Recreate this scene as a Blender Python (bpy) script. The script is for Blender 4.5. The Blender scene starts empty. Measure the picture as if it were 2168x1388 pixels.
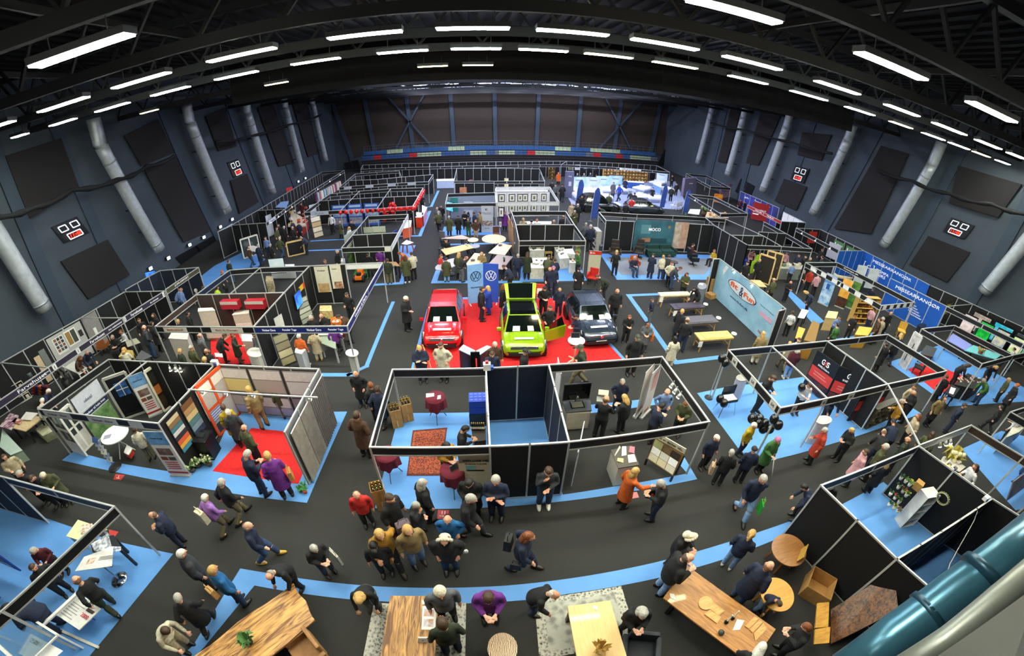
import bpy,bmesh,math,random
from mathutils import Vector,Matrix
random.seed(7)
S = bpy.context.scene
COL = S.collection
PI = math.pi
# ------------------------------------------------------------------ camera (a real fisheye lens)
CP = (855.17725,-0.00065,0.03068,-0.0603)
PITCH,ROLL,YAW,CX,CY,HC = .4857,.01203,.08997,1076.256,643.39,10.45
_f = Vector((math.sin(YAW)*math.cos(PITCH),math.cos(YAW)*math.cos(PITCH),-math.sin(PITCH)))
_r = Vector((math.cos(YAW),-math.sin(YAW),0));_u = _r.cross(_f)
RR = _r*math.cos(ROLL)+_u*math.sin(ROLL);UU = -_r*math.sin(ROLL)+_u*math.cos(ROLL);FF = _f
cd = bpy.data.cameras.new('camera');cam = bpy.data.objects.new('camera',cd);COL.objects.link(cam);S.camera = cam
cd.type = 'PANO';cd.panorama_type = 'FISHEYE_LENS_POLYNOMIAL';cd.fisheye_fov = math.radians(300)
cd.sensor_width = 36;cd.sensor_fit = 'AUTO'
MMF = CP[0]*36/2168
cd.fisheye_polynomial_k0 = 0
for i,c in enumerate((1,CP[1],CP[2],CP[3])):setattr(cd,'fisheye_polynomial_k%d' % (i+1),-c/MMF**(i+1))
cd.shift_x = (1084-CX)/2168;cd.shift_y = (CY-694)/1388
cd.clip_start = .05;cd.clip_end = 300
m4 = Matrix((RR,UU,-FF)).transposed().to_4x4();m4.translation = (0,0,HC);cam.matrix_world = m4
def ray(x,y):
    a,b = x-CX,-(y-CY);r = math.hypot(a,b)+1e-9;q = r/CP[0]
    t = q*(1+CP[1]*q+CP[2]*q*q+CP[3]*q**3)
    return (a*RR+b*UU)/r*math.sin(t)+FF*math.cos(t)
def g(x,y,z=0.0):
    d = ray(x,y);k = (z-HC)/d.z;return Vector((d.x*k,d.y*k,z))
def onX(x,y,X):
    d = ray(x,y);return Vector((X,d.y*X/d.x,HC+d.z*X/d.x))
def onY(x,y,Y):
    d = ray(x,y);return Vector((d.x*Y/d.y,Y,HC+d.z*Y/d.y))
REG = {1:(0,700,4.082),2:(0,1000,3.578),3:(400,740,4.0825),4:(380,980,3.402),5:(740,740,3.855),6:(1100,740,3.855),7:(740,1000,3.578),8:(1200,1000,3.578),9:(1460,700,3.8545),10:(1800,640,4.337),11:(1640,1000,3.578),12:(1820,860,4.626),13:(0,480,4.338),14:(320,480,4.338),15:(420,330,5.142),16:(660,330,5.14),17:(830,480,4.337),18:(1040,520,4.958),19:(880,370,5.705),20:(1200,420,4.628),21:(1480,420,4.627),22:(1680,480,4.4426),23:(1300,560,4.957),24:(1160,330,6.376),25:(560,180,4.015),26:(1050,180,3.613),0:(0,0,1)}
def px(r,x,y):
    a,b,s = REG[r];return (a+x/s,b+y/s)
def pq(r,q):return [px(r,*p) for p in q]
def gr(r,x,y,z=0.0):return g(*px(r,x,y),z)
# ------------------------------------------------------------------ materials
def lin(c):
    if isinstance(c,str):
        c = [int(c[i:i+2],16)/255 for i in (0,2,4)]
    return tuple(((v/12.92) if v <= .04045 else ((v+.055)/1.055)**2.4) for v in c)+(1.0,)
_M = {}
def mat(col,rough=.6,metal=0.0,kind='plain',col2=None,scale=8.0,bump=0.0,emit=0.0,spec=.5,coat=0.0,alpha=1.0):
    key = (col,rough,metal,kind,col2,scale,bump,emit,spec,coat,alpha)
    if key in _M:return _M[key]
    m = bpy.data.materials.new('%s_%s' % (kind,col));m.use_nodes = True
    nt = m.node_tree;N = nt.nodes;L = nt.links;b = N['Principled BSDF']
    b.inputs['Roughness'].default_value = rough;b.inputs['Metallic'].default_value = metal
    b.inputs['Specular IOR Level'].default_value = spec;b.inputs['Coat Weight'].default_value = coat
    c1 = lin(col) if col != 'OBJ' else (1,1,1,1)
    b.inputs['Base Color'].default_value = c1
    if alpha < 1:b.inputs['Alpha'].default_value = alpha
    if emit:
        b.inputs['Emission Color'].default_value = c1;b.inputs['Emission Strength'].default_value = emit
    tc = N.new('ShaderNodeTexCoord');src = None
    def noise(sc,det=4,vec=None,dist=0):
        n = N.new('ShaderNodeTexNoise');n.inputs['Scale'].default_value = sc;n.inputs['Detail'].default_value = det
        n.inputs['Distortion'].default_value = dist;L.new(vec or tc.outputs['Object'],n.inputs['Vector']);return n
    def ramp(fac,a,bcol,p0=.3,p1=.7):
        r = N.new('ShaderNodeValToRGB');e = r.color_ramp.elements
        e[0].position = p0;e[1].position = p1;e[0].color = a;e[1].color = bcol;L.new(fac,r.inputs[0]);return r
    if kind in ('plain','fabric','carpet','obj','objgloss','hair'):
        n = noise(scale,5);src = n.outputs['Fac']
        if col == 'OBJ':
            oi = N.new('ShaderNodeObjectInfo');mx = N.new('ShaderNodeMix');mx.data_type = 'RGBA';mx.blend_type = 'MULTIPLY'
            mx.inputs[0].default_value = 1.0
            rp = ramp(src,(.72,.72,.72,1),(1.12,1.12,1.12,1));L.new(oi.outputs['Color'],mx.inputs[6]);L.new(rp.outputs[0],mx.inputs[7])
            L.new(mx.outputs[2],b.inputs['Base Color'])
        else:
            k = .86 if kind == 'plain' else .7
            c2 = lin(col2) if col2 else tuple(v*k for v in c1[:3])+(1,)
            rp = ramp(src,c2,c1);L.new(rp.outputs[0],b.inputs['Base Color'])
    elif kind == 'wood':
        mp = N.new('ShaderNodeMapping');mp.inputs['Scale'].default_value = (1.2,9,9);L.new(tc.outputs['Object'],mp.inputs[0])
        n = noise(scale,6,mp.outputs[0],1.6);src = n.outputs['Fac']
        rp = ramp(src,lin(col2 or col),c1,.38,.62);L.new(rp.outputs[0],b.inputs['Base Color'])
    elif kind == 'rug':
        v = N.new('ShaderNodeTexVoronoi');v.inputs['Scale'].default_value = scale;L.new(tc.outputs['Object'],v.inputs['Vector'])
        n = noise(scale*1.5,6);ad = N.new('ShaderNodeMath');ad.operation = 'MULTIPLY';L.new(v.outputs['Distance'],ad.inputs[0]);L.new(n.outputs['Fac'],ad.inputs[1])
        rp = ramp(ad.outputs[0],lin(col2),c1,.1,.32);L.new(rp.outputs[0],b.inputs['Base Color']);src = n.outputs['Fac']
    elif kind == 'wave':
        w = N.new('ShaderNodeTexWave');w.inputs['Scale'].default_value = scale;w.inputs['Distortion'].default_value = 6;w.inputs['Detail'].default_value = 4
        L.new(tc.outputs['Object'],w.inputs['Vector']);rp = ramp(w.outputs['Fac'],lin(col2 or col),c1,.1,.9);L.new(rp.outputs[0],b.inputs['Base Color']);src = w.outputs['Fac']
    elif kind == 'slat':
        w = N.new('ShaderNodeTexWave');w.inputs['Scale'].default_value = scale;w.bands_direction = 'Z'
        L.new(tc.outputs['Object'],w.inputs['Vector']);rp = ramp(w.outputs['Fac'],lin(col2 or col),c1,.3,.6);L.new(rp.outputs[0],b.inputs['Base Color']);src = w.outputs['Fac']
    elif kind == 'photo':  # blurry multi-colour print
        n = noise(scale,3);src = n.outputs['Fac']
        r = N.new('ShaderNodeValToRGB');r.color_ramp.elements[0].color = lin(col2);r.color_ramp.elements[1].color = c1
        r.color_ramp.elements[0].position = .35;r.color_ramp.elements[1].position = .62
        L.new(src,r.inputs[0]);L.new(r.outputs[0],b.inputs['Base Color'])
        if emit:L.new(r.outputs[0],b.inputs['Emission Color'])
    elif kind == 'glass':
        b.inputs['Transmission Weight'].default_value = .75;b.inputs['IOR'].default_value = 1.2;src = None
    if bump and src is not None:
        bp = N.new('ShaderNodeBump');bp.inputs['Strength'].default_value = bump;bp.inputs['Distance'].default_value = .02
        L.new(src,bp.inputs['Height']);L.new(bp.outputs[0],b.inputs['Normal'])
    _M[key] = m;return m
def ph(a,r,b,s):return mat(a,r,kind='photo',col2=b,scale=s)
def fb(a,r,s):return mat(a,r,kind='fabric',scale=s)
ALU = mat('c4c6c4',.42,.35,scale=2);BLK = mat('0d0d10',.75,scale=3,kind='fabric',col2='08080a')
NAVY = fb('101a2e',.8,3);WHITE = mat('ecebe6',.5);OFFW = mat('d9d5c8',.6)
CHROME = mat('d0d2d4',.15,1.0);DARK = mat('17181a',.5);GREYP = mat('8d9094',.6)
OAK = mat('cf9f5c',.45,kind='wood',col2='a97838',scale=1.6,coat=.15);PALE = mat('e6c389',.5,kind='wood',col2='d5ad6e',scale=1.6)
WALN = mat('8a5a2c',.4,kind='wood',col2='4f2f14',scale=1.8,coat=.2)
BLUE = mat('5c94d4',.7,kind='plain',col2='548ccb',scale=1.2);RED = mat('d8191b',.85,kind='fabric',col2='c01214',scale=6)
# ------------------------------------------------------------------ mesh helpers
class MB:
    def __init__(s):s.bm = bmesh.new()
    def box(s,c,d,rz=0.0,M=None,taper=1.0):
        x,y,z = d[0]/2,d[1]/2,d[2]/2;T = Matrix.Translation(c) @ Matrix.Rotation(rz,4,'Z')
        if M is not None:T = M @ T
        vs = [s.bm.verts.new(T @ Vector((sx*x*(taper if sz > 0 else 1),sy*y*(taper if sz > 0 else 1),sz*z))) for sz in (-1,1) for sx,sy in ((-1,-1),(1,-1),(1,1),(-1,1))]
        for f in ((3,2,1,0),(4,5,6,7),(0,1,5,4),(1,2,6,5),(2,3,7,6),(3,0,4,7)):s.bm.faces.new([vs[i] for i in f])
        return s
    def beam(s,a,b,w,h=None,up=Vector((0,0,1))):
        a = Vector(a);b = Vector(b);h = h or w;d = b-a;l = d.length
        if l < 1e-6:return s
        d /= l;u = up if abs(d.dot(up)) < .98 else Vector((1,0,0));x = d.cross(u).normalized();z = x.cross(d).normalized()
        v = [s.bm.verts.new(p+x*sx*w/2+z*sz*h/2) for p in (a,b) for sx,sz in ((-1,-1),(1,-1),(1,1),(-1,1))]
        for f in ((3,2,1,0),(4,5,6,7),(0,1,5,4),(1,2,6,5),(2,3,7,6),(3,0,4,7)):s.bm.faces.new([v[i] for i in f])
        return s
    def tube(s,pts,r,n=8,cap=True):
        pts = [Vector(p) for p in pts];rs = r if isinstance(r,(list,tuple)) else [r]*len(pts);rings = []
        for i,p in enumerate(pts):
            d = (pts[min(i+1,len(pts)-1)]-pts[max(i-1,0)]).normalized();u = Vector((0,0,1)) if abs(d.z) < .95 else Vector((1,0,0))
            x = d.cross(u).normalized();y = x.cross(d)
            rings.append([s.bm.verts.new(p+(x*math.cos(2*PI*k/n)+y*math.sin(2*PI*k/n))*rs[i]) for k in range(n)])
        for a,b in zip(rings,rings[1:]):
            for k in range(n):s.bm.faces.new((a[k],a[(k+1) % n],b[(k+1) % n],b[k]))
        if cap:
            s.bm.faces.new(rings[0][::-1]);s.bm.faces.new(rings[-1])
        return s
    def lathe(s,prof,c=(0,0,0),n=20,M=None):
        rings = [];c = Vector(c)
        for r,z in prof:
            ring = []
            for k in range(n):
                p = c+Vector((r*math.cos(2*PI*k/n),r*math.sin(2*PI*k/n),z))
                ring.append(s.bm.verts.new(M @ p if M is not None else p))
            rings.append(ring)
        for a,b in zip(rings,rings[1:]):
            for k in range(n):s.bm.faces.new((a[k],a[(k+1) % n],b[(k+1) % n],b[k]))
        s.bm.faces.new(rings[0][::-1]);s.bm.faces.new(rings[-1]);return s
    def prism(s,poly,z0,z1):
        a = [s.bm.verts.new((p[0],p[1],z0)) for p in poly];b = [s.bm.verts.new((p[0],p[1],z1)) for p in poly];n = len(poly)
        s.bm.faces.new(a[::-1]);s.bm.faces.new(b)
        for i in range(n):s.bm.faces.new((a[i],a[(i+1) % n],b[(i+1) % n],b[i]))
        return s
    def slab(s,quad,t,nrm=None):
        q = [Vector(p) for p in quad];n = nrm or (q[1]-q[0]).cross(q[3]-q[0]).normalized()
        a = [s.bm.verts.new(p) for p in q];b = [s.bm.verts.new(p+n*t) for p in q];m = len(q)
        s.bm.faces.new(a[::-1]);s.bm.faces.new(b)
        for i in range(m):s.bm.faces.new((a[i],a[(i+1) % m],b[(i+1) % m],b[i]))
        return s
    def ball(s,c,r,seg=14,M=None):
        T = Matrix.Translation(c) @ Matrix.Diagonal((r[0],r[1],r[2],1) if isinstance(r,(tuple,list)) else (r,r,r,1))
        if M is not None:T = M @ T
        bmesh.ops.create_uvsphere(s.bm,u_segments=seg,v_segments=max(6,seg//2+1),radius=1,matrix=T);return s
    def mesh(s,name,m=None,smooth=False,bevel=0.0):
        if bevel:bmesh.ops.bevel(s.bm,geom=s.bm.edges[:],offset=bevel,segments=2,affect='EDGES',profile=.6)
        bmesh.ops.recalc_face_normals(s.bm,faces=s.bm.faces[:])
        me = bpy.data.meshes.new(name);s.bm.to_mesh(me);s.bm.free()
        if m:me.materials.append(m)
        if smooth:me.polygons.foreach_set('use_smooth',[True]*len(me.polygons))
        return me
    def obj(s,name,m,parent=None,smooth=False,bevel=0.0,**k):
        return link(name,s.mesh(name,m,smooth,bevel),parent,**k)
def link(name,me,parent=None,color=None,label=None,cat=None,group=None,kind=None):
    o = bpy.data.objects.new(name,me);COL.objects.link(o)
    if parent:o.parent = parent
    if color:o.color = lin(color)
    return tag(o,label,cat,group,kind)
def tag(o,label=None,cat=None,group=None,kind=None):
    if label:o['label'] = label
    if cat:o['category'] = cat
    if group:o['group'] = group
    if kind:o['kind'] = kind
    return o
def thing(name,label,cat,loc=(0,0,0),rz=0.0,group=None):
    o = bpy.data.objects.new(name,None);o.empty_display_size = .1;COL.objects.link(o);o.location = loc;o.rotation_euler = (0,0,rz)
    return tag(o,label,cat,group)
def copy_tree(o,loc=None,rz=None,label=None,group=None,parent=None):
    c = o.copy();COL.objects.link(c)
    if parent:c.parent = parent
    if loc is not None:c.location = loc
    if rz is not None:c.rotation_euler = (0,0,rz)
    if label:c['label'] = label
    if group:c['group'] = group
    for ch in list(o.children):copy_tree(ch,parent=c)
    return c
def text_mesh(body,size=1.0,extrude=.01,bold=0.0,align='CENTER',shear=0.0,space=1.0):
    cu = bpy.data.curves.new('lettering','FONT');cu.body = body;cu.size = size;cu.extrude = extrude;cu.offset = bold;cu.shear = shear
    cu.align_x = align;cu.align_y = 'CENTER';cu.resolution_u = 3;cu.space_character = space
    o = bpy.data.objects.new('lettering',cu);COL.objects.link(o);bpy.context.view_layer.update()
    me = bpy.data.meshes.new_from_object(o.evaluated_get(bpy.context.evaluated_depsgraph_get()))
    bpy.data.objects.remove(o);bpy.data.curves.remove(cu);return me
def text_on(body,c,right,up,height,m,parent,width=None,name='lettering',bold=0.0,off=.012,shear=0.0,align='CENTER'):
    """lettering lying in the plane spanned by right/up, centred at c (world), child of parent"""
    me = text_mesh(body,1.0,.004,bold,align,shear);right = Vector(right).normalized();up = Vector(up);up = (up-right*up.dot(right)).normalized();n = right.cross(up)
    xs = [v.co.x for v in me.vertices];ys = [v.co.y for v in me.vertices];w = max(xs)-min(xs);h = max(ys)-min(ys)
    ky = height/h;kx = width/w if width else ky
    R = Matrix((right*kx,up*ky,n)).transposed().to_4x4();R.translation = Vector(c)+n*off
    me.transform(Matrix.Translation((0,-(max(ys)+min(ys))/2,0)));me.transform(R)
    if parent is not None:me.transform(world(parent).inverted())
    me.materials.append(m);return link(name,me,parent)
def world(o):
    M = Matrix.Identity(4)
    while o is not None:M = Matrix.LocRotScale(o.location,o.rotation_euler,o.scale) @ M;o = o.parent
    return M
def quad_prism(name,q,t,m,parent=None,**k):
    b = MB();b.slab(q,t);o = b.obj(name,m,parent,**k)
    if parent is not None:o.data.transform(world(parent).inverted())
    return o
LAMP_E = 105
# ------------------------------------------------------------------ world, exposure
w = bpy.data.worlds.new('world');S.world = w;w.use_nodes = True
w.node_tree.nodes['Background'].inputs[0].default_value = (.012,.013,.016,1);w.node_tree.nodes['Background'].inputs[1].default_value = 1
vs = S.view_settings;vs.view_transform = 'Standard';vs.look = 'None';vs.gamma = 1;vs.exposure = .55;vs.use_curve_mapping = False
S.cycles.use_denoising = True;S.cycles.max_bounces = 6;S.cycles.diffuse_bounces = 3;S.cycles.sample_clamp_indirect = 6
XL,XR,YB,YF,ZT = -27.0,38.8,78.0,-6.0,16.6
WALLM = mat('454e57',.7,scale=.4,col2='3d464f');PANM = mat('2a2628',.95,kind='fabric',scale=20,col2='221f20')
def struct(name,b,m,**k):return b.obj(name,m,kind='structure',**k)
struct('floor',MB().box(((XL+XR)/2,(YB+YF)/2,-.1),(XR-XL,YB-YF,.2)),mat('3a3a38',.95,kind='carpet',col2='2e2e2d',scale=60,spec=.15))
struct('wall_left',MB().box((XL-.2,(YB+YF)/2,ZT/2),(.4,YB-YF,ZT)),WALLM)
struct('wall_right',MB().box((XR+.2,(YB+YF)/2,ZT/2),(.4,YB-YF,ZT)),WALLM)
struct('wall_back',MB().box(((XL+XR)/2,YB+.2,ZT/2),(XR-XL+.8,.4,ZT)),WALLM)
struct('ceiling',MB().box(((XL+XR)/2,(YB+YF)/2,ZT+.15),(XR-XL+.8,YB-YF,.3)),mat('07080a',.9))
# lamps ------------------------------------------------------------
LZ = 12.6
rows = {'A':[(68,142,288,75),(1459,0,1666,46),(1806,112,1974,170),(2039,214,2160,260)],
 'B':[(0,270,52,254),(86,237,190,205),(240,187,365,154),(439,131,580,101),(690,80,847,63),(922,57,1080,56),(1140,60,1294,72),(1340,82,1481,105),(1530,119,1651,148),(1719,171,1819,200),(1865,220,1944,246),(1979,260,2047,286),(2069,296,2126,317),(2140,324,2168,336)],
 'C':[(25,292,70,281),(104,267,167,250),(202,237,276,217),(319,203,401,183),(454,169,546,151),(612,136,714,121),(795,111,902,102),(954,100,1062,100),(1102,101,1208,106),(1245,110,1345,122),(1389,129,1480,145),(1543,160,1622,178),(1674,192,1742,212),(1784,225,1841,243),(1868,254,1925,271),(1949,280,1995,296),(2013,302,2055,317),(2069,322,2106,335),(2121,341,2154,352)],
 'D':[(307,240,352,230),(560,181,610,173),(882,140,946,137),(979,135,1045,135)]}
LAMP = mat('f6fff4',.5,emit=LAMP_E);LAMPN = mat('fdfbe6',.5,emit=LAMP_E);LAMPF = mat('dde4ff',.5,emit=LAMP_E*1.9);LAMPW = mat('fff2cc',.5,emit=LAMP_E*.8);LAMPDIM = mat('ffe9a0',.5,emit=LAMP_E*.16)
FIX = mat('3c3f42',.5,.4)
ords = ['first','second','third','fourth','fifth','sixth','seventh','eighth','ninth','tenth','eleventh','twelfth','thirteenth','fourteenth','fifteenth','sixteenth','seventeenth','eighteenth','nineteenth','twentieth','twenty-first','twenty-second','twenty-third','twenty-fourth','twenty-fifth','twenty-sixth']
rowname = {'A':'nearest ceiling row','B':'second ceiling row','C':'third ceiling row','D':'faint fourth ceiling row'}
WARM = {('B',3),('C',5),('C',8),('C',11),('D',0),('D',2),('D',3),('A',1),('A',2)}
DIM = {('C',9),('C',10),('C',14),('C',17),('D',0),('D',1),('D',2),('D',3)}
rowY = {}
def lamp(x0,x1,Y,key,i,label,extra=False):
    t = thing('linear_ceiling_lamp',label,'lamp',((x0+x1)/2,Y,LZ if not extra or Y < 20 else 14.7),0,None if not extra else 'added unseen linear lamps over the hall')
    L_ = x1-x0;wd = .30 if key != 'D' else .2
    MB().box((0,0,.09),(L_+.06,wd+.06,.14)).obj('housing',FIX,t)
    m = LAMPDIM if (key,i) in DIM else LAMPW if (key,i) in WARM else LAMPF if key == 'X' and Y > 20 else LAMPN if key in 'AX' else LAMP
    MB().box((0,0,.0),(L_,wd,.035)).obj('diffuser',m,t)
    for sx in (-1,1):MB().beam((sx*L_*.3,0,.16),(sx*L_*.3,0,.5),.02).obj('hanger',DARK,t)
for key,fx in rows.items():
    ys = [g((a+c)/2,(b+d)/2,LZ).y for a,b,c,d in fx];ys.sort();Y = ys[len(ys)//2];rowY[key] = Y
    for i,(a,b,c,d) in enumerate(fx):
        p0,p1 = g(a,b,LZ),g(c,d,LZ);
        if min(p0.x,p1.x) < XL+.2 or max(p0.x,p1.x) > XR-.2:continue
        lamp(p0.x,p1.x,Y,key,i,'%s linear lamp from the left in the %s' % (ords[i],rowname[key]))
# unseen lamp rows added to light the far hall, and one near the camera
k = 0
for Y in (rowY['A']-4.2,29,37,45,54,63,71.5):
    for j in range(7):
        x = (-18+j*8.2) if Y < 20 else (-9+j*5.5);lamp(x-1.1,x+1.1,Y,'X',0,'added unseen linear lamp high under the dark roof',True)
P = [Vector((-15+44*k/40,24+.12*math.sin(k*2.3),0)) for k in range(41)]
b = MB()
for p,q in zip(P,P[1:]):b.slab([p+Vector((0,0,12.12)),q+Vector((0,0,12.12)),q+Vector((0,0,15.3)),p+Vector((0,0,15.3))],.02,Vector((0,1,0)))
b.obj('lamp_hiding_sheet',fb('08080a',.95,9),label='added black sheet under the roof that hides the far lamps',cat='curtain')  # added sheet, hung here to hide the far lamps from the camera
# roof beams and purlins
bm_ = mat('121416',.7)
for i,Y in enumerate([rowY['A']-4.2,rowY['A'],rowY['B'],rowY['C'],18.5,26,34,42,50,58,66,74]):
    b = MB();b.box(((XL+XR)/2,Y,13.25),(XR-XL,.16,.35));b.box(((XL+XR)/2,Y,15.2),(XR-XL,.2,.3))
    n = 24
    for j in range(n):
        xa = XL+(XR-XL)*j/n;xb = XL+(XR-XL)*(j+.5)/n;xc = XL+(XR-XL)*(j+1)/n
        b.beam((xa,Y,13.4),(xb,Y,15.1),.1);b.beam((xb,Y,15.1),(xc,Y,13.4),.1)
    b.obj('roof_truss',bm_,kind='structure')
b = MB()
for j in range(9):b.box((XL+3+j*6.8,(YB+YF)/2,14.3),(.12,YB-YF,.22))
b.obj('roof_purlin',bm_,kind='structure')
b = MB()
for j in range(60):b.box((XL+.5+j,(YB+YF)/2,ZT-.08),(.35,YB-YF,.12))
b.obj('ceiling_deck',mat('0b0c0d',.9),kind='structure')
# side walls: slanting pilasters, acoustic panels, ducts
def wq(X,quad,t=.12,name='acoustic_panel',m=None,**k):
    q = [onX(x,y,X) for x,y in quad];b = MB();b.slab(q,t,Vector((1,0,0)));return b.obj(name,m or PANM,**k)
PIL = mat('384553',.7,scale=.5)
def pil(pts,X,wd,i,side):
    a,c = onX(*pts[0],X),onX(*pts[1],X);d = c-a;a = a-d*((a.z-ZT)/d.z if d.z else 0)*0;
    lo = a+d*((0-a.z)/d.z);hi = a+d*((14.2-a.z)/d.z)
    MB().beam(lo,hi,wd,.14,up=Vector((1,0,0))).obj('wall_pilaster',PIL,kind='structure')
for i,p in enumerate([((30,420),(150,690)),((125,290),(258,600)),((345,243),(462,505)),((484,225),(562,432)),((565,215),(624,395)),((633,210),(676,370))]):pil(p,XL+.07,.9,i,'left')
for i,p in enumerate([((2168,440),(2080,600)),((2030,330),(1905,560)),((1858,285),(1735,505)),((1722,262),(1655,440)),((1613,235),(1572,395)),((1538,225),(1505,365))]):pil(p,XR-.07,.9,i,'right')
lp = ['large dark acoustic panel low on the left wall under the near clock','dark acoustic panel above the cable on the left wall','tall dark acoustic panel in the middle of the left wall','dark acoustic panel above the far left clock','dark acoustic panel below the far left clock','dark louvred panel high on the left wall at the picture edge','narrow dark panel behind the third left duct','narrow far panel near the left back corner']
for q,l in zip([[(128,553),(227,507),(274,581),(186,632)],[(262,287),(334,252),(368,324),(299,352)],[(303,356),(369,328),(445,488),(388,512)],[(435,246),(477,228),(500,310),(462,320)],[(487,382),(522,367),(547,427),(507,452)],[(10,330),(128,292),(168,400),(62,462)],[(545,228),(578,220),(622,345),(590,352)],[(618,215),(645,212),(675,325),(652,332)]],lp):
    wq(XL+.16,q,.08,label=l,cat='wall panel')
rp = ['dark acoustic panel above the far right clock','dark acoustic panel below the far right clock','tall dark acoustic panel in the middle of the right wall','large dark acoustic panel under the near right clock','dark louvred panel high on the right wall at the picture edge','narrow dark panel between the first two far right ducts','dark panel between the second and third far right ducts']
for q,l in zip([[(1699,280),(1761,285),(1739,340),(1689,328)],[(1661,378),(1709,395),(1686,445),(1641,425)],[(1866,308),(1924,325),(1844,495),(1766,483)],[(1966,499),(2055,534),(2006,597),(1926,559)],[(2029,350),(2164,390),(2114,460),(2010,430)],[(1548,228),(1570,230),(1538,345),(1520,342)],[(1612,232),(1655,240),(1606,350),(1580,345)]],rp):
    wq(XR-.16,q,-.08,label=l,cat='wall panel')
DUCT = mat('d2d8db',.4,.35,scale=3,col2='b9c0c4')
def duct(side,i,top,bend,bot,r):
    X = XL+1.1 if side == 'left' else XR-1.1
    P = [onX(*p,X) for p in (top,bend,bot)]
    t = thing('ventilation_duct','%s silver ventilation duct from the camera on the %s wall' % (ords[i],side),'duct')
    b = MB();b.tube([P[0]+(P[0]-P[1])*.25,P[0],P[1],P[1]+(P[2]-P[1])*.03],[r]*4,16)
    b.obj('elbow',DUCT,t,True)
    b = MB();n = 14;pts,rs = [],[]
    for k in range(n+1):
        p = P[1].lerp(P[2],.02+.98*k/n);pts += [p];rs += [r if k % 2 else r*1.012]
    b.tube(pts,rs,18);b.obj('duct_pipe',DUCT,t,True)
    d = (P[2]-P[1]).normalized()
    for fr in (.15,.93):MB().tube([P[1].lerp(P[2],fr)-d*.06,P[1].lerp(P[2],fr)+d*.06],r*1.05,18).obj('collar',mat('a9b0b4',.4,.4),t,True)
    sx = 1 if side == 'left' else -1
    for fr in (.3,.58,.8):
        q = P[1].lerp(P[2],fr);MB().beam(q,(X-sx*1.1,q.y,q.z),.12,.12).obj('bracket',FIX,t)
for i,a in enumerate([((-60,370),(-45,430),(95,655),.5),((200,262),(212,305),(338,528),.5),((396,228),(402,256),(482,448),.5),((520,212),(524,236),(578,408),.48),((600,203),(604,225),(640,362),.46),((659,199),(662,218),(690,340),.44)]):duct('left',i,*a)
for i,a in enumerate([((2230,400),(2215,460),(2082,618),.5),((1990,310),(1975,345),(1870,520),.5),((1805,270),(1796,293),(1720,452),.5),((1672,243),(1666,265),(1614,404),.5),((1579,224),(1574,246),(1540,370),.48),((1509,213),(1506,235),(1477,345),.46)]):duct('right',i,*a)
# score clocks
def clock(q,side,label,txt):
    X = XL+.1 if side == 'left' else XR-.1;P = [onX(*p,X) for p in q];t = thing('score_clock',label,'clock',(P[0]+P[1]+P[2]+P[3])/4)
    s = .16 if side == 'left' else -.16
    quad_prism('case',P,s,mat('16171d',.4),t)
    c = (P[0]+P[1]+P[2]+P[3])/4;r = ((P[1]-P[0])+(P[2]-P[3]))/2;u = ((P[0]-P[3])+(P[1]-P[2]))/2;n = r.cross(u).normalized()*1
    o = n*.17
    wm = mat('e8eef0',.4,emit=.6);rm = mat('ff2a18',.4,emit=2.2)
    def frame(cx,cy,w_,h_):
        b = MB();cc = c+r*cx+u*cy+o;a = r*w_/2;d = u*h_/2
        for p0,p1 in ((-a-d,a-d),(a-d,a+d),(a+d,-a+d),(-a+d,-a-d)):b.beam(cc+p0,cc+p1,.07,.03,up=n)
        return b
    for cx in (-.24,.2):
        e = frame(cx,.22,.27,.3).obj('score_window',wm,t);e.data.transform(world(t).inverted())
    e = frame(-.02,-.27,.52,.3).obj('time_window',wm,t);e.data.transform(world(t).inverted())
    text_on(txt,c-r*.02-u*.27,r,u,u.length*.19,rm,t,width=r.length*.4,off=.19,name='digits',bold=.02)
clock([(109,481),(163,458),(189,492),(136,515)],'left','near score clock with red digits on the left wall','11:48')
clock([(481,344),(504,336),(516,366),(495,377)],'left','small far score clock with red digits on the left wall','11:48')
clock([(1686,350),(1715,358),(1703,388),(1675,379)],'right','small far score clock with red digits on the right wall','11:48')
clock([(2016,460),(2065,478),(2043,506),(1998,490)],'right','near score clock with red digits on the right wall','11:48')
# back wall: columns, braces, panels, roller curtain, doors
YW = YB-.3
bp = ['leftmost','second','third','fourth','fifth','sixth','rightmost']
cols = [((700,205),(745,335)),((769,195),(793,319)),((859,190),(874,305)),((953,188),(961,305)),((1047,188),(1049,305)),((1141,190),(1136,305)),((1231,192),(1222,312)),((1317,200),(1300,318)),((1400,212),(1378,322)),((1478,222),(1445,350))]
cw = []
for a,c in cols:
    P,Q = onY(*a,YW),onY(*c,YW);P = P+(P-Q)*.12;cw.append((P,Q));MB().beam(P,Q+(Q-P)*.25,.75,.4,up=Vector((0,1,0))).obj('wall_pilaster',PIL,kind='structure')
n7 = ['leftmost','second','third','fourth','fifth','sixth','seventh','eighth','rightmost']
for i in range(9):
    P0,Q0 = cw[i];P1,Q1 = cw[i+1];off = Vector((.45,.2,0));of2 = Vector((-.45,.2,0))
    quad_prism('acoustic_panel',[Q0+off,Q1+of2,P1+of2,P0+off],.06,mat('42372f',.95,kind='fabric',scale=12,col2='382e27'),label='%s tall dark panel between the columns of the back wall' % n7[i],cat='wall panel')
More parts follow.
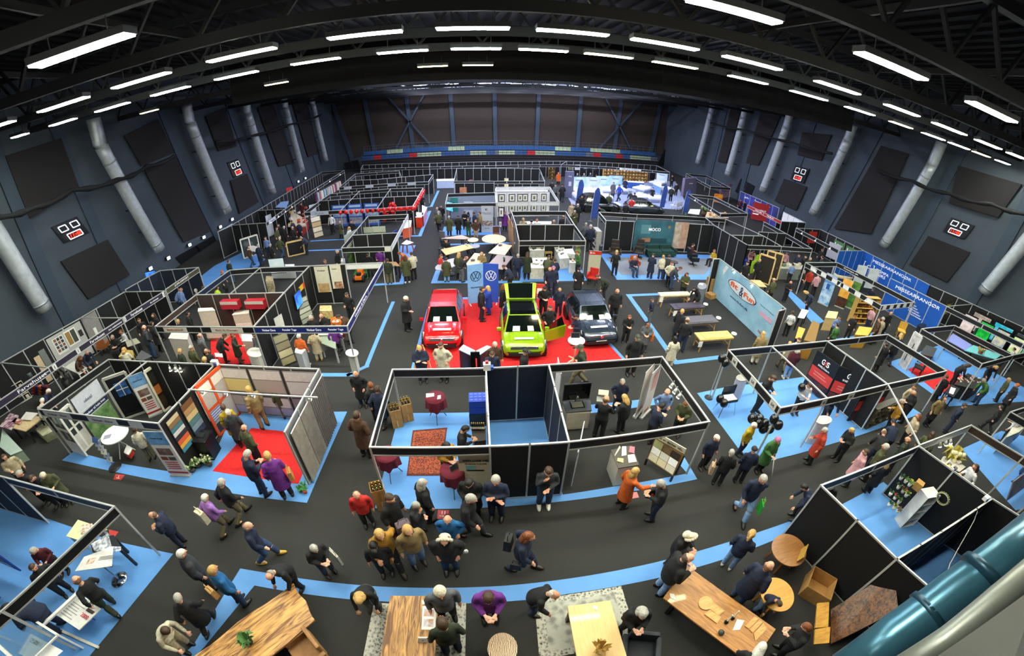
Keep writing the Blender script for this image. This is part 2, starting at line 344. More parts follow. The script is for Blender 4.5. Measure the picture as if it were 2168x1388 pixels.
for nm,(a,c,d,e) in (('left',((808,190),(910,305),(905,187),(840,312))),('right',((1277,198),(1335,316),(1368,205),(1262,322)))):
    b = MB();b.beam(onY(*a,YW-.5),onY(*c,YW-.5),.32,.2,up=Vector((0,1,0))).beam(onY(*d,YW-.5),onY(*e,YW-.5),.32,.2,up=Vector((0,1,0)));b.obj('cross_brace',PIL,kind='structure')
pts = []
for k in range(49):
    x = 693+(1490-693)*k/48;u_ = (x-1085)/400;y = 178+ (22 if x < 1085 else 37)*abs(u_)**1.7+math.sin(k*.8)*1.6;pts.append(onY(x,y,YB-4))
MB().tube(pts,[.36+.1*math.sin(k*1.7) for k in range(49)],10).obj('rolled_curtain',mat('eef0fa',.7,kind='fabric',scale=3,col2='d8dcee'),smooth=True,label='white divider curtain rolled up under the roof before the back wall',cat='curtain')
pts = [onY(640+(1560-640)*k/40,150+60*abs((640+(1560-640)*k/40-1085)/470)**1.9+2.5*math.sin(k*1.3),46) for k in range(41)]
MB().tube(pts,[.22+.08*math.sin(k*2.1) for k in range(41)],8).obj('gathered_net',mat('4a4022',.9,kind='fabric',scale=14,col2='1b170c'),smooth=True,label='gathered brown safety net hanging under the far roof',cat='net')
def door(n,pts,plane,v):
    P = [(onY if plane == 'y' else onX)(*p,v) for p in pts];t = quad_prism('door_%d' % n,P,.12,mat('07090d',.5));tag(t,kind='structure')
    c = (P[0]+P[3])/2;mm = (P[0]+P[1])/2;m2 = (P[2]+P[3])/2
    b = MB();b.beam(mm,m2,.06,.3,up=(P[1]-P[0]));b.obj('door_seam',mat('1d232b',.5),t)
    b = MB();h = m2.lerp(mm,.45);b.beam(h,h+(mm-m2)*.08,.1,.4,up=(P[1]-P[0]));b.obj('door_handle',CHROME,t)
door(1,[(728,345),(757,338),(770,372),(742,380)],'y',YW-.4)
door(2,[(1407,317),(1447,318),(1432,355),(1392,349)],'y',YW-.4)
door(3,[(372,545),(455,497),(487,560),(430,612)],'x',XL+.1)
door(4,[(1568,378),(1598,394),(1585,425),(1556,405)],'x',XR-.1)
# cable bundles along the walls
def cable(pts,X,r,label):
    P = [onX(*p,X) for p in pts];Q = []
    for i in range(len(P)-1):
        for k in range(6):
            f = k/6;q = P[i].lerp(P[i+1],f);q.z -= .18*math.sin(f*PI);Q.append(q)
    Q.append(P[-1]);MB().tube(Q,[r*(1+.3*math.sin(i*1.9)) for i in range(len(Q))],8).obj('hanging_cable_bundle',mat('0e0f12',.8),smooth=True,label=label,cat='cable')
cable([(-30,460),(70,440),(150,402),(250,380),(310,352),(368,330)],XL+2.0,.16,'thick dark cable bundle sagging along the near left wall')
cable([(458,300),(530,288),(610,264),(680,243)],XL+2.0,.14,'dark rail with gathered cloth on the far left wall')
cable([(1505,260),(1580,275),(1680,302),(1762,325)],XR-2.0,.13,'dark rail with gathered cloth on the far right wall')
cable([(1858,360),(1930,382),(2010,410),(2100,432),(2190,455)],XR-2.0,.15,'thick dark cable bundle sagging along the near right wall')
# small wall lights over the left booths
for i,(x,y) in enumerate([(319,568),(357,546),(402,518),(432,502),(467,480),(492,464),(632,384),(647,377)]):
    p = onX(x,y,XL+.35);t = thing('wall_light','%s small white wall light from the camera above the left booths' % ords[i],'lamp',p)
    MB().box((0,0,0),(.12,.3,.22)).obj('lens',mat('e8f4ff',.4,emit=6),t);MB().box((-.15,0,0),(.2,.34,.26)).obj('case',FIX,t)
# blue steel rail close to the camera, lower right
b = MB()
A = [ray(*p)*k for p,k in (((1790,1425),1.72),((1900,1344),1.72),((2020,1258),1.75),((2110,1196),1.8),((2230,1105),1.95))]
O = Vector((0,0,HC))
t = thing('balcony_rail','blue grey round balcony rail across the lower right corner','railing')
MB().tube([O+p for p in A],.068,24).obj('handrail_tube',mat('3f6f84',.28,.55,scale=2),t,True)
for k_,p in enumerate((((1966,1298)),(2082,1215))):
    d = O+ray(*p)*1.74;dirn = (A[3]-A[1]).normalized();MB().tube([d-dirn*.012,d+dirn*.012],.075,24).obj('joint_ring',mat('24485a',.35,.5),t,True)
A2 = [ray(*p)*k for p,k in (((1880,1430),1.5),((2010,1350),1.5),((2120,1262),1.55),((2240,1165),1.65))]
MB().tube([O+p for p in A2],.03,16).obj('lower_tube',mat('8a8f88',.4,.5),t,True)
b = MB();q = [O+ray(1935,1420)*1.25,O+ray(2200,1235)*1.45,O+ray(2330,1330)*1.3,O+ray(2100,1530)*1.15]
b.slab(q,.02);b.obj('fascia_plate',mat('4a4c48',.6,.3),t)
# ------------------------------------------------------------------ shell scheme booths
HB = 2.48
FB = mat('101013',.6,scale=2);FNAVY = mat('16233f',.6,scale=2);FBROWN = mat('3a2d25',.6,scale=2);FWHITE = mat('dcdcd8',.5);FBLUE = mat('1d2c78',.5);FPUR = mat('2a2238',.6)
def booth(label,V,segs,group=None,hb=HB,simple=False):
    """V: {name: pixel of the frame top (or a Vector)}; segs: 'A-B' + kind + options"""
    P = {k:(v if isinstance(v,Vector) else g(v[0],v[1],hb)) for k,v in V.items()}
    c = sum(P.values(),Vector())/len(P);c.z = 0
    t = thing('exhibition_booth',label,'exhibition booth',c);posts = []
    def post(p):
        if any((p-q).length < .18 for q in posts):return
        posts.append(p.copy());q = p-c;MB().box((q.x,q.y,hb/2),(.055,.055,hb)).obj('post',ALU,t)
    def rail(a,b,z,h=.05,w=.05):MB().beam(a-c+Vector((0,0,z-hb)),b-c+Vector((0,0,z-hb)),w,h).obj('rail',ALU,t)
    for sg in segs:
        ab,kd = sg[0],sg[1];m = sg[2] if len(sg) > 2 else None;a,b = (P[x] for x in ab.split('-'));L_ = (b-a).length;up = Vector((0,0,1))
        if kd == 'w':
            n = max(1,round(L_/1.12));rail(a,b,hb-.025)
            for i in range(n):
                p,q = a.lerp(b,i/n)-c,a.lerp(b,(i+1)/n)-c
                for e in (p,q):post(e+c)
                o = (q-p).normalized()*.028;bb = MB();bb.beam(p+o+Vector((0,0,1.24-hb)),q-o+Vector((0,0,1.24-hb)),.03,hb-.12);bb.obj('wall_panel',m or BLK,t)
            if not simple:rail(a,b,.05,.04)
        elif kd == 'f':
            post(a);post(b);rail(a,b,hb-.02,.045);rail(a,b,hb-.33,.04)
            n = max(1,round(L_/3.2))
            for i in range(n):
                p,q = a.lerp(b,i/n)-c,a.lerp(b,(i+1)/n)-c;bb = MB();bb.beam(p+Vector((0,0,-.175)),q+Vector((0,0,-.175)),.02,.27);bb.obj('fascia_board',m or FB,t)
                if i:MB().beam(p+Vector((0,0,-.02)),p+Vector((0,0,-.33)),.06,.06).obj('fascia_clip',ALU,t)
        elif kd == 'r':
            if m != 'nopost':post(a);post(b)
            rail(a,b,hb-.02,.05)
    t['P'] = 0;del t['P']
    return t,P
def Z(r,*xy):return px(r,*xy)
B = {}
B['wine'] = booth('booth of wine tables and a dark empty room in front of the car stand',dict(A=(783,945),B=(1037,943),C=(1205,934),D=(1502,891),E=(1402,754),F=(1162,771),G=(1029,778),H=(831,781)),
  [('A-B','f'),('B-C','w',BLK),('C-D','f'),('D-E','f'),('E-F','f'),('F-G','w',NAVY),('G-H','f'),('H-A','f'),('B-G','w',NAVY),('C-F','w',NAVY)])
B['door'] = booth('booth of doors, windows and curtains on the left with a red carpet',dict(A=(80,865),B=(334,895),C=(455,770),D=(229,760),E=(675,780),F=(602,913),M=(172,873),N=(311,764),P=(398,823),Q=(672,840)),
  [('A-B','f',FNAVY),('B-C','w'),('D-C','w'),('D-A','f'),('C-E','w',mat('4c4a48',.7)),('E-F','w',mat('77777a',.7)),('M-N','r','nopost'),('P-Q','r','nopost')])
q1 = g(5,1008,HB);q2 = g(241,1071,HB);q3 = g(2,1293,HB);dx = (q1-q2);dz = (q3-q2)
B['bottomleft'] = booth('booth with a navy wall at the left bottom corner of the picture',dict(O=q1+dx*.9,A=q1,B=q2,C=q3,D=q3+dz*.35),
  [('O-A','w',NAVY),('A-B','f',FNAVY),('B-C','f'),('C-D','f')])
f0 = g(101,777,HB);f9 = g(348,615,HB);l1 = g(1,767,HB);l2 = g(263,617,HB)
B['paint'] = booth('long paint shop booth with dark fascia along the left wall',dict(K0=l1+(l1-l2)*.35,K1=l1,K2=(170,672),K3=l2,F0=f0+(f0-f9)*.55,F1=f0,F2=(258,672),F3=f9),
  [('K0-K1','w'),('K1-K2','w'),('K2-K3','w'),('F0-F1','f',FPUR),('F1-F2','f',FPUR),('F2-F3','f',FPUR),('K1-F1','r'),('K2-F2','r'),('K3-F3','w')])
B['import'] = booth('small navy booth with an olive fascia beside the left side door',dict(A=(265,612),B=(338,572),C=(420,565),D=(350,612)),
  [('A-B','w',NAVY),('B-C','w',NAVY),('C-D','f',mat('4b4630',.6))])
B['bath'] = booth('large bathroom and tile booth left of the red car',dict(A=(328,690),B=(415,623),C=(486,571),D=(551,566),E=(655,562),F=(731,558),G=(602,618),H=(536,691),I=(735,689),J=(810,555),K=(486,622)),
  [('A-B','f',FBROWN),('B-C','f',FNAVY),('C-D','f'),('D-E','f'),('E-F','w'),('B-G','w',mat('3a2a26',.7)),('G-E','w'),('H-G','w'),('A-H','f'),('H-I','f',FBLUE),('I-J','f',FBLUE),('F-J','f',FWHITE),('K-D','r','nopost'),('H-E','r','nopost')])
B['green'] = booth('small booth with green display walls behind the toy tractor stand',dict(A=(723,524),B=(828,521),C=(864,453),D=(779,457),E=(746,497),F=(841,492)),
  [('A-B','f'),('B-C','f',FWHITE),('D-C','f'),('A-E','f'),('E-D','w'),('E-F','w')])
B['balloon'] = booth('booth with red balloons and blue energy posters',dict(A=(644,449),B=(798,441),C=(874,436),D=(896,397),E=(698,410),F=(673,425),G=(884,414),H=(721,445),I=(761,404),J=(827,399)),
  [('A-B','f'),('B-C','f',mat('c01818',.5)),('C-D','f',mat('c01818',.5)),('E-I','f'),('I-J','f'),('J-D','f'),('E-A','f'),('F-G','w'),('H-I','r'),('B-J','r')])
B['farleftc'] = booth('two rows of plain booths left of the main aisle near the back',dict(A=(718,396),B=(907,384),C=(917,369),D=(738,382),E=(752,368),F=(845,361),G=(800,379),H=(850,375)),
  [('A-B','f'),('B-C','f'),('D-G','w'),('G-C','w'),('E-F','f'),('A-E','f'),('F-H','r')],simple=True)
B['back'] = booth('last row of booths along the foot of the grandstand',dict(A=(764,358),B=(909,353),C=(1050,350),D=(1188,348),E=(1306,354),F=(1418,364),a=(768,349),b=(910,345),c=(1050,342),d=(1200,341),e=(1310,345),f=(1390,350)),
  [('A-B','f'),('B-C','f'),('C-D','f'),('D-E','f'),('E-F','f'),('a-b','w'),('b-c','w'),('c-d','w'),('d-e','w'),('e-f','w'),('a-A','r'),('b-B','r'),('c-C','r'),('d-D','r'),('f-F','r')],simple=True)
B['art'] = booth('white booth hung with framed bird pictures',dict(A=(1052,428),B=(1184,427),C=(1164,395),D=(1050,396),E=(1049,407),F=(1164,406)),
  [('A-B','f',FWHITE),('C-B','f',FWHITE),('D-C','f',FWHITE),('E-F','w',WHITE),('D-A','r')],simple=True)
B['grey'] = booth('small grey booth beside the main aisle with a symbol banner',dict(A=(943,431),B=(1050,429),C=(1048,407),D=(948,410)),
  [('A-B','f'),('B-C','f'),('D-C','f'),('A-D','f')],simple=True)
B['blackc'] = booth('black booth with wall pictures behind the white picture booth',dict(A=(961,383),B=(1046,383),C=(1153,383),D=(1142,357),E=(967,356),F=(1048,368),G=(963,387),H=(1046,387)),
  [('A-B','f'),('B-C','f'),('C-D','f'),('E-D','w'),('A-E','f'),('G-H','w')],simple=True)
B['bowls'] = booth('booth of pottery tables behind the green car',dict(A=(1099,509),B=(1240,509),C=(1216,475),D=(1198,447),E=(1083,447),F=(1092,475)),
  [('A-B','f'),('B-C','f'),('C-D','f'),('E-D','f'),('E-F','f'),('F-A','w'),('F-C','w')])
B['sofa'] = booth('black walled sofa and armchair booth with a teal poster',dict(A=(1283,466),B=(1343,468),C=(1430,471),D=(1512,476),E=(1494,460),F=(1425,456),G=(1349,453),H=(1268,448),I=(1583,518),J=(1537,463)),
  [('A-B','w'),('B-C','w'),('C-D','w'),('H-G','f'),('G-F','f'),('F-E','f'),('E-J','f'),('H-A','f'),('E-D','w'),('D-I','w')])
B['garden'] = booth('black walled booth with a green chair and pale wooden frame',dict(A=(1583,518),B=(1655,521),C=(1720,526),D=(1618,469),E=(1536,463),F=(1550,497),G=(1617,499),H=(1607,490),I=(1665,494)),
  [('A-B','f'),('B-C','f'),('D-I','f'),('I-C','f'),('E-G','r'),('G-B','r'),('F-G','w'),('H-I','w')])
B['massage'] = booth('short wall carrying the pale blue banner beside the massage tables',dict(A=(1511,547),B=(1524,547),C=(1664,653),D=(1649,657)),
  [('A-B','w'),('B-C','w'),('C-D','w')])
B['security'] = booth('black and red alarm booth on a blue floor at the right',dict(A=(1543,740),B=(1634,732),C=(1752,721),D=(1880,812),E=(1752,842),F=(1653,862),G=(1880,707),H=(2005,784),I=(1948,941)),
  [('A-B','f'),('B-C','f'),('C-D','w'),('D-E','f'),('E-F','f'),('F-A','f'),('B-E','r','nopost'),('C-G','f'),('G-H','f'),('H-D','f'),('D-I','r')])
B['treat'] = booth('booth with a treatment bed under slanting fascias at the right',dict(A=(1952,695),B=(2080,769),C=(2146,751),D=(2022,688),E=(2225,735)),
  [('A-B','f'),('B-C','f'),('D-C','f'),('A-D','f'),('C-E','f')])
B['screens'] = booth('row of booths with bright pictures along the right wall',dict(A=(1970,603),B=(2060,643),C=(2168,692),D=(2240,727),E=(2005,648),F=(2168,727),G=(2240,760)),
  [('A-B','w'),('B-C','w'),('C-D','w'),('E-F','f'),('F-G','f'),('E-B','r')])
B['plants'] = booth('large black walled booth at the lower right with a plant shelf',dict(A=(1739,1026),B=(1810,1101),C=(1900,1182),D=(2009,1277),E=(1946.5,943),F=(2015.6,998),G=(2101,1054),H=(2190,1110),I=(1841,1388),J=(2270,1160)),
  [('A-C','w'),('C-D','w'),('A-E','f',FNAVY),('E-G','w'),('G-H','w'),('H-J','w'),('C-G','w'),('I-D','r','nopost')])
B['rightedge'] = booth('booth with spotlights and a brown fascia at the right picture edge',dict(A=(1950,940),B=(2057,899),C=(2168,966),D=(2240,1010)),
  [('A-B','f',FWHITE),('B-C','f',FBROWN),('C-D','f',FBROWN)])
B['counter'] = booth('booth corner with a white counter at the right picture edge',dict(A=(2140,871),B=(2215,848),C=(2240,925)),
  [('B-A','f'),('A-C','f')])
B['tree'] = booth('deli booth with a black and white striped fascia',dict(A=(1706,555),B=(1773,555),C=(1937,639),D=(1867,646)),
  [('A-B','f'),('B-C','f'),('A-D','f'),('D-C','f')])
BLUEW = mat('0b57b4',.6,scale=1.5,col2='0a4da4')
B['bluewall'] = booth('tall blue lettered walls of the organiser stand at the right',dict(A=(1777,530),B=(1829,530),C=(1970,603),D=(1886,588),E=(2006,648)),
  [('A-B','w',BLUEW),('B-C','w',BLUEW),('D-E','w',BLUEW)])
B['rightrow'] = booth('row of booths with green signs along the right wall',dict(A=(1686,482),B=(1737,485),C=(1828,529),D=(1776,529)),
  [('A-B','w'),('B-C','w'),('A-D','f')])
B['purple'] = booth('booth with purple and red walls at the far right',dict(A=(1568,404),B=(1650,440),C=(1659,448),D=(1706,471),E=(1655,468),F=(1583,433)),
  [('A-B','w',ph('3a3f9c',.6,'22285f',.6)),('C-D','w',WHITE),('E-D','w'),('F-E','f',mat('a81c20',.6))],simple=True)
B['farright1'] = booth('small far booth frame near the right back corner',dict(A=(1453,367),B=(1496,371),C=(1547,397),D=(1504,394)),
  [('A-B','f'),('B-C','f'),('A-D','f'),('D-C','f')],simple=True)
B['farright2'] = booth('booth frame over flower and food tables at the far right',dict(A=(1458,410),B=(1512,416),C=(1583,451),D=(1526,452)),
  [('A-B','f'),('B-C','f'),('A-D','f'),('D-C','f')],simple=True)
B['farleft'] = booth('long row of booths with clothes along the far left wall',dict(A=(490,476),B=(545,445),C=(607,408),D=(681,364),E=(729,360),F=(623,428),G=(563,471),H=(600,442)),
  [('A-B','w'),('B-C','w'),('C-D','w'),('D-E','f'),('F-E','f'),('G-F','f'),('A-G','w'),('B-H','w')],simple=True)
B['posterend'] = booth('end wall with large house posters near the left side door',dict(A=(461,490),B=(490,477),C=(492,476)),[('A-B','w')])
# ------------------------------------------------------------------ floor coverings
def mat_floor(name,label,pts,z,m,cat='floor covering'):
    P = [g(*p) if not isinstance(p,Vector) else p for p in pts];b = MB();b.prism(P,z,z+.006);return b.obj(name,m,label=label,cat=cat)
def strip(label,pts,wd,m=None,z=.004):
    P = [g(*p) for p in pts];t = thing('floor_strip',label,'floor covering',(P[0].x,P[0].y,0));o = Vector((P[0].x,P[0].y,0))
    for a,b in zip(P,P[1:]):
        bb = MB();d = (b-a).normalized()*wd/2;bb.beam(a-d-o+Vector((0,0,z)),b+d-o+Vector((0,0,z)),wd,.006);bb.obj('strip_length',m or BLUE,t);z += .0015
    return t
mat_floor('floor_vinyl','light blue vinyl floor under the wine tables',[(794,1075),(919,1077),(1041,1074),(1030,872),(846,874)],.002,BLUE)
mat_floor('floor_vinyl','light blue vinyl floor of the empty dark room',[(1041,1074),(1190,1061),(1300,1046),(1298,1030),(1191,1047),(1160,880),(1036,886)],.003,BLUE)
mat_floor('floor_vinyl','light blue vinyl edge along the front of the kitchen booth',[(1300,1046),(1476,1014),(1449,968),(1440,985),(1455,1002),(1298,1030)],.004,BLUE)
mat_floor('floor_vinyl','light blue vinyl strip behind the kitchen visitors',[(1245,875),(1400,855),(1388,842),(1247,857)],.004,BLUE)
mat_floor('floor_vinyl','light blue vinyl edge in front of the door and window booth',[(131,974),(157,955),(257,981),(348,996),(400,1003),(450,1012),(450,1037),(299,1010)],.002,BLUE)
mat_floor('floor_vinyl','light blue vinyl floor of the curtain booth',[(450,1037),(450,1012),(400,1003),(455,960),(480,905),(511,871),(735,871),(650,1064),(522,1049)],.003,BLUE)
mat_floor('red_carpet','plain red carpet in the curtain booth',[(450,997),(632,1024),(642,1000),(600,913),(533,906)],.01,RED,'carpet')
e1 = g(190,1388);e2 = g(367,1172);e0 = g(96,1096)
mat_floor('floor_vinyl','light blue vinyl floor of the booth at the left bottom corner',[e0,g(235,1143),e2,e1,e1+(e1-e2)*.8,e1+(e1-e2)*.8+Vector((-7,0,0)),e0+Vector((-6,0,0))],.002,BLUE)
mat_floor('floor_vinyl','light blue vinyl border of the table exhibition in the foreground',[(509,1203),(583,1215),(636,1224),(783,1240),(930,1244),(1075,1239),(1240,1219),(1384,1191),(1591,1131),(1675,1102),(1690,1120),(1636,1144),(1530,1184),(1384,1225),(1200,1257),(1131,1268),(986,1277),(930,1275),(740,1268),(640,1256),(539,1239),(436,1365),(405,1400),(370,1400),(409,1366)],.002,BLUE)
mat_floor('floor_vinyl','light blue vinyl floor of the alarm booth',[(1476,832),(1589,985),(1626,976),(1693,959),(1823,920),(1950,875),(1930,862),(1850,885),(1750,812),(1706,797),(1639,806),(1538,819)],.002,BLUE)
mat_floor('grey_carpet','light grey carpet of the sofa booth',[(1282,545),(1520,548),(1492,581),(1316,582)],.008,mat('7f8286',.95,kind='carpet',scale=50,col2='767a7f'),'carpet')
mat_floor('floor_vinyl','light blue vinyl edge around the sofa booth',[(1270,537),(1525,540),(1496,592),(1306,592)],.002,BLUE)
mat_floor('red_carpet','bright red carpet under the three parked cars',[(916,634),(1197,631),(1328,772),(876,790)],.008,RED,'carpet')
mat_floor('floor_vinyl','light blue vinyl edge around the car stand',[(911,630),(1201,627),(1340,777),(866,797)],.002,BLUE)
strip('light blue floor strip around the dining tables and their visitors',[(1100,514),(948,518),(919,597),(1100,597)],.35)
mat_floor('floor_vinyl','light blue vinyl floor of the pottery booth',[(1100,597),(1243,594),(1225,560),(1104,562)],.003,BLUE)
strip('light blue floor strip around the massage tables',[(1394,622.5),(1331,625),(1431,767),(1522,756),(1640,738),(1760,722),(1870,703)],.28)
strip('light blue floor strips crossing the grey aisle on the left',[(660,510),(738,506)],.25)
strip('light blue floor strip behind the tile booth counter',[(640,531),(722,528)],.25)
strip('light blue floor strip beside the balloon booth',[(845,500),(889,499),(910,447)],.3)
strip('light blue floor strip at the far end of the main aisle',[(898,439),(913,437),(928,404)],.3)
mat_floor('floor_vinyl','blue floor patch with folding table left of the main aisle',[(848,520),(880,519),(868,545),(845,546)],.004,BLUE)
strip('light blue floor strip at the toy tractor stand corner',[(790,603),(850,599),(866,545)],.3)
mat_floor('floor_vinyl','light blue vinyl floor beside the left side door',[(455,562),(520,531),(562,548),(545,566),(486,573),(415,625),(380,640),(400,605)],.003,BLUE)
mat_floor('bed_carpet','pale grey carpet under the show beds',[(1192,400),(1211,433),(1330,437),(1440,444),(1452,430),(1430,384),(1205,384)],.006,mat('8f99b4',.9,kind='carpet',scale=40,col2='848fab'),'carpet')
mat_floor('floor_vinyl','light blue vinyl floor at the end of the main aisle',[(925,392),(962,392),(962,398),(925,398)],.004,BLUE)
strip('light blue floor strip left of the red car',[(738,793),(776,775),(832,640)],.2)
strip('light blue floor strip at the back edge of the door booth',[(680,793),(748,793)],.25)
mat_floor('floor_vinyl','light blue vinyl floor with deli counters at the right',[(1660,616),(1673,615),(1745,680),(1725,690)],.004,BLUE)
mat_floor('floor_vinyl','light blue vinyl floor of the treatment bed booth',[(1880,767),(1990,730),(2168,820),(2168,850),(2010,860)],.003,BLUE)
mat_floor('red_carpet','red carpet beside the treatment bed',[(1922,782),(1960,765),(2050,800),(1990,835)],.011,RED,'carpet')
mat_floor('floor_vinyl','light blue vinyl floor of the plant shelf booth',[g(1735,1105),g(1785,1066),g(1870,1020),g(2080,1200),g(2020,1330),g(1900,1290)],.004,BLUE)
mat_floor('floor_vinyl','light blue vinyl floor at the right picture edge',[(2036,950),(2120,912),(2200,930),(2260,1060),(2150,1080)],.003,BLUE)
mat_floor('floor_vinyl','light blue vinyl floor near the grey symbol booth',[(935,499),(1060,497),(1058,478),(940,480)],.003,BLUE)
mat_floor('grey_carpet','dark grey carpet of the dining table stand',[(950,519),(1098,516),(1098,594),(926,594)],.004,mat('2c2e31',.95,kind='carpet',scale=60),'carpet')
# ------------------------------------------------------------------ people
def pj(p):
    v = (Vector(p)-Vector((0,0,HC))).normalized();a,b,c = v.dot(RR),v.dot(UU),v.dot(FF);t = math.atan2(math.hypot(a,b),c);lo,hi = 0.0,1400.0
    for _ in range(40):
        r = (lo+hi)/2;q = r/CP[0]
        if q*(1+CP[1]*q+CP[2]*q*q+CP[3]*q**3) < t:lo = r
        else:hi = r
    n = math.hypot(a,b)+1e-9;return (CX+a/n*r,CY-b/n*r)
V3 = Vector
ST = [(-.095,.02,.49),(-.105,-.03,.085),(.095,.02,.49),(.105,-.02,.085)]
WK = [(-.09,.17,.51),(-.09,.25,.10),(.09,.05,.47),(.09,-.22,.13)]
W2 = [(-.09,.05,.47),(-.09,-.21,.13),(.09,.17,.51),(.09,.24,.10)]
SI = [(-.11,.43,.50),(-.12,.40,.085),(.11,.43,.50),(.12,.42,.085)]
AD = [(-.245,-.04,1.14),(-.25,.05,.90),(.245,-.04,1.14),(.25,.05,.90)]
AS = [(-.25,-.15,1.16),(-.24,-.10,.93),(.25,.07,1.15),(.22,.23,.98)]
AP = [(-.235,.03,1.14),(-.09,.27,1.15),(.235,.03,1.14),(.07,.28,1.17)]
A1 = [(-.245,-.04,1.14),(-.25,.05,.90),(.235,.02,1.14),(.10,.27,1.13)]
AX = [(-.24,.07,1.16),(.03,.20,1.20),(.24,.07,1.16),(-.05,.22,1.14)]
AK = [(-.285,-.07,1.15),(-.19,.07,.97),(.285,-.07,1.15),(.19,.07,.97)]
AR = [(-.24,.14,1.22),(-.2,.37,1.13),(.24,.14,1.22),(.2,.38,1.12)]
AF = [(-.235,.05,1.14),(-.02,.25,1.17),(.2,.13,1.15),(.06,.17,1.44)]
AO = [(-.245,-.04,1.14),(-.25,.05,.90),(.28,.16,1.22),(.30,.42,1.22)]
POSES = {'st':(2,6,ST,AD,'standing'),'wk':(6,8,WK,AS,'walking'),'w2':(6,8,W2,AS,'walking'),'ph':(5,26,ST,AP,'looking down at both hands'),'h1':(3,14,ST,A1,'with one hand raised'),
         'cr':(0,10,ST,AX,'with crossed arms'),'pk':(2,6,ST,AK,'with hands in pockets'),'ln':(34,14,ST,AR,'leaning forward'),'fa':(4,18,ST,AF,'touching the face'),
         'ou':(4,6,ST,AO,'holding out an arm'),'si':(4,10,SI,AP,'sitting'),'be':(58,0,ST,AR,'bending down')}
def rmesh(b,voxel,name,m,smooth=0):
    me = bpy.data.meshes.new('tmp');bmesh.ops.recalc_face_normals(b.bm,faces=b.bm.faces[:]);b.bm.to_mesh(me);b.bm.free()
    o = bpy.data.objects.new('tmp',me);COL.objects.link(o);md = o.modifiers.new('r','REMESH');md.mode = 'VOXEL';md.voxel_size = voxel;md.use_smooth_shade = True
    if smooth:
        sm = o.modifiers.new('s','SMOOTH');sm.factor = .5;sm.iterations = smooth
    bpy.context.view_layer.update();n = bpy.data.meshes.new_from_object(o.evaluated_get(bpy.context.evaluated_depsgraph_get()));n.name = name
    n.materials.clear();n.materials.append(m);n.polygons.foreach_set('use_smooth',[True]*len(n.polygons));bpy.data.objects.remove(o);bpy.data.meshes.remove(me);return n
def ell(b,rings,T,n=14):
    R = []
    for z,rx,ry,y in rings:R.append([b.bm.verts.new(T(z) @ V3((rx*math.cos(2*PI*k/n),y+ry*math.sin(2*PI*k/n),z))) for k in range(n)])
    for p,q in zip(R,R[1:]):
        for k in range(n):b.bm.faces.new((p[k],p[(k+1) % n],q[(k+1) % n],q[k]))
    b.bm.faces.new(R[0][::-1]);b.bm.faces.new(R[-1])
SKIN = mat('OBJ',.55,kind='obj',scale=30);CLOTH = mat('OBJ',.85,kind='obj',scale=14,bump=.5);HAIR = mat('OBJ',.6,kind='hair',scale=40,bump=.6);LEATH = mat('OBJ',.45,kind='objgloss',scale=12);EYE = mat('141010',.2)
_P = {}
def limb(b,pts,rs,n=10):
    P,R = [],[]
    for i in range(len(pts)-1):
        for k in range(4):P.append(pts[i].lerp(pts[i+1],k/4));R.append(rs[i]+(rs[i+1]-rs[i])*k/4)
    P.append(pts[-1]);R.append(rs[-1]);b.tube(P,R,n)
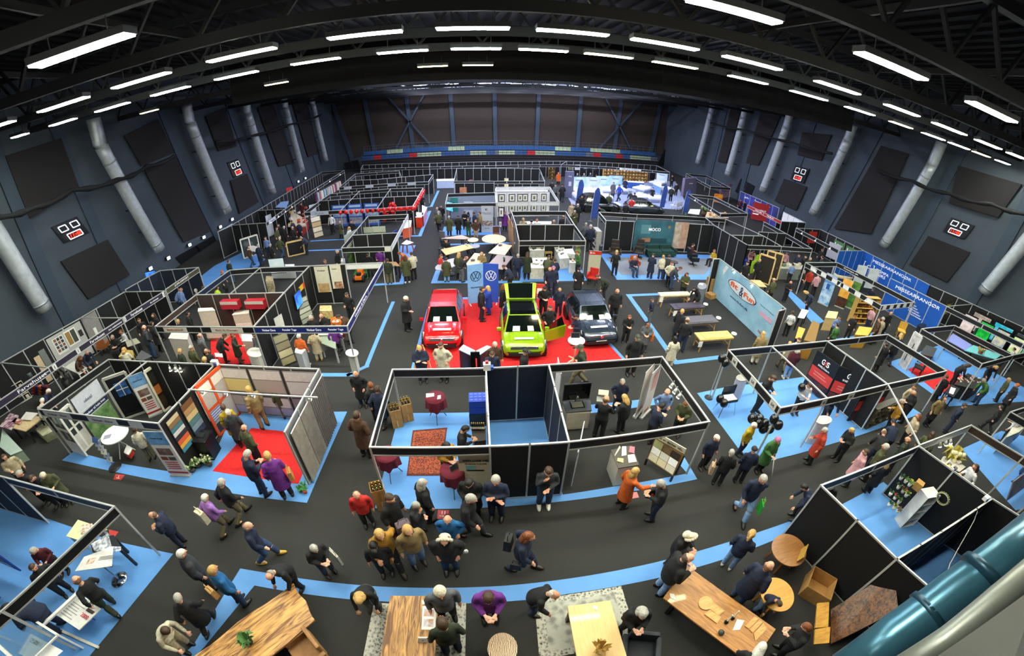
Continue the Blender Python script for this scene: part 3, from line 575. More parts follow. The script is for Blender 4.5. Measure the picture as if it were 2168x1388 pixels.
def pose_data(pose):
    if pose in _P:return _P[pose]
    lean,hp,lg,ar,_ = POSES[pose];dz = -.45 if pose == 'si' else 0;hip = V3((0,0,.93))
    def T(z,f=1.0):
        k = min(1,max(0,(z-.82)/.2));return Matrix.Translation((0,-.004*lean*k,dz)) @ Matrix.Translation(hip) @ Matrix.Rotation(-math.radians(lean*k),4,'X') @ Matrix.Translation(-hip)
    TT = T(1.5);Hm = TT @ Matrix.Translation((0,0,1.52)) @ Matrix.Rotation(-math.radians(hp),4,'X') @ Matrix.Scale(1.09,4) @ Matrix.Translation((0,0,-1.52))
    L = [V3(p) for p in lg];A = [TT @ V3(p) for p in ar]
    if pose in ('ln','be'):
        for i in (1,3):A[i] = TT @ V3(ar[i])+V3((0,.02,-.10))
    hips = [T(.9) @ V3((s*.09,0,.9)) for s in (-1,1)];sh = [TT @ V3((s*.17,0,1.40)) for s in (-1,1)]
    b = MB()
    ell(b,[(.84,.12,.09,0),(.95,.165,.115,0),(1.08,.14,.10,0),(1.25,.155,.115,.005),(1.38,.16,.095,0),(1.44,.11,.07,0),(1.49,.058,.058,0),(1.58,.052,.056,.012)],T)
    b.ball((0,.018,1.645),(.073,.09,.108),18,Hm).ball((0,.045,1.585),(.05,.052,.052),12,Hm).ball((0,.112,1.635),(.013,.02,.022),8,Hm).ball((0,.096,1.668),(.05,.014,.012),10,Hm).ball((0,.094,1.59),(.026,.012,.011),10,Hm)
    for s in (-1,1):b.ball((s*.076,.008,1.635),(.012,.024,.032),10,Hm)
    for i in (0,1):
        s = (-1,1)[i];e,w_ = A[2*i],A[2*i+1];limb(b,[sh[i],e,w_],[.05,.04,.027])
        d = (w_-e).normalized();side = d.cross(V3((0,0,1))) if abs(d.z) < .9 else V3((0,1,0)).cross(d).cross(d)*-1
        side = V3((0,1,0)) if abs(d.z) > .9 else side.normalized();up = side.cross(d).normalized()
        b.tube([w_,w_+d*.04,w_+d*.085],[.028,.036,.034],8)
        for j,ln in enumerate((.065,.075,.07,.055)):
            o = w_+d*.08+side*(j-1.5)*.021;cdir = (d+up*-.35).normalized();b.tube([o-d*.02,o+d*ln*.5,o+d*ln*.5+cdir*ln*.5],[.0115,.011,.0095],6)
        tb = w_+d*.025-side*.03;b.tube([tb,tb-side*.025+d*.03,tb-side*.028+d*.06],[.013,.012,.010],6)
        limb(b,[hips[i],L[2*i],L[2*i+1]],[.085,.058,.038]);a = L[2*i+1];b.tube([a+V3((0,-.04,-.02)),a+V3((0,.04,-.035)),a+V3((0,.14,-.055))],[.04,.038,.026],8)
    D = {'T':T,'H':Hm,'L':L,'A':A,'sh':sh,'hips':hips,'dz':dz}
    D['body'] = rmesh(b,.0095,'body',SKIN,2)
    _P[pose] = D;return D
TOPS = {'jk':([(.78,.185,.145),(.95,.185,.148),(1.08,.172,.14),(1.26,.182,.15),(1.38,.185,.125),(1.45,.125,.10),(1.52,.078,.085)],.071,'jacket'),
        'pf':([(.76,.2,.165),(.95,.21,.172),(1.08,.2,.165),(1.26,.205,.17),(1.38,.2,.14),(1.46,.14,.115),(1.55,.092,.10)],.085,'padded jacket'),
        'ct':([(.48,.23,.19),(.7,.21,.17),(.95,.19,.155),(1.08,.178,.145),(1.26,.185,.152),(1.38,.186,.127),(1.45,.125,.10),(1.53,.08,.088)],.073,'coat'),
        'sw':([(.84,.172,.13),(.95,.172,.132),(1.08,.155,.12),(1.26,.168,.135),(1.38,.175,.112),(1.45,.115,.088),(1.49,.07,.072)],.06,'sweater'),
        'sh':([(.86,.17,.125),(.95,.17,.125),(1.08,.152,.114),(1.26,.166,.13),(1.38,.174,.108),(1.45,.112,.085),(1.49,.068,.07)],.055,'shirt')}
def top_mesh(pose,st):
    k = (pose,st)
    if k in _P:return _P[k]
    D = pose_data(pose);rings,r,nm = TOPS[st];b = MB()
    if pose == 'si':rings = [x for x in rings if x[0] > .84]
    ell(b,[(z,rx,ry,0) for z,rx,ry in rings],D['T'],18)
    for i in (0,1):
        e,w_ = D['A'][2*i],D['A'][2*i+1];limb(b,[D['sh'][i]+V3((0,0,-.01)),e,e.lerp(w_,.93)],[r,r*.88,r*.68],12);b.ball(D['sh'][i]+V3((0,0,-.012)),r*1.03,14);b.ball(D['sh'][i].lerp(D['T'](1.5) @ V3((0,0,1.44)),.4),r*.82,12)
    _P[k] = rmesh(b,.02,nm.replace(' ','_'),CLOTH,3);return _P[k]
def leg_mesh(pose):
    k = (pose,'leg')
    if k in _P:return _P[k]
    D = pose_data(pose);b = MB();ell(b,[(.80,.13,.10,0),(.88,.172,.125,0),(.98,.168,.122,0),(1.02,.155,.115,0)],D['T'],16)
    for i in (0,1):
        a = D['L'][2*i+1];limb(b,[D['hips'][i],D['L'][2*i],a+V3((0,0,.01))],[.105,.08,.066],12)
    _P[k] = rmesh(b,.02,'trousers',CLOTH,3);return _P[k]
def shoe_mesh():
    if 'shoe' not in _P:
        b = MB();ell(b,[(-.085,.05,.14,.055),(-.05,.052,.142,.055),(-.02,.045,.11,.03),(.02,.043,.055,-.01)],lambda z:Matrix.Identity(4),14)
        _P['shoe'] = b.mesh('shoe',LEATH,True)
    return _P['shoe']
def hair_mesh(st):
    k = ('hair',st)
    if k in _P:return _P[k]
    b = MB();c = V3((0,.004,1.652));b.ball(c,(.084,.100,.118),20)
    def cull(fn):
        bmesh.ops.delete(b.bm,geom=[v for v in b.bm.verts if fn(v.co-c)],context='VERTS')
    nm = 'hair'
    if st == 'sh':cull(lambda p:p.z < -.07 or (p.y > .03 and p.z < .045) or (p.y > .0 and p.z < -.01))
    elif st == 'bd':cull(lambda p:p.z < -.08 or p.z > .035+p.y*-.25 or p.y > -.012)
    elif st in ('lg','cu','pt'):
        cull(lambda p:(p.y > .04 and p.z < .05) or p.z < -.09)
        if st == 'lg':
            b.ball((0,-.045,1.53),(.088,.055,.16),16)
            for s in (-1,1):b.ball((s*.075,.01,1.55),(.022,.04,.12),10)
        elif st == 'cu':
            for s in (-1,1):b.ball((s*.075,.0,1.60),(.04,.065,.085),10)
            b.ball((0,-.05,1.60),(.10,.07,.10),12)
        else:b.ball((0,-.12,1.62),(.035,.05,.11),10)
    elif st in ('be','cp'):
        cull(lambda p:p.z < .015);nm = 'beanie' if st == 'be' else 'cap'
        if st == 'cp':b.lathe([(.086,.01),(.09,.02),(.086,.035)],c,20);b.slab([c+V3((-.06,.08,.02)),c+V3((.06,.08,.02)),c+V3((.045,.17,.005)),c+V3((-.045,.17,.005))],.012)
        else:b.lathe([(.088,.0),(.092,.015),(.092,.035),(.086,.05)],c,20)
    elif st == 'hd':
        cull(lambda p:p.y > -.01 and p.z < .06 or p.y > .05);b.ball((0,-.06,1.55),(.1,.07,.1),14);nm = 'hood'
        for k2 in range(14):
            a = 2*PI*k2/14;b.ball((.105*math.cos(a),.02+.02*math.sin(a),1.62+.12*math.sin(a)),(.035,.035,.035),8)
    _P[k] = b.mesh(nm,HAIR,True);return _P[k]
def eye_mesh():
    if 'eye' not in _P:_P['eye'] = MB().ball((0,0,0),.011,8).mesh('eye',EYE,True)
    return _P['eye']
CN = {'bk':('18181b','black'),'nv':('1c263f','navy'),'gy':('5d6064','grey'),'dg':('33363b','dark grey'),'ol':('474b2c','olive'),'br':('4f3421','brown'),'bg':('b8a888','beige'),'wh':('dedede','white'),'cr':('cfc7ae','cream'),'rd':('cb2b26','red'),
      'bl':('2349b4','bright blue'),'lb':('6c86b4','light blue'),'te':('1d639c','teal blue'),'or':('cf5f1c','orange'),'mu':('a87a22','mustard'),'pu':('6d2a86','purple'),'mr':('541822','maroon'),'gn':('3c6b34','green'),'dk':('26301f','dark green'),'tn':('8d774c','tan'),'dn':('2d4466','denim'),'dl':('7b9bc4','light denim'),'kh':('6a6146','khaki'),'pi':('c9949a','pink'),'li':('a06fc0','lilac'),'vg':('b7e02a','yellow high-visibility'),'ye':('b79a1d','yellow'),'rs':('b0371f','rust red')}
HC_ = {'g':('aaa69c','grey-haired'),'w':('dbd7cc','white-haired'),'b':('45301f','brown-haired'),'d':('1c1512','dark-haired'),'y':('c29a58','fair-haired'),'r':('7d4420','ginger-haired'),'k':('17171a','black'),'p':('b06a8e','pink'),'c':('d5cbb2','cream'),'o':('b3511f','orange'),'n':('232c44','navy'),'l':('3c4030','olive')}
FOLKS = []
def person(r,hx,hy,foot,head,pose,st,top,leg,hair,place,shoe=None,k=1.0,hh=1.70):
    h = px(r,hx,hy);D = pose_data(pose)
    if foot:
        p = g(*px(r if len(foot) == 2 else foot[2],foot[0],foot[1]));best = min((math.hypot(pj((p.x,p.y,z))[0]-h[0],pj((p.x,p.y,z))[1]-h[1]),z) for z in [1.45+.02*i for i in range(33)])[1];sc = best/1.75
        if pose in ('ln','be','si'):sc = 1.0
        sc = min(1.16,max(.9,sc))
    else:sc = k
    a = -math.radians(head);HM = D['H'] @ V3((0,0,1.75));wid = 1.19*sc
    if not foot:
        q = g(h[0],h[1],HM.z*sc);off = Matrix.Rotation(a,3,'Z') @ V3((0,HM.y*wid,0));p = V3((q.x-off.x,q.y-off.y,0))
    
    hs,hcol = hair[:2],HC_[hair[2]]
    if hs == 'bd':hcol = ({'b':'7a5c44','d':'5a463a','r':'8a5f44','g':'9c948a','w':'c4bcb0'}[hair[2]],hcol[1])
    tc,tn_ = CN[top];lc,ln_ = CN[leg]
    adj = {'sh':hcol[1],'lg':'long '+hcol[1],'cu':'curly '+hcol[1],'pt':'ponytailed '+hcol[1],'bd':'balding','be':'','cp':'','hd':''}[hs]
    lab = ('%s person in %s %s' % (adj,tn_,TOPS[st][2])).strip()
    if hs == 'be':lab += ' and %s knit hat' % hcol[1]
    if hs == 'cp':lab += ' and %s cap' % hcol[1]
    if hs == 'hd':lab += ' with %s fur hood' % {'y':'tan','c':'cream'}.get(hair[2],hcol[1])
    t = thing('person',None,'person',(p.x,p.y,0),a);t.scale = (wid,wid,sc);FOLKS.append(t)
    t['label'] = '%s %s %s' % (lab,POSES[pose][4],place);t['group'] = 'visitors and staff at the fair'
    sk = random.choice(['dba183','d39a7a','e0ab8f','cf9273'])
    link('body',D['body'],t,sk);hm = link(hair_mesh(hs).name.split('.')[0],hair_mesh(hs),t,hcol[0]);hm.matrix_local = D['H']
    link(TOPS[st][2].replace(' ','_'),top_mesh(pose,st),t,tc);link('trousers',leg_mesh(pose),t,lc)
    for i in (0,1):
        s = link('shoe',shoe_mesh(),t,shoe or random.choice(['15130f','1d1a17','2b2018','141416']));s.location = D['L'][2*i+1];s.location.z = max(.085,s.location.z)
        if i == (1 if pose == 'wk' else 0) and pose in ('wk','w2'):s.rotation_euler.x = -.35
    if h[1] > 620:
        for s in (-1,1):
            e = link('eye',eye_mesh(),t);e.location = D['H'] @ V3((s*.031,.098,1.65))
    return t
PL = dict(l.split(' ',1) for l in """a in the lower left aisle
b in the crowd before the wine booth
c in the aisle beside the wine booth
d behind the wine booth near the cars
e in the lower aisle right of centre
f beside the alarm booth's left corner
g inside the alarm booth
h in front of the alarm booth
i behind the alarm booth
j in the crowded right aisle
k in the kitchen booth
l at the lower left stand
n near the treatment bed booth
o in the right edge booth
p in the aisle behind the plant booth
q at the lower right wooden table
r beside the parked cars
s behind the dark blue car
t between the cars and massage tables
u in front of the two-tone banner
v left of the red car
w at the wine tables
x at the massage tables
y in the sofa booth
z in the aisle left of the sofa booth
A at the pottery tables
B at the dining tables
C at the grey symbol booth
D at the white picture booth
E near the far bread shelves
F at the far bed show
G near the left house posters
H in the far left food crowd
I at the blue poster booth
J near the left side door
K at the tile booth counter
L in the bathroom booth
M in the paint shop booth
N near the toy tractor stand
O at the red balloon booth
P in the garden frame booth
Q at the holiday poster booth
R at the deli counter
S by the purple far wall
T at the organiser stand
bl at the lower left stand
tb1 at the leftmost wooden table
tb2 at the striped wooden table
tb3 at the pale wooden table
wa behind the lower left fascia
cb in the curtain booth
db at the round white table
w2 leaning room side of the dark empty room""".splitlines())
PL['w2'] = 'before the dark room panels'
FOLK = """3 470 345 660 665 300 st jk tn tn shy cb
3 840 378 850 580 330 st jk ol kh shb cb
3 285 475 - - 320 st ct ye bk shb cb
3 365 515 480 825 330 st ct dg bk shw cb
3 510 640 620 985 20 pk jk ol bk bdb cb
3 500 880 660 1245 30 ph jk nv dn shg cb
3 690 900 860 1260 330 h1 ct pu bk shy cb
1 1170 840 1320 1105 330 st jk cr kh shb db
1 1255 20 1330 225 20 st jk dg dn shb M
1 965 40 - - 150 si jk bk bk shg M
4 500 405 650 690 70 wk jk nv dn bdw a c8a43c
4 185 230 340 490 20 wk jk li kh shw a
4 305 115 455 400 25 wk jk bk kh shg a
4 95 540 240 890 35 st pf dg bk shw a
4 290 690 460 1000 25 st jk te dn shy a
4 40 900 230 1180 335 w2 ct bk bk shg a
2 1190 280 1390 545 250 ph pf nv nv bdb a
4 755 715 860 900 195 ln jk bk bk bdg tb1
4 960 560 1085 790 130 ph jk bk dg shg b
4 1310 185 1370 440 165 st jk rd dg bdw b
4 1430 415 1540 735 150 wk ct mu bk lgy b
4 1390 580 - - 165 st jk bk bk cpk b
4 1470 800 1410 1040 175 ln sw bk gy cuy tb2
2 1260 1195 - - 95 ln sw cr bg shb tb1
2 310 485 500 760 140 ph sw mr bk shg bl
2 225 700 520 910 110 st jk bk bk shb bl
2 610 760 890 1040 285 w2 sw bk dk bdr bl
2 330 880 465 1175 250 ln pf nv nv shd bl
1 150 1215 - - 170 st jk bk bk shg wa
1 255 1265 - - 150 ph jk bk bk shb wa
1 355 1240 - - 140 ph ct ol bk bec wa
1 20 1075 - - 120 h1 jk bg bk lgb wa
5 70 165 120 455 185 pk ct bk dn bdw c
5 165 268 - - 330 st jk bk bk shr c
5 165 330 285 610 15 wk ct nv bk shb c
5 115 500 150 860 15 pk ct br bk shb c
17 260 1090 605 260,5 170 cr pf nv nv shy d
17 445 1065 775 250,5 195 pk ct cr bk shb d
17 945 1060 - - 170 st jk br kh shg d
17 918 1150 - - 175 h1 jk nv nv shb d
5 960 625 - - 90 ph sw bk bk shd w
5 800 772 - - 150 ph jk mu bk lgd w
5 1025 1020 1010 1345 190 ph ct bk bk shd w2
5 1150 1010 1200 1365 190 cr sw nv nv shg w2
5 870 1150 920 470,7 110 wk jk bk dg shg b
5 575 1072 600 350,7 60 st ct bk bk lgg b
5 365 1150 390 470,7 120 st jk bk bk shb b
5 535 1250 540 450,7 110 fa ct dg kh shg b
7 740 335 - - 185 pk jk te dn bdb b
7 455 395 525 685 150 st jk tn dl lgy b
7 740 465 775 740 180 pk pf bk dn hdc b
7 1255 450 1300 725 110 wk jk nv nv lgr e
7 1050 860 1065 1100 180 ph jk pu bk shb tb3
7 735 815 750 1095 165 st jk gy bk bec tb2
7 1545 755 1400 1050 115 ln jk bk dn bdw tb3
7 695 1120 - - 345 st sw dk nv shb tb2 x 1.2
6 815 235 785 500 190 pk jk nv nv shg k
6 715 390 640 705 35 cr sw bk bk bdb k
6 870 380 815 665 330 ph pf bk bk lgy k
6 1215 320 - - 190 pk sw lb dn bdb k
6 1145 445 1050 745 75 ph sw nv bk shd k
6 1360 430 - - 225 ph jk ol bk shr k
6 265 945 195 1270 185 fa sw dg dn shb w2 dedcd2
6 890 965 830 1270 80 ou ct or bk lgy e
6 1170 1060 1070 1370 295 ph jk bk nv shg e
9 205 840 100 1115 175 st jk nv bk shw f
18 970 1045 480 285,6 285 wk jk dk kh cpl d
9 315 965 215 1245 30 st jk bk bk shg f
9 510 945 390 1225 25 st jk nv bk bek f
9 565 770 400 1005 160 st jk ye nv shw f
9 660 825 560 1140 185 h1 ct gn bk bep f
8 1500 5 1300 315 205 wk jk nv dl shg f
9 665 345 530 665 160 ph jk bk bk shb g
9 970 405 850 675 200 ph sw wh bk shb g
9 1240 560 - - 200 ln jk nv bk shd g
9 1115 790 965 1070 305 h1 ct rs bk shg h
9 1340 780 1190 1050 280 ph jk bk bk shy h
9 895 140 780 385 15 st pf mr dl hdc i c9c3b5
9 850 160 740 320 20 wk jk bg kh shy i
9 640 25 520 265 20 st ct tn cr lgy i
9 900 60 - - 200 st sh wh bk shb i
10 320 1160 - - 45 ln jk bk nv bdb h
10 480 890 - - 320 h1 jk mu bk shg h
10 590 812 - - 300 ph jk bk bk bdg h
10 800 885 690 1120 195 st ct bk bk bdb j
10 880 862 - - 200 st jk tn bk lgb j
10 1095 955 870 1190 160 pk jk nv nv shb j
10 640 1025 - - 305 st jk bg bk lgr j
10 545 1240 - - 350 st jk dk bk bdb j
10 335 1305 - - 340 st pf ol bk shg j
10 400 1065 - - 30 ln jk nv bk shd h
10 770 1190 - - 70 st sw ol bk lgb j
10 870 700 760 900 30 st ct bk bk shb n
10 600 755 - - 190 st sh bg bk shb n
10 1110 572 - - 130 ln jk bk bk lgb n
10 1355 592 - - 225 ln sw bk bk lgy n
10 1320 665 1140 930 300 ln jk gn dn shg n
10 1470 705 1330 905 330 st jk ol bk lgy n
10 1545 745 - - 320 st ct bk bk beo n
10 1560 450 1410 605 20 wk sh wh nv shd n
10 1560 1065 1390 1280 15 h1 sh wh bk shd o
10 1400 1000 1240 1185 20 wk jk bk bk shd j
10 440 310 - - 30 wk jk bk bk shd n
10 340 370 - - 20 st ct bk bk shd n
12 1150 570 - - 300 h1 sh wh bk lgb o
12 1640 430 1540 725 290 wk jk dn dn shb o
9 1630 1070 1440 1310 20 st ct bk bk lgy p
9 1450 970 - - 310 st ct pi bk shb p
9 1615 925 - - 320 st jk ol bk bec p
9 1150 1268 - - 250 ln jk bk bk shg p
11 205 195 140 345 300 ln jk nv bk shd p
8 845 545 700 890 100 ph pf bk dl bdd q
8 970 480 - - 150 ph pf bk bk hdc q
8 1365 435 1210 705 55 h1 jk nv dl pty q dedcd2
8 1480 648 1285 955 75 st ct nv dn bdr q
8 1625 1000 - - 185 ln sw nv dl shb q x .72
8 585 1075 - - 190 ph pf bk bk cug q
8 1500 1290 - - 50 ln jk bk bk lgw q
11 245 1150 - - 315 ph jk bk bk shr q
18 1295 448 1275 785 185 st jk bk bk bdr r
18 580 415 540 740 180 ph sw bk bk shd r
18 720 465 700 720 195 st jk nv nv bdr r
18 620 632 - - 175 pk jk bk bk shb r
18 620 225 - - 180 wk jk nv nv bdg s
18 655 215 - - 185 st jk nv nv bep s
18 920 235 - - 205 h1 ct bk bk bek s
18 1100 310 - - 290 be jk dk bk shb s
18 880 725 - - 255 ph sw nv bk shd r
18 1470 755 1400 1010 190 ph jk bk bk lgr t
18 1635 805 1590 1100 205 ph ct gy gy shr t
18 1505 925 1455 1345 185 st jk bk bk cpl t
18 1718 598 1650 820 300 pk sw nv gy cpn t
18 365 1085 - - 110 st jk bk bk cpk r
17 825 555 825 860 85 st jk bk nv shb u
17 880 545 890 800 275 cr ct bl bl lgy u
17 135 632 150 945 120 h1 ct bk bk bec v
17 1030 525 - - 90 st ct bk bk lgr r
18 430 408 - - 270 st ct bk bk lgd r
23 600 790 570 1070 5 st ct cr cr lgd t
23 690 470 640 790 60 st ct bk bk shy x
23 770 565 690 905 25 st sw bk nv bdb x
20 1100 715 1015 885 120 ln jk dg dn shb x
20 1185 732 - - 190 ph jk ol bk lgb x
20 1245 870 - - 255 ln sh bk bk lgd x
20 510 515 462 748 20 h1 sw bk bk shy y
20 685 540 640 738 180 si sw nv dn shg y
20 890 548 808 778 50 ph ct nv nv shd y
20 945 558 912 785 10 st jk cr dn shy y
20 1008 552 - - 50 st jk dg nv shb y
20 1040 620 985 855 185 pk jk cr bk shr y
20 1245 440 - - 100 si sw mr nv shd y
20 1448 500 - - 255 si sw ye bk shr y
20 190 238 - - 20 st ct gy bk shg z
20 245 245 215 510 15 st jk nv bk shg z
19 1925 430 - - 195 fa ct ol nv shg z
19 1890 340 - - 200 st ct bg bk shg z
19 1960 350 - - 190 st jk bk bk shg z
20 305 85 - - 300 be jk dk nv bdr z
24 465 535 - - 190 st jk bk bk shd z
19 1245 960 1230 1245 15 st jk nv nv shg A
19 1355 940 1340 1258 10 ph ct dk bk lgb A
19 1615 972 - - 20 ln jk ol bk shb A
19 1680 1008 - - 330 st jk nv bk shb A
19 1942 920 - - 260 ph sw gn bk shr A
19 1052 1090 - - 300 ln sw nv bk shb B
19 365 775 - - 190 si sw bk bk shd B
19 310 965 - - 105 si jk rd bk shr B
19 378 1050 380 1290 5 st ct ol dl shb B
19 522 935 - - 25 st ct ol bk lgy B
19 575 1060 560 1290 60 ln sw bk gy bdr B
19 795 935 - - 200 si ct tn bk lgy B
19 258 392 - - 195 st jk gy bk shg C
19 262 445 285 690 5 wk jk ol bk shg C
19 302 365 - - 190 h1 jk bk nv shb C
19 392 500 410 735 20 st ct ol nv shg C
19 512 490 520 722 20 st ct bk bk shb C
19 585 435 600 655 190 ph sw bk bk shd C
19 700 450 - - 290 st jk nv nv shd C
19 772 448 - - 290 st jk tn nv shb C
19 640 600 640 742 190 st sw dk gn shb C
19 715 590 730 765 190 st jk br bg shr C
19 1095 445 1075 675 200 st ct pu nv shr D
19 1142 430 - - 330 st jk nv bk shg D
19 1300 520 - - 190 h1 jk bg bk lgy D
19 1400 545 - - 10 st sw bk bk shd D
19 1468 528 - - 190 st sh wh bk shr D
19 1672 545 - - 190 st sw mr bk shg D
19 1785 490 - - 30 st jk bk bk bdr D
24 145 220 - - 190 st ct or bk hdo E
24 60 340 - - 30 st jk bk bk shd E
24 105 385 - - 200 st jk gy bk shd E
24 195 330 185 615 10 wk ct bk nv shd E
24 400 235 - - 10 st jk dg bk shg F
24 440 262 - - 0 st jk bk bk shd F
24 490 235 - - 10 st jk gy bk shg F
24 575 230 - - 350 st pf dg bk shg F
24 655 255 - - 10 st jk br bk shb F
24 365 290 - - 0 st jk mr bk shd F
24 715 280 - - 20 st jk bk bk shd F
24 905 235 - - 0 st ct bk bk shd F
24 990 262 - - 350 st ct bk nv shd F
24 1050 310 - - 200 st ct nv nv shd F
24 880 355 870 560 170 st ct gy bk shb F
24 990 385 955 608 250 wk jk bl nv shd F
24 830 510 - - 20 st jk ol bk shy F
24 1140 565 - - 10 st jk rd bk shb F
24 1060 630 - - 10 st jk bk bk shd F
24 1100 480 - - 350 ln ct bk bk shd F
24 1175 495 - - 20 st ct bk bk shd F
24 1240 560 - - 250 si jk dg bk shb F
24 1420 425 - - 200 st sw bk bk shd F
24 1705 250 1660 432 190 h1 jk bk bk shb F
24 1700 420 1650 612 20 st jk dk bk shg F
24 1745 370 - - 200 st jk bk bk shd F
24 410 650 - - 20 st jk bk bk shg z
15 725 880 - - 185 st sh lb nv shb G
15 775 970 820 1165 15 st jk bk bk shg G
15 495 1000 590 1205 20 wk sw br dn bdr G
15 625 968 695 1195 15 st jk nv nv shg G
15 845 892 920 1115 15 wk jk ol dn shg G
15 1120 815 1190 1070 260 ln sw nv bk cpk G
15 870 742 - - 180 st sw bk bk lgd H
15 850 778 - - 100 st jk ol bk shb H
15 930 762 - - 20 st jk bk bk shg H
15 1010 700 - - 280 st jk nv bk shb H
15 1022 768 - - 10 st jk bk bk shy H
15 1085 718 - - 200 st jk nv bk shd H
15 1115 510 - - 195 st jk mr bk shd H
15 1420 633 1470 848 190 st sh wh bk shr I
15 1520 738 1560 900 20 st ct ol bk shg I
15 1640 770 - - 100 st jk wh bk lgy I
15 1660 698 - - 190 st sw bk bk shd I
15 325 1130 - - 20 st jk dk dn shb J
14 648 400 - - 80 st ct bk bk beo J
14 600 545 - - 20 st jk vg bk shd J
14 280 565 - - 60 ln jk lb nv shg J
14 405 570 - - 330 st jk dg bk shg J
14 470 545 - - 300 st jk nv bk shb J
15 1510 1020 - - 100 st jk bk bk shg J
15 1372 1130 - - 190 si sw bk bk shr J
14 1790 608 - - 190 h1 sw bk bk shb K
14 1460 815 - - 185 st jk bk bk shg K
14 1555 800 - - 185 fa jk bk bk bdr K
14 1702 815 - - 250 ln jk br bk shb K
14 1375 985 1430 1275 10 st jk or dl shw K dedcd2
14 1475 975 1550 1220 350 pk ct bg cr shg K b07f28
14 1655 970 1730 1175 20 wk jk pu bk shd K
14 940 970 - - 190 st sh gy bk shd L
14 830 1045 830 1245 70 ou ct dk gy shr L
14 620 1078 700 1255 60 ln jk bk bk shb L
14 440 978 - - 20 st jk gy bk bdr L
14 360 1088 - - 10 st jk ol bk beg L
14 255 1120 - - 20 st jk dk bk shy L
14 497 1122 - - 340 st jk bk bk bdr L
14 482 1195 - - 10 st jk bk bk shy L
14 240 850 - - 340 st jk bk bk shy L
14 330 780 - - 30 st ct bk bk shd L
13 1278 925 1430 1195 25 pk jk dg dn bdr M
13 1395 870 1490 1140 20 st ct bk bk shd M
13 1402 795 - - 200 st jk bk bk lgb M
13 1270 840 - - 120 st sw bk bk shr M
13 1020 1000 - - 160 si jk bk bk bdr M
13 1100 950 - - 200 si sw wh bk shr M
13 1130 1110 - - 340 si ct cr bk hdy M
13 800 1145 - - 100 ln jk nv bk bdw M
13 740 1188 - - 80 ln ct br bk lgr M
1 425 505 - - 60 ln jk nv bk shw M
1 365 580 - - 340 ln jk cr bk shw M
13 1655 562 - - 60 st jk lb nv bdr J
16 725 1015 - - 190 h1 sw pu bk shr N
16 600 1070 - - 185 ph jk bk bk shb N
16 940 1048 - - 250 ln jk or bk shr N
16 1008 1090 1042 1375 350 st ct ol bk lgb N dedcd2
16 1080 1055 1115 1338 330 h1 jk cr bk shb N
16 805 1125 850 1388 350 pk jk dk kh shb N
16 1112 630 1115 770 200 st sw bk bk shd O
16 1195 420 - - 195 st sw bk bk shb O
21 540 520 - - 200 ln jk pi bk shb P
21 600 590 - - 190 st jk bk bk bdr P
21 480 620 - - 200 st jk bk bk shd P
21 740 780 - - 350 st jk ol bk bdr P
21 865 790 830 1010 190 ph jk bk bk bdr P
21 908 680 870 825 20 st sh lb bk shd P
21 868 520 - - 200 st sh pi bk cpn P
21 985 545 - - 250 st jk nv bk shb P
21 1050 558 - - 200 st jk bk bk shd P
21 1095 578 - - 200 st jk dk bk shg P
21 1212 490 - - 250 st sw bk bk shb P
21 1210 562 - - 340 st jk dg bk shb P
21 1035 705 - - 190 h1 jk bk bk shg Q
21 1110 695 - - 200 st jk rs bk bdr Q
21 1172 730 - - 20 h1 jk pi bk shg Q
21 1030 905 - - 300 be jk nv bk hdy Q
21 930 1170 840 1345 20 st sw wh bk shb Q
21 1385 1150 - - 190 h1 sh lb bk shd R
21 1530 1155 1440 1370 250 h1 jk bk bk shr R
21 1362 1220 - - 0 st sw gn bk shd R
21 410 5 - - 20 st jk mr bk shr S
21 452 22 - - 340 st jk bk bk shd S
22 818 858 - - 330 st jk br bk shb R
22 848 850 - - 10 st ct bg bk shg R
22 925 798 - - 190 st jk bk bk bdr R
22 770 755 - - 100 st sh pi nv shb R
22 612 385 - - 190 st sh lb nv shb T
22 755 568 - - 230 st sh nv bk cpn T
22 1020 1000 - - 60 h1 ct nv dn lgy n"""
for ln in FOLK.strip().splitlines():
    f = ln.split()
    fr = f[4].split(',') if f[4] != '-' else None
    foot = None if f[3] == '-' else ((float(f[3]),float(fr[0])) if len(fr) == 1 else (float(f[3]),float(fr[0]),int(fr[1])))
    sh = f[12] if len(f) > 12 and f[12] != 'x' else None
    person(int(f[0]),float(f[1]),float(f[2]),foot,float(f[5]),f[6],f[7],f[8],f[9],f[10],PL[f[11]],sh,float(f[13]) if len(f) > 13 else 1.0)
# ------------------------------------------------------------------ furniture builders
UPV = Vector((0,0,1));CAMP = Vector((0,0,HC))
def facing(a,b,z0,z1,flip=False):
    a = Vector((a.x,a.y,z0));b = Vector((b.x,b.y,z0));R = b-a;N = R.cross(UPV)
    if (N.dot(CAMP-a) < 0) != flip:a,b,R = b,a,-R
    return a,R,UPV*(z1-z0),R.cross(UPV).normalized()
def decor(t,o,R,U,N,items,off=.004):
    Mi = world(t).inverted()
    for k,it in enumerate(items):
        if isinstance(it[0],str):
            s,u,v,hh,m = it[:5];text_on(s,o+R*u+U*v,R,U,U.length*hh,m,t,width=(it[5]*R.length if len(it) > 5 else None),off=off+.008+.002*k,bold=it[6] if len(it) > 6 else 0)
        else:
            u0,u1,v0,v1,m = it[:5];nm = it[5] if len(it) > 5 else 'print_block';b = MB();q = o+N*(off+.0015*k)
            b.slab([q+R*u0+U*v0,q+R*u1+U*v0,q+R*u1+U*v1,q+R*u0+U*v1],.004,N);e = b.obj(nm,m,t);e.data.transform(Mi)
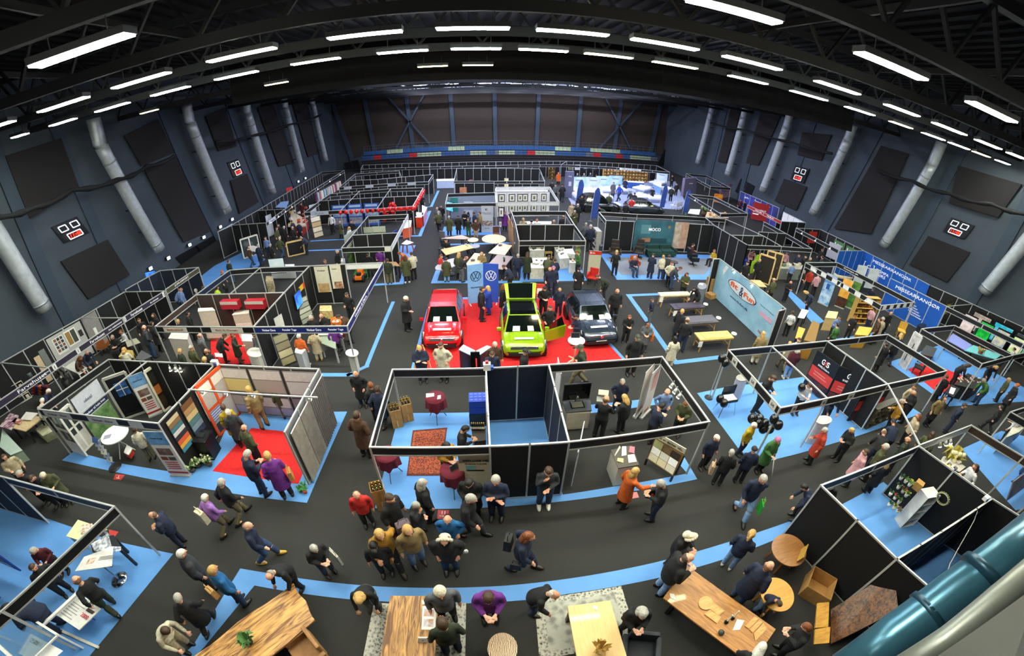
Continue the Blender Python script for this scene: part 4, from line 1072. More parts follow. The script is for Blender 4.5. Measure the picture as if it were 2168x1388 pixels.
def board(name,label,cat,a,b,z0,z1,m,items=(),t=.02,off=.05,flip=False,group=None,lean=0.0):
    o,R,U,N = facing(a,b,z0,z1,flip);o = o+N*off;U = U-N*lean;N2 = R.cross(U).normalized();c = o+R*.5
    th = thing(name,label,cat,c,0,group);bb = MB();bb.slab([o,o+R,o+R+U,o+U],t,N2);e = bb.obj('panel',m,th);e.data.transform(world(th).inverted());decor(th,o+N2*t,R,U,N2,items);return th
def wallboard(name,label,cat,A,Bp,f0,f1,z0,z1,m,items=(),flip=False,off=.035,t=.012,group=None):
    if not isinstance(A,Vector):A = g(A[0],A[1],HB)
    if not isinstance(Bp,Vector):Bp = g(Bp[0],Bp[1],HB)
    return board(name,label,cat,A.lerp(Bp,f0),A.lerp(Bp,f1),z0,z1,m,items,t,off,flip,group)
def rollup(label,a,b,h,m,items=(),lean=0.02,flip=False,z0=.08):
    a,b = g(*a),g(*b);o,R,U,N = facing(a,b,z0,z0+h,flip);th = thing('rollup_banner',label,'banner',o+R*.5-UPV*z0)
    q = [o,o+R,o+R+U,o+U];bb = MB();bb.slab(q,.012,N);e = bb.obj('printed_panel',m,th);e.data.transform(world(th).inverted());decor(th,o+N*.012,R,U,N,items)
    b2 = MB();b2.beam(o-UPV*.04,o+R-UPV*.04,.16,.07);e = b2.obj('base',ALU,th);e.data.transform(world(th).inverted())
    b2 = MB();b2.beam(o+U,o+R+U,.03,.03);e = b2.obj('top_bar',ALU,th);e.data.transform(world(th).inverted());return th
def poly_table(label,quad,z=.75,m=OAK,t=.05,leg='post',legm=DARK,name='dining_table',cat='table',leg_w=.07,bevel=.008,wob=0.0,group=None):
    P = [g(*p,z) if not isinstance(p,Vector) else p for p in quad];c = sum(P,Vector())/len(P);a = math.atan2((P[1]-P[0]).y,(P[1]-P[0]).x)
    # long side along local X
    if len(P) == 4 and (P[2]-P[1]).length > (P[1]-P[0]).length:a = math.atan2((P[2]-P[1]).y,(P[2]-P[1]).x)
    th = thing(name,label,cat,(c.x,c.y,0),a,group);R = Matrix.Rotation(-a,3,'Z');L = [R @ (p-Vector((c.x,c.y,0))) for p in P]
    if wob and len(L) == 4:
        Q = []
        for i in range(4):
            p,q = L[i],L[(i+1) % 4];d = (q-p);n = Vector((d.y,-d.x,0)).normalized()
            for k in range(8):f = k/8;Q.append(p+d*f+n*wob*math.sin(f*PI)*math.sin(f*9+i*2))
        L2 = Q
    else:L2 = L
    b = MB();b.prism(L2,z-t,z);b.obj('table_top',m,th,bevel=bevel)
    if len(L) == 4:
        for i,p in enumerate(L):
            q = Vector((p.x*.84,p.y*.8,0));w = 'leg'
            if leg == 'post':MB().beam(q,q+UPV*(z-t),leg_w).obj(w,legm,th)
            elif leg == 'splay':MB().beam(Vector((p.x*.92,p.y*.92,0)),Vector((p.x*.7,p.y*.6,z-t)),leg_w).obj(w,legm,th)
        if leg == 'u':
            e = (L[0]+L[1]+L[2]+L[3])/4;ex = max(abs(p.x) for p in L)*.72;ey = max(abs(p.y) for p in L)*.8
            for s in (-1,1):
                MB().beam((s*ex,-ey,z-t-.03),(s*ex,-ey,0),.09).beam((s*ex,ey,z-t-.03),(s*ex,ey,0),.09).beam((s*ex,-ey,.03),(s*ex,ey,.03),.09,.06).obj('leg_frame',legm,th)
        elif leg == 'cross':
            for s in (-1,1):MB().beam((-s*.35,-.2,0),(s*.35,.2,z-t),.06).obj('leg',legm,th)
    return th
def round_table(label,c,wpx,hpx,z,m,leg='pedestal',legm=DARK,name='round_table',cat='table',t=.04,items=()):
    p = g(c[0],c[1],z);rx = (g(c[0]+wpx,c[1],z)-g(c[0]-wpx,c[1],z)).length/2;ry = (g(c[0],c[1]+hpx,z)-g(c[0],c[1]-hpx,z)).length/2
    th = thing(name,label,cat,(p.x,p.y,0));n = 40;poly = [(rx*math.cos(2*PI*k/n),ry*math.sin(2*PI*k/n)) for k in range(n)]
    MB().prism(poly,z-t,z).obj('table_top',m,th,bevel=.006)
    if leg == 'pedestal':
        MB().lathe([(.05,.05),(.04,z-t)]).obj('column',legm,th,True);MB().lathe([(.26,0),(.24,.03),(.06,.06)],n=24).obj('base',legm,th,True)
    elif leg == 'star':
        MB().lathe([(.035,.08),(.03,z-t)]).obj('column',legm,th,True)
        for k in range(4):a = k*PI/2+.5;MB().beam((0,0,.09),(.36*math.cos(a),.36*math.sin(a),.02),.05).obj('foot',legm,th)
    elif leg == 'x':
        for k in range(3):a = k*2*PI/3+.4;MB().tube([(.42*math.cos(a),.42*math.sin(a),.01),(-.2*math.cos(a),-.2*math.sin(a),z-t)],.018,8).obj('leg',legm,th)
    elif leg == '4':
        for k in range(4):a = k*PI/2+.78;MB().beam((rx*.75*math.cos(a),ry*.75*math.sin(a),0),(rx*.6*math.cos(a),ry*.6*math.sin(a),z-t),.06).obj('leg',legm,th)
    elif leg == 'block':MB().prism([(q[0]*.9,q[1]*.9) for q in poly],0,z-t).obj('body',legm,th)
    return th
def cocktail(label,c,col,z=1.08,r=.36):
    p = g(c[0],c[1],z);th = thing('cocktail_table',label,'table',(p.x,p.y,0));n = 48;b = MB()
    prof = [(0.001,z),(r,z)];R = []
    for k in range(n):R.append([])
    rings = []
    for rr,zz,am in ((.02,z+.003,0),(r,z+.003,0),(r*1.02,z-.03,.0),(r*1.04,z-.2,.05),(r*1.05,z-.42,.1)):
        rings.append([b.bm.verts.new(((rr*(1+am*math.cos(9*2*PI*k/n)))*math.cos(2*PI*k/n),(rr*(1+am*math.cos(9*2*PI*k/n)))*math.sin(2*PI*k/n),zz-(.06*math.cos(4*2*PI*k/n) if am > .08 else 0))) for k in range(n)])
    for a,c2 in zip(rings,rings[1:]):
        for k in range(n):b.bm.faces.new((a[k],a[(k+1) % n],c2[(k+1) % n],c2[k]))
    b.bm.faces.new(rings[0]);b.obj('table_cloth',mat(col,.9,kind='fabric',scale=10,bump=.3),th,True)
    MB().lathe([(r*.97,z-.03),(r*.97,z-.002)],n=24).obj('table_top',WHITE,th)
    for k in range(3):a = k*2*PI/3+.5;MB().tube([(.36*math.cos(a),.36*math.sin(a),0),(-.12*math.cos(a),-.12*math.sin(a),z-.03)],.016,8).obj('leg',mat('5a6a7a',.4,.6),th)
    return th
def block(name,label,cat,quad,z,h,m,top=None,parts=(),bevel=.01,group=None,topname='top'):
    P = [g(*p,z) for p in quad];c = sum(P,Vector())/len(P);th = thing(name,label,cat,(c.x,c.y,z-h),0,group);L = [p-Vector((c.x,c.y,0)) for p in P]
    MB().prism(L,0,h-(.04 if top else 0)).obj('body',m,th,bevel=bevel)
    if top:
        MB().prism([Vector((p.x*1.04,p.y*1.04,0)) for p in L],h-.04,h).obj(topname,top,th,bevel=.004)
    for pt in parts:  # panels on a side: (edge index, f0, f1, z0, z1, material, name)
        i,f0,f1,z0,z1,pm,nm = pt[:7];a,b2 = L[i],L[(i+1) % len(L)];d = b2-a;n = Vector((d.y,-d.x,0)).normalized()
        if n.dot(a+b2) < 0:n = -n
        o = Vector((a.x,a.y,0));d = Vector((d.x,d.y,0));bb = MB();bb.slab([o+d*f0+UPV*z0,o+d*f1+UPV*z0,o+d*f1+UPV*z1,o+d*f0+UPV*z1],.014,n);bb.obj(nm,pm,th)
    return th
def sheet(name,label,cat,quad,z,m,t=.006,items=(),group=None):
    P = [g(*p,z) for p in quad];c = sum(P,Vector())/len(P);th = thing(name,label,cat,(c.x,c.y,z),0,group);MB().prism([p-Vector((c.x,c.y,0)) for p in P],.001,t+.001).obj('sheet',m,th)
    if items:decor(th,P[0]+UPV*(t+.001),P[1]-P[0],P[3]-P[0],UPV,items,.002)
    return th
def rug(label,quad,m,border,inner=None):
    P = [g(*p) for p in quad];c = sum(P,Vector())/len(P);th = thing('rug',label,'rug',(c.x,c.y,0));L = [p-c for p in P]
    MB().prism(L,.009,.017).obj('border',border,th);MB().prism([p*.8 for p in L],.0172,.019).obj('field',m,th)
    if inner:MB().prism([(p*.92) for p in L],.0170,.0185).obj('inner_border',inner,th)
    return th
_bot = {}
def bottle(p,label,group,col='12210f',cap='c8a64a'):
    if not _bot:
        _bot['o'] = thing('wine_bottle',label,'bottle',p,0,group);b = MB().lathe([(.036,0),(.037,.2),(.014,.25),(.013,.31)],n=12);b.obj('glass',mat(col,.12,coat=.5),_bot['o'],True)
        MB().lathe([(.0375,.05),(.0375,.15)],n=12).obj('label_band',mat('efe9da',.6),_bot['o']);MB().lathe([(.0155,.27),(.0155,.315)],n=10).obj('capsule',mat(cap,.4,.5),_bot['o']);return _bot['o']
    return copy_tree(_bot['o'],p,0,label,group)
CARD = mat('b98d4f',.85,kind='plain',col2='a77c42',scale=5)
def carton(label,p,size=.36,h=.36,rz=0.0,z=0.0,open_=False,cat='box'):
    th = thing('cardboard_box',label,cat,(p.x,p.y,z),rz);s = size/2;b = MB()
    if open_:
        for a,c in (((-s,-s),(s,-s)),((s,-s),(s,s)),((s,s),(-s,s)),((-s,s),(-s,-s))):b.beam((a[0],a[1],h/2),(c[0],c[1],h/2),.012,h)
        b.box((0,0,.01),(size,size,.02))
    else:b.box((0,0,h/2),(size,size,h))
    b.obj('carton',CARD,th);MB().box((0,-s-.004,h*.5),(.05,.004,h*.8)).obj('tape',mat('d7b57c',.4),th);return th
def plant(label,p,z=0.0,r=.16,h=.3,pot='d8d4c8',leaf='3f7a34',n=16,flower=None,name='potted_plant'):
    th = thing(name,label,'plant',(p.x,p.y,z));MB().lathe([(r*.45,0),(r*.6,h*.45),(r*.55,h*.45)],n=14).obj('pot',mat(pot,.6),th,True);b = MB()
    for k in range(n):
        a = random.uniform(0,2*PI);l = r*random.uniform(.7,1.4);zz = h*.42;q0 = Vector((0,0,zz));q1 = Vector((math.cos(a)*l*.6,math.sin(a)*l*.6,zz+h*random.uniform(.25,.6)));q2 = Vector((math.cos(a)*l,math.sin(a)*l,zz+h*random.uniform(.1,.5)));sd = Vector((-math.sin(a),math.cos(a),0))*r*.22
        v = [b.bm.verts.new(q) for q in (q0,q1-sd,q2,q1+sd)];b.bm.faces.new(v)
    b.obj('leaves',mat(leaf,.6,kind='fabric',scale=12),th)
    if flower:
        for k in range(9):a = random.uniform(0,2*PI);MB().ball((math.cos(a)*r*.7,math.sin(a)*r*.7,h*random.uniform(.65,.95)),r*.22,8).obj('flower',mat(flower,.7),th)
    return th
def chair(label,p,rz,col,legs=DARK,z=.45,w=.5,arm=False,name='chair',cat='chair',hb=.5,s=1.15):
    th = thing(name,label,cat,(p.x,p.y,0),rz);th.scale = (s,s,1);m = mat(col,.7,kind='fabric',scale=10)
    MB().box((0,0,z),(w,w,.09)).obj('seat',m,th,bevel=.025);MB().box((0,-w/2+.03,z+hb/2+.05),(w*.95,.07,hb)).obj('backrest',m,th,bevel=.025)
    for sx in (-1,1):
        for sy in (-1,1):MB().beam((sx*w*.42,sy*w*.42,0),(sx*w*.38,sy*w*.38,z-.04),.035).obj('leg',legs,th)
        if arm:MB().box((sx*w*.55,0,z+.13),(.09,w*.95,.26)).obj('armrest',m,th,bevel=.025)
    return th
def lounge(label,p,rz,col,s=1.0):
    th = thing('recliner_armchair',label,'armchair',(p.x,p.y,0),rz);th.scale = (s,s,s);m = mat(col,.45,kind='fabric',scale=6)
    MB().box((0,.02,.42),(.6,.62,.18)).obj('seat_cushion',m,th,bevel=.05)
    for i in range(3):MB().box((0,-.34-.06*i,.62+.24*i),(.58-.04*i,.16,.25)).obj('back_cushion',m,th,bevel=.05)
    for sx in (-1,1):MB().box((sx*.37,-.02,.52),(.12,.6,.3)).obj('armrest',m,th,bevel=.04)
    MB().lathe([(.05,.03),(.05,.34)]).obj('column',DARK,th);
    for k in range(5):a = k*2*PI/5;MB().beam((0,0,.05),(.34*math.cos(a),.34*math.sin(a),.025),.05,.03).obj('foot',DARK,th)
    return th
def bag(label,p,z,col,rz=0.0,name='shoulder_bag',w=.3,h=.3,d=.12,strap=True,cat='bag'):
    th = thing(name,label,cat,(p.x,p.y,z),rz);MB().box((0,0,h/2),(w,d,h),taper=.85).obj('bag_body',mat(col,.7,kind='fabric',scale=14),th,bevel=.02)
    if strap:MB().tube([(-w*.3,0,h),(-w*.2,0,h+.18),(w*.2,0,h+.18),(w*.3,0,h)],.012,6).obj('strap',mat(col,.7,kind='fabric',scale=14),th)
    return th
def cabinet_shelf(label,a,b,h,m,rows=4,cols=4,depth=.35,fill=None,name='shelf_unit',cat='shelf',flip=False,n_items=0,item='jar',icat='jar',icols=('c9a04a',),ilabel='',z0=0.0):
    o,R,U,N = facing(g(*a),g(*b),z0,z0+h,flip);th = thing(name,label,cat,o+R*.5);Mi = world(th).inverted();w = R.length;r = R.normalized()
    def put(nm,bb,mm):e = bb.obj(nm,mm,th);e.data.transform(Mi)
    for f in (0,1):put('side_panel',MB().slab([o+R*f+N*0,o+R*f+N*depth,o+R*f+N*depth+U,o+R*f+U],.02,r),m)
    for k in range(rows+1):q = o+U*(k/rows);put('shelf_board',MB().slab([q,q+R,q+R+N*depth,q+N*depth],.02,UPV),m)
    put('back_panel',MB().slab([o,o+R,o+R+U,o+U],.01,-N),m)
    if n_items:
        for k in range(rows):
            for j in range(n_items):
                q = o+U*(k/rows)+R*((j+.5)/n_items)+N*depth*.55+UPV*.02;hh = U.length/rows*random.uniform(.4,.7);rr = w/n_items*.36
                bb = MB().lathe([(rr*.8,0),(rr,hh*.3),(rr*.9,hh)],n=8);e = bb.obj(item,mat(random.choice(icols),.6),None,True);e.location = q;tag(e,ilabel,icat,group=ilabel)
    return th
def flag(label,p,h,col,lean=.1,text=None):
    th = thing('feather_flag',label,'flag',(p.x,p.y,0));b = MB();pts = [(0,0,0),(0,0,h*.6),(.08,0,h*.9),(.35,0,h)];b.tube(pts,.02,6).obj('pole',ALU,th);b = MB()
    q = [Vector((.01,0,.3)),Vector((.62,0,.35)),Vector((.68,0,h*.8)),Vector((.5,0,h*.96)),Vector((.32,0,h)),Vector((.08,0,h*.9)),Vector((.01,0,h*.6))];b.slab(q,.012).obj('flag_cloth',mat(col,.7,kind='fabric',scale=4),th)
    if text:text_on(text,Vector((p.x+.33,p.y-.02,h*.55)),Vector((0,0,1)),Vector((-1,0,0)),.22,WHITE,th,width=h*.4)
    MB().lathe([(.25,0),(.22,.05)],n=16).obj('base',DARK,th);th.rotation_euler = (0,lean,0);return th
def spot(label,p,d,rail=True,e=14):
    th = thing('spotlight',label,'lamp',p);d = Vector(d).normalized();MB().tube([(0,0,0),d*.16],[.05,.065],12).obj('lamp_head',ALU,th,True);q = d*.165;MB().tube([q,q+d*.02],.058,12).obj('bulb',mat('fff4dc',.4,emit=e),th)
    MB().beam((0,0,.0),(0,0,.1),.025).obj('arm',ALU,th);return th
def tv(label,a,b,z0,z1,m,items=(),flip=False,off=.1,stand=False):
    th = board('screen',label,'screen',a,b,z0,z1,DARK,[(.03,.97,.05,.95,m,'display')]+list(items),.05,off,flip)
    if stand:
        q = Vector((0,0,0));MB().beam((0,0,-z0),(0,0,.0),.06).obj('stand_pole',DARK,th);MB().box((0,0,.02-z0),(.6,.4,.03)).obj('stand_base',DARK,th)
    return th
# ------------------------------------------------------------------ cars
def car(label,fc,rc,w,paint,hatch=False,roof=None,door=False,rz=None,L=None,stripe=True,h=1.52,far=False):
    F = g(*fc);Rr = rc if isinstance(rc,Vector) else g(rc[0],rc[1],rc[2]);d = Vector((Rr.x-F.x,Rr.y-F.y,0));Ln = L or d.length;a = math.atan2(d.y,d.x)-PI/2 if rz is None else rz
    th = thing('car',label,'car',F,a);W = w/2;pm = mat(paint,.22,.25,coat=1.0,scale=1.5,col2=paint);gl = mat('0c1412',.05,.0,spec=.9,coat=1.0);rub = mat('131313',.8);trim = mat('151617',.5)
    Y = [0,.025,.07,.16,.27,.40,.55,.70,.84,.93,.98,1.0];T = [.50,.66,.76,.84,.93,.95,.96,.97,.98,.96,.9,.7];K = [.70,.86,.94,.985,1,1,1,1,.99,.95,.9,.84];Bt = [.34,.24,.2,.18,.18,.18,.18,.18,.18,.22,.28,.36]
    b = MB();rings = []
    for y,t,k,lo in zip(Y,T,K,Bt):
        x = W*k;pr = [(-x*.9,lo),(-x,lo+.16),(-x*1.0,lo+(t-lo)*.62),(-x*.94,t-.05),(-x*.86,t),(-x*.4,t+.025),(0,t+.03)];pr = pr+[(-p[0],p[1]) for p in pr[-2::-1]]
        rings.append([b.bm.verts.new((p[0],y*Ln,p[1])) for p in pr])
    n = len(rings[0])
    for p,q in zip(rings,rings[1:]):
        for i in range(n-1):b.bm.faces.new((p[i],p[i+1],q[i+1],q[i]))
        b.bm.faces.new((p[n-1],p[0],q[0],q[n-1]))
    b.bm.faces.new(rings[0][::-1]);b.bm.faces.new(rings[-1]);b.obj('car_body',pm,th,True)
    ws = (.27,.43);rs = (.86,.97)   # windscreen and rear glass extents
    g0,g1 = .90,h
    def xz(y):# greenhouse half widths
        return W*.90,W*.70
    c = MB();pts = [(ws[0],g0,.88),(ws[1],g1-.06,.70),(.5,g1,.68),(.72,g1,.68),(rs[0],g1-.07,.67),(rs[1],g0+.04,.86)]
    R = [[c.bm.verts.new((s*W*k,y*Ln,z)) for s in (-1,1)] for y,z,k in pts]
    base = [[c.bm.verts.new((s*W*.9,y*Ln,g0-.04)) for s in (-1,1)] for y,z,k in pts]
    for i in range(len(pts)-1):
        c.bm.faces.new((R[i][0],R[i][1],R[i+1][1],R[i+1][0]))
        for s in (0,1):c.bm.faces.new((base[i][s],R[i][s],R[i+1][s],base[i+1][s]))
    c.bm.faces.new((base[0][0],base[0][1],R[0][1],R[0][0]));c.bm.faces.new((base[-1][1],base[-1][0],R[-1][0],R[-1][1]));c.obj('cabin',pm,th)
    def P(i,s,f=1.0):y,z,k = pts[i];return Vector((s*W*k*f,y*Ln,z))
    def glass(nm,q,m=gl,t=.012):MB().slab(q,t).obj(nm,m,th)
    i0,i1 = P(0,-1,.93),P(0,1,.93);j0,j1 = P(1,-1,.9),P(1,1,.9);up = Vector((0,-.008,.008));glass('windscreen',[i0.lerp(j0,.04)+up,i1.lerp(j1,.04)+up,i1.lerp(j1,.95)+up,i0.lerp(j0,.95)+up])
    if roof:
        q = [P(1,-1,.86),P(1,1,.86),P(2,1,.86),P(3,1,.86),P(4,1,.86),P(4,-1,.86),P(3,-1,.86),P(2,-1,.86)];up = Vector((0,0,.012));bb = MB()
        for e in ((0,1,2,7),(7,2,3,6),(6,3,4,5)):bb.slab([q[k]+up for k in e],.006,UPV)
        bb.obj('roof_panel',mat(roof,.1,coat=1),th)
    for s in (-1,1):
        q = lambda y,f:Vector((s*W*(.9+(.69-.9)*f),y*Ln,g0+(g1-g0-.06)*f));o = Vector((s*.012,0,0))
        for y0,y1,y2,y3 in ((.32,.52,.52,.435),(.535,.70,.70,.535),(.715,.86,.80,.715)):
            qq = [q(y0,.12)+o,q(y1,.12)+o,q(y2,.9)+o,q(y3,.9)+o];MB().slab(qq if s > 0 else qq[::-1],.008).obj('side_window',gl,th)
        MB().beam((s*W*.69,.44*Ln,g1+.03),(s*W*.69,.83*Ln,g1+.02),.035).obj('roof_rail',CHROME if not far else trim,th)
        MB().box((s*(W+.1),.335*Ln,.98),(.2,.13,.15)).obj('wing_mirror',pm,th,bevel=.03)
        e = MB();e.slab([Vector((s*W*.9,.075*Ln,.62)),Vector((s*W*.98,.15*Ln,.72)),Vector((s*W*.97,.15*Ln,.80)),Vector((s*W*.55,.03*Ln,.66)),Vector((s*W*.56,.025*Ln,.58))],.02,Vector((s*.3,-1,.35)).normalized()).obj('headlight',mat('dfe8ee',.1,.2,coat=1),th)
        for yy in (.17,.80):
            M = Matrix.Translation((s*(W-.10),yy*Ln,.33)) @ Matrix.Rotation(PI/2,4,'Y');wl = MB().lathe([(.2,-.11),(.33,-.1),(.34,0),(.33,.1),(.2,.11)],n=24,M=M).obj('wheel',rub,th,True);MB().lathe([(.2,-.125),(.05,-.13),(.05,.13),(.2,.125)],n=10,M=M).obj('rim',CHROME,wl)
            MB().lathe([(.385,-.135),(.385,.12)],n=24,M=M).obj('wheel_arch',trim,th)
        e = MB().slab([Vector((s*W*.95,.99*Ln,.7)),Vector((s*W*.6,1.0*Ln+.01,.72)),Vector((s*W*.6,1.0*Ln,.82)),Vector((s*W*.93,.98*Ln,.82))],.02).obj('tail_light',mat('a01010',.2),th)
    MB().slab([Vector((-W*.62,.012*Ln,.60)),Vector((W*.62,.012*Ln,.60)),Vector((W*.6,.03*Ln,.68)),Vector((-W*.6,.03*Ln,.68))],.02,Vector((0,-1,.2)).normalized()).obj('grille',trim,th)
    MB().slab([Vector((-W*.72,-.012*Ln+.02,.30)),Vector((W*.72,-.012*Ln+.02,.30)),Vector((W*.7,0,.44)),Vector((-W*.7,0,.44))],.03,Vector((0,-1,0))).obj('lower_grille',trim,th)
    MB().box((0,-.015,.40),(.52,.02,.12)).obj('number_plate',WHITE,th);MB().beam((-W*.6,.02*Ln,.70),(W*.6,.02*Ln,.70),.03,.02).obj('chrome_strip',CHROME,th)
    MB().tube([(0,.005*Ln,.645),(0,.005*Ln-.03,.645)],.07,16).obj('badge',CHROME,th)
    if not far:
        MB().slab([Vector((-.42,.12*Ln,.885)),Vector((.42,.12*Ln,.885)),Vector((.42,.155*Ln,.905)),Vector((-.42,.155*Ln,.905))],.006,UPV).obj('bonnet_card',WHITE,th)
        for s in (-1,1):MB().beam((s*W*.62,.10*Ln,.845),(s*W*.68,.27*Ln,.958),.03,.02).obj('bonnet_crease',pm,th)
        sc = [(-.62,-.2),(.25,.6)]
        for u0,u1 in sc:
            a_ = i0.lerp(i1,.5+u0/2);b_ = i0.lerp(i1,.5+u1/2);c_ = j0.lerp(j1,.5+u0/2);d_ = j0.lerp(j1,.5+u1/2);up = Vector((0,-.03,.03));MB().slab([a_.lerp(c_,.08)+up,b_.lerp(d_,.08)+up,b_.lerp(d_,.36)+up,a_.lerp(c_,.36)+up],.004).obj('windscreen_paper',mat('e9ead8',.6),th)
    MB().slab([P(4,-1,.85)+Vector((0,.03,0)),P(4,1,.85)+Vector((0,.03,0)),P(5,1,.85)+Vector((0,.02,.02)),P(5,-1,.85)+Vector((0,.02,.02))],.01).obj('rear_window',gl,th)
    if hatch:
        t2 = MB();z = g1-.05;y = rs[0]*Ln;q = [Vector((-W*.7,y,z)),Vector((W*.7,y,z)),Vector((W*.8,y+.55,z+.42)),Vector((W*.74,y+.82,z+.30)),Vector((-W*.74,y+.82,z+.30)),Vector((-W*.8,y+.55,z+.42))];q[2].z += .12;q[5].z += .12;q[3].z += .15;q[4].z += .15;t2.slab(q[:3]+q[5:],.06,UPV).slab([q[5],q[2],q[3],q[4]],.06,UPV);ht = t2.obj('tailgate',pm,th)
        MB().slab([q[0].lerp(q[1],.1)+UPV*.08,q[0].lerp(q[1],.9)+UPV*.08,q[5].lerp(q[2],.88)+UPV*.055,q[5].lerp(q[2],.12)+UPV*.055],.012,UPV).obj('tailgate_glass',gl,ht)
        MB().box((0,rs[0]*Ln+.18,1.05),(W*1.5,.3,.5)).obj('boot_opening',trim,th)
    if door:
        o = Vector((W*.98,.31*Ln,0));dr = Vector((.86,.42,0));q = [o+UPV*.32,o+dr*1.15+UPV*.30,o+dr*1.22+UPV*.92,o+UPV*.9];D_ = MB().slab(q,.07).obj('open_door',pm,th)
        MB().slab([o+UPV*.9+dr*.05,o+UPV*.92+dr*1.15,o+UPV*1.40+dr*.95,o+UPV*1.2+dr*.35],.02).obj('door_window',gl,D_)
        Mw = world(th);text_on('Den nye',Mw @ (o+dr*.6+UPV*.5),Mw.to_3x3() @ dr,UPV,.2,mat('c9a05a',.5),D_,width=.75,off=.03)
        text_on('',Mw @ o,dr,UPV,.1,WHITE,th) if False else None
    return th
# ------------------------------------------------------------------ car stand
rl = g(945,606,1.45)
CARS = []
CARS.append(car('shiny red hatchback on the red carpet',(937,746),(945,606,1.35),1.86,'d3161c'))
CARS.append(car('lime green car with its tailgate and a front door open',(1110,764),(1101,628,1.45),1.98,'8fb512',hatch=True,roof='0a0d10',door=True,h=1.6))
CARS.append(car('dark slate blue estate car standing at an angle on the red carpet',(1271,738),(1229,608,1.35),1.9,'2f3a49'))
CARS.append(car('black off-road car parked beyond the sofa booth',(1308,446),None or g(1236,452),2.0,'14191b',L=4.6,rz=PI*.5,far=True,h=1.75))
CARS.append(car('dark grey car half hidden behind the sofa booth',(1400,452),g(1336,449),1.9,'353b44',L=4.4,rz=PI*.5,far=True))
# two-tone banner wall with round emblems
def emblem(t,c,R,U,N,r,m):
    n = 28;b = MB();c = c+N*.012
    for k in range(n):a0,a1 = 2*PI*k/n,2*PI*(k+1)/n;b.slab([c+(R*math.cos(a)+U*math.sin(a))*q for a,q in ((a0,r),(a1,r),(a1,r*.88),(a0,r*.88))],.004,N)
    e = b.obj('emblem_ring',m,t);e.data.transform(world(t).inverted())
    def stroke(nm,pts):
        b = MB()
        for p,q in zip(pts,pts[1:]):b.beam(c+(R*p[0]+U*p[1])*r,c+(R*q[0]+U*q[1])*r,r*.12,.006,up=N)
        e = b.obj(nm,m,t);e.data.transform(world(t).inverted())
    stroke('emblem_v',[(-.36,.8),(0,.06),(.36,.8)]);stroke('emblem_w',[(-.72,.5),(-.36,-.62),(0,-.02),(.36,-.62),(.72,.5)])
for lab,a,b,col,lm in (('pale blue half of the emblem banner wall behind the red carpet',(992,645),(1024,640),'79aee6',mat('14264f',.5)),('royal blue half of the emblem banner wall behind the red carpet',(1024,640),(1055,642),'2350b8',mat('f2f4f8',.5))):
    A,Bq = g(*a),g(*b);o,R,U,N = facing(A,Bq,.05,2.35);t = thing('banner_wall',lab,'banner',o+R*.5);e = MB().slab([o,o+R,o+R+U,o+U],.05,-N).obj('printed_panel',mat(col,.6),t);e.data.transform(world(t).inverted())
    for f in (.1,.9):MB().beam(R*(f-.5)-N*.3+Vector((0,0,-.03)),R*(f-.5)+N*.25+Vector((0,0,-.03)),.05,.04).obj('foot',WHITE,t)
    emblem(t,o+R*.52+U*.70,R.normalized(),UPV,N,.3,lm)
    if col == '79aee6':text_on('Erhvervscenter',o+R*.5+U*.42,R,U,.1,lm,t,width=R.length*.62)
k = block('info_counter','left wing of the grey and black info counter between the cars','counter',[Z(17,615,1125),Z(17,655,1080),Z(17,765,1135),Z(17,720,1175)],1.1,1.1,mat('141417',.3),mat('9fb0c0',.3))
k = block('info_counter','right wing of the grey and black info counter between the cars','counter',[Z(17,810,1170),Z(17,775,1135),Z(17,870,1088),Z(17,910,1100)],1.1,1.1,mat('17171a',.3),mat('aebccb',.3))
tv('black touch screen set between the counter wings',g(*Z(17,722,1175),1.1),g(*Z(17,806,1175),1.1),1.0,1.3,mat('0a0a0c',.1),off=.05)
round_table('white high table with a laptop beside the dark blue car',Z(18,895,990),18,9.5,1.08,WHITE,'star',mat('d8c9a8',.5))
b = board('laptop','silver laptop on the white high table by the car','laptop',g(*Z(18,835,965),1.1),g(*Z(18,930,965),1.1),1.09,1.32,mat('8d9094',.3,.5),[(.05,.95,.08,.94,mat('20242a',.2),'display')],.012,0,lean=.08)
rollup('sand coloured banner with a red header behind the dark blue car',Z(18,1003,330),Z(18,1128,335),1.75,mat('b9b49c',.6),[(0,1,.86,1,mat('c92f22',.5)),('Info',.35,.93,.06,WHITE),(.1,.18,.89,.97,WHITE)])
chair('red armchair in front of the red headed banner',g(*Z(18,1060,400)),2.6,'c32318',arm=True)
chair('red chair with a white cover beside the open tailgate',g(*Z(18,500,590)),2.9,'d63a30',arm=False)
for i,(x,y) in enumerate([(500,430)]):bag('white sack on the red chair near the green car',g(*Z(18,505,500),.5),.5,'e4e2dd',name='sack',strap=False)
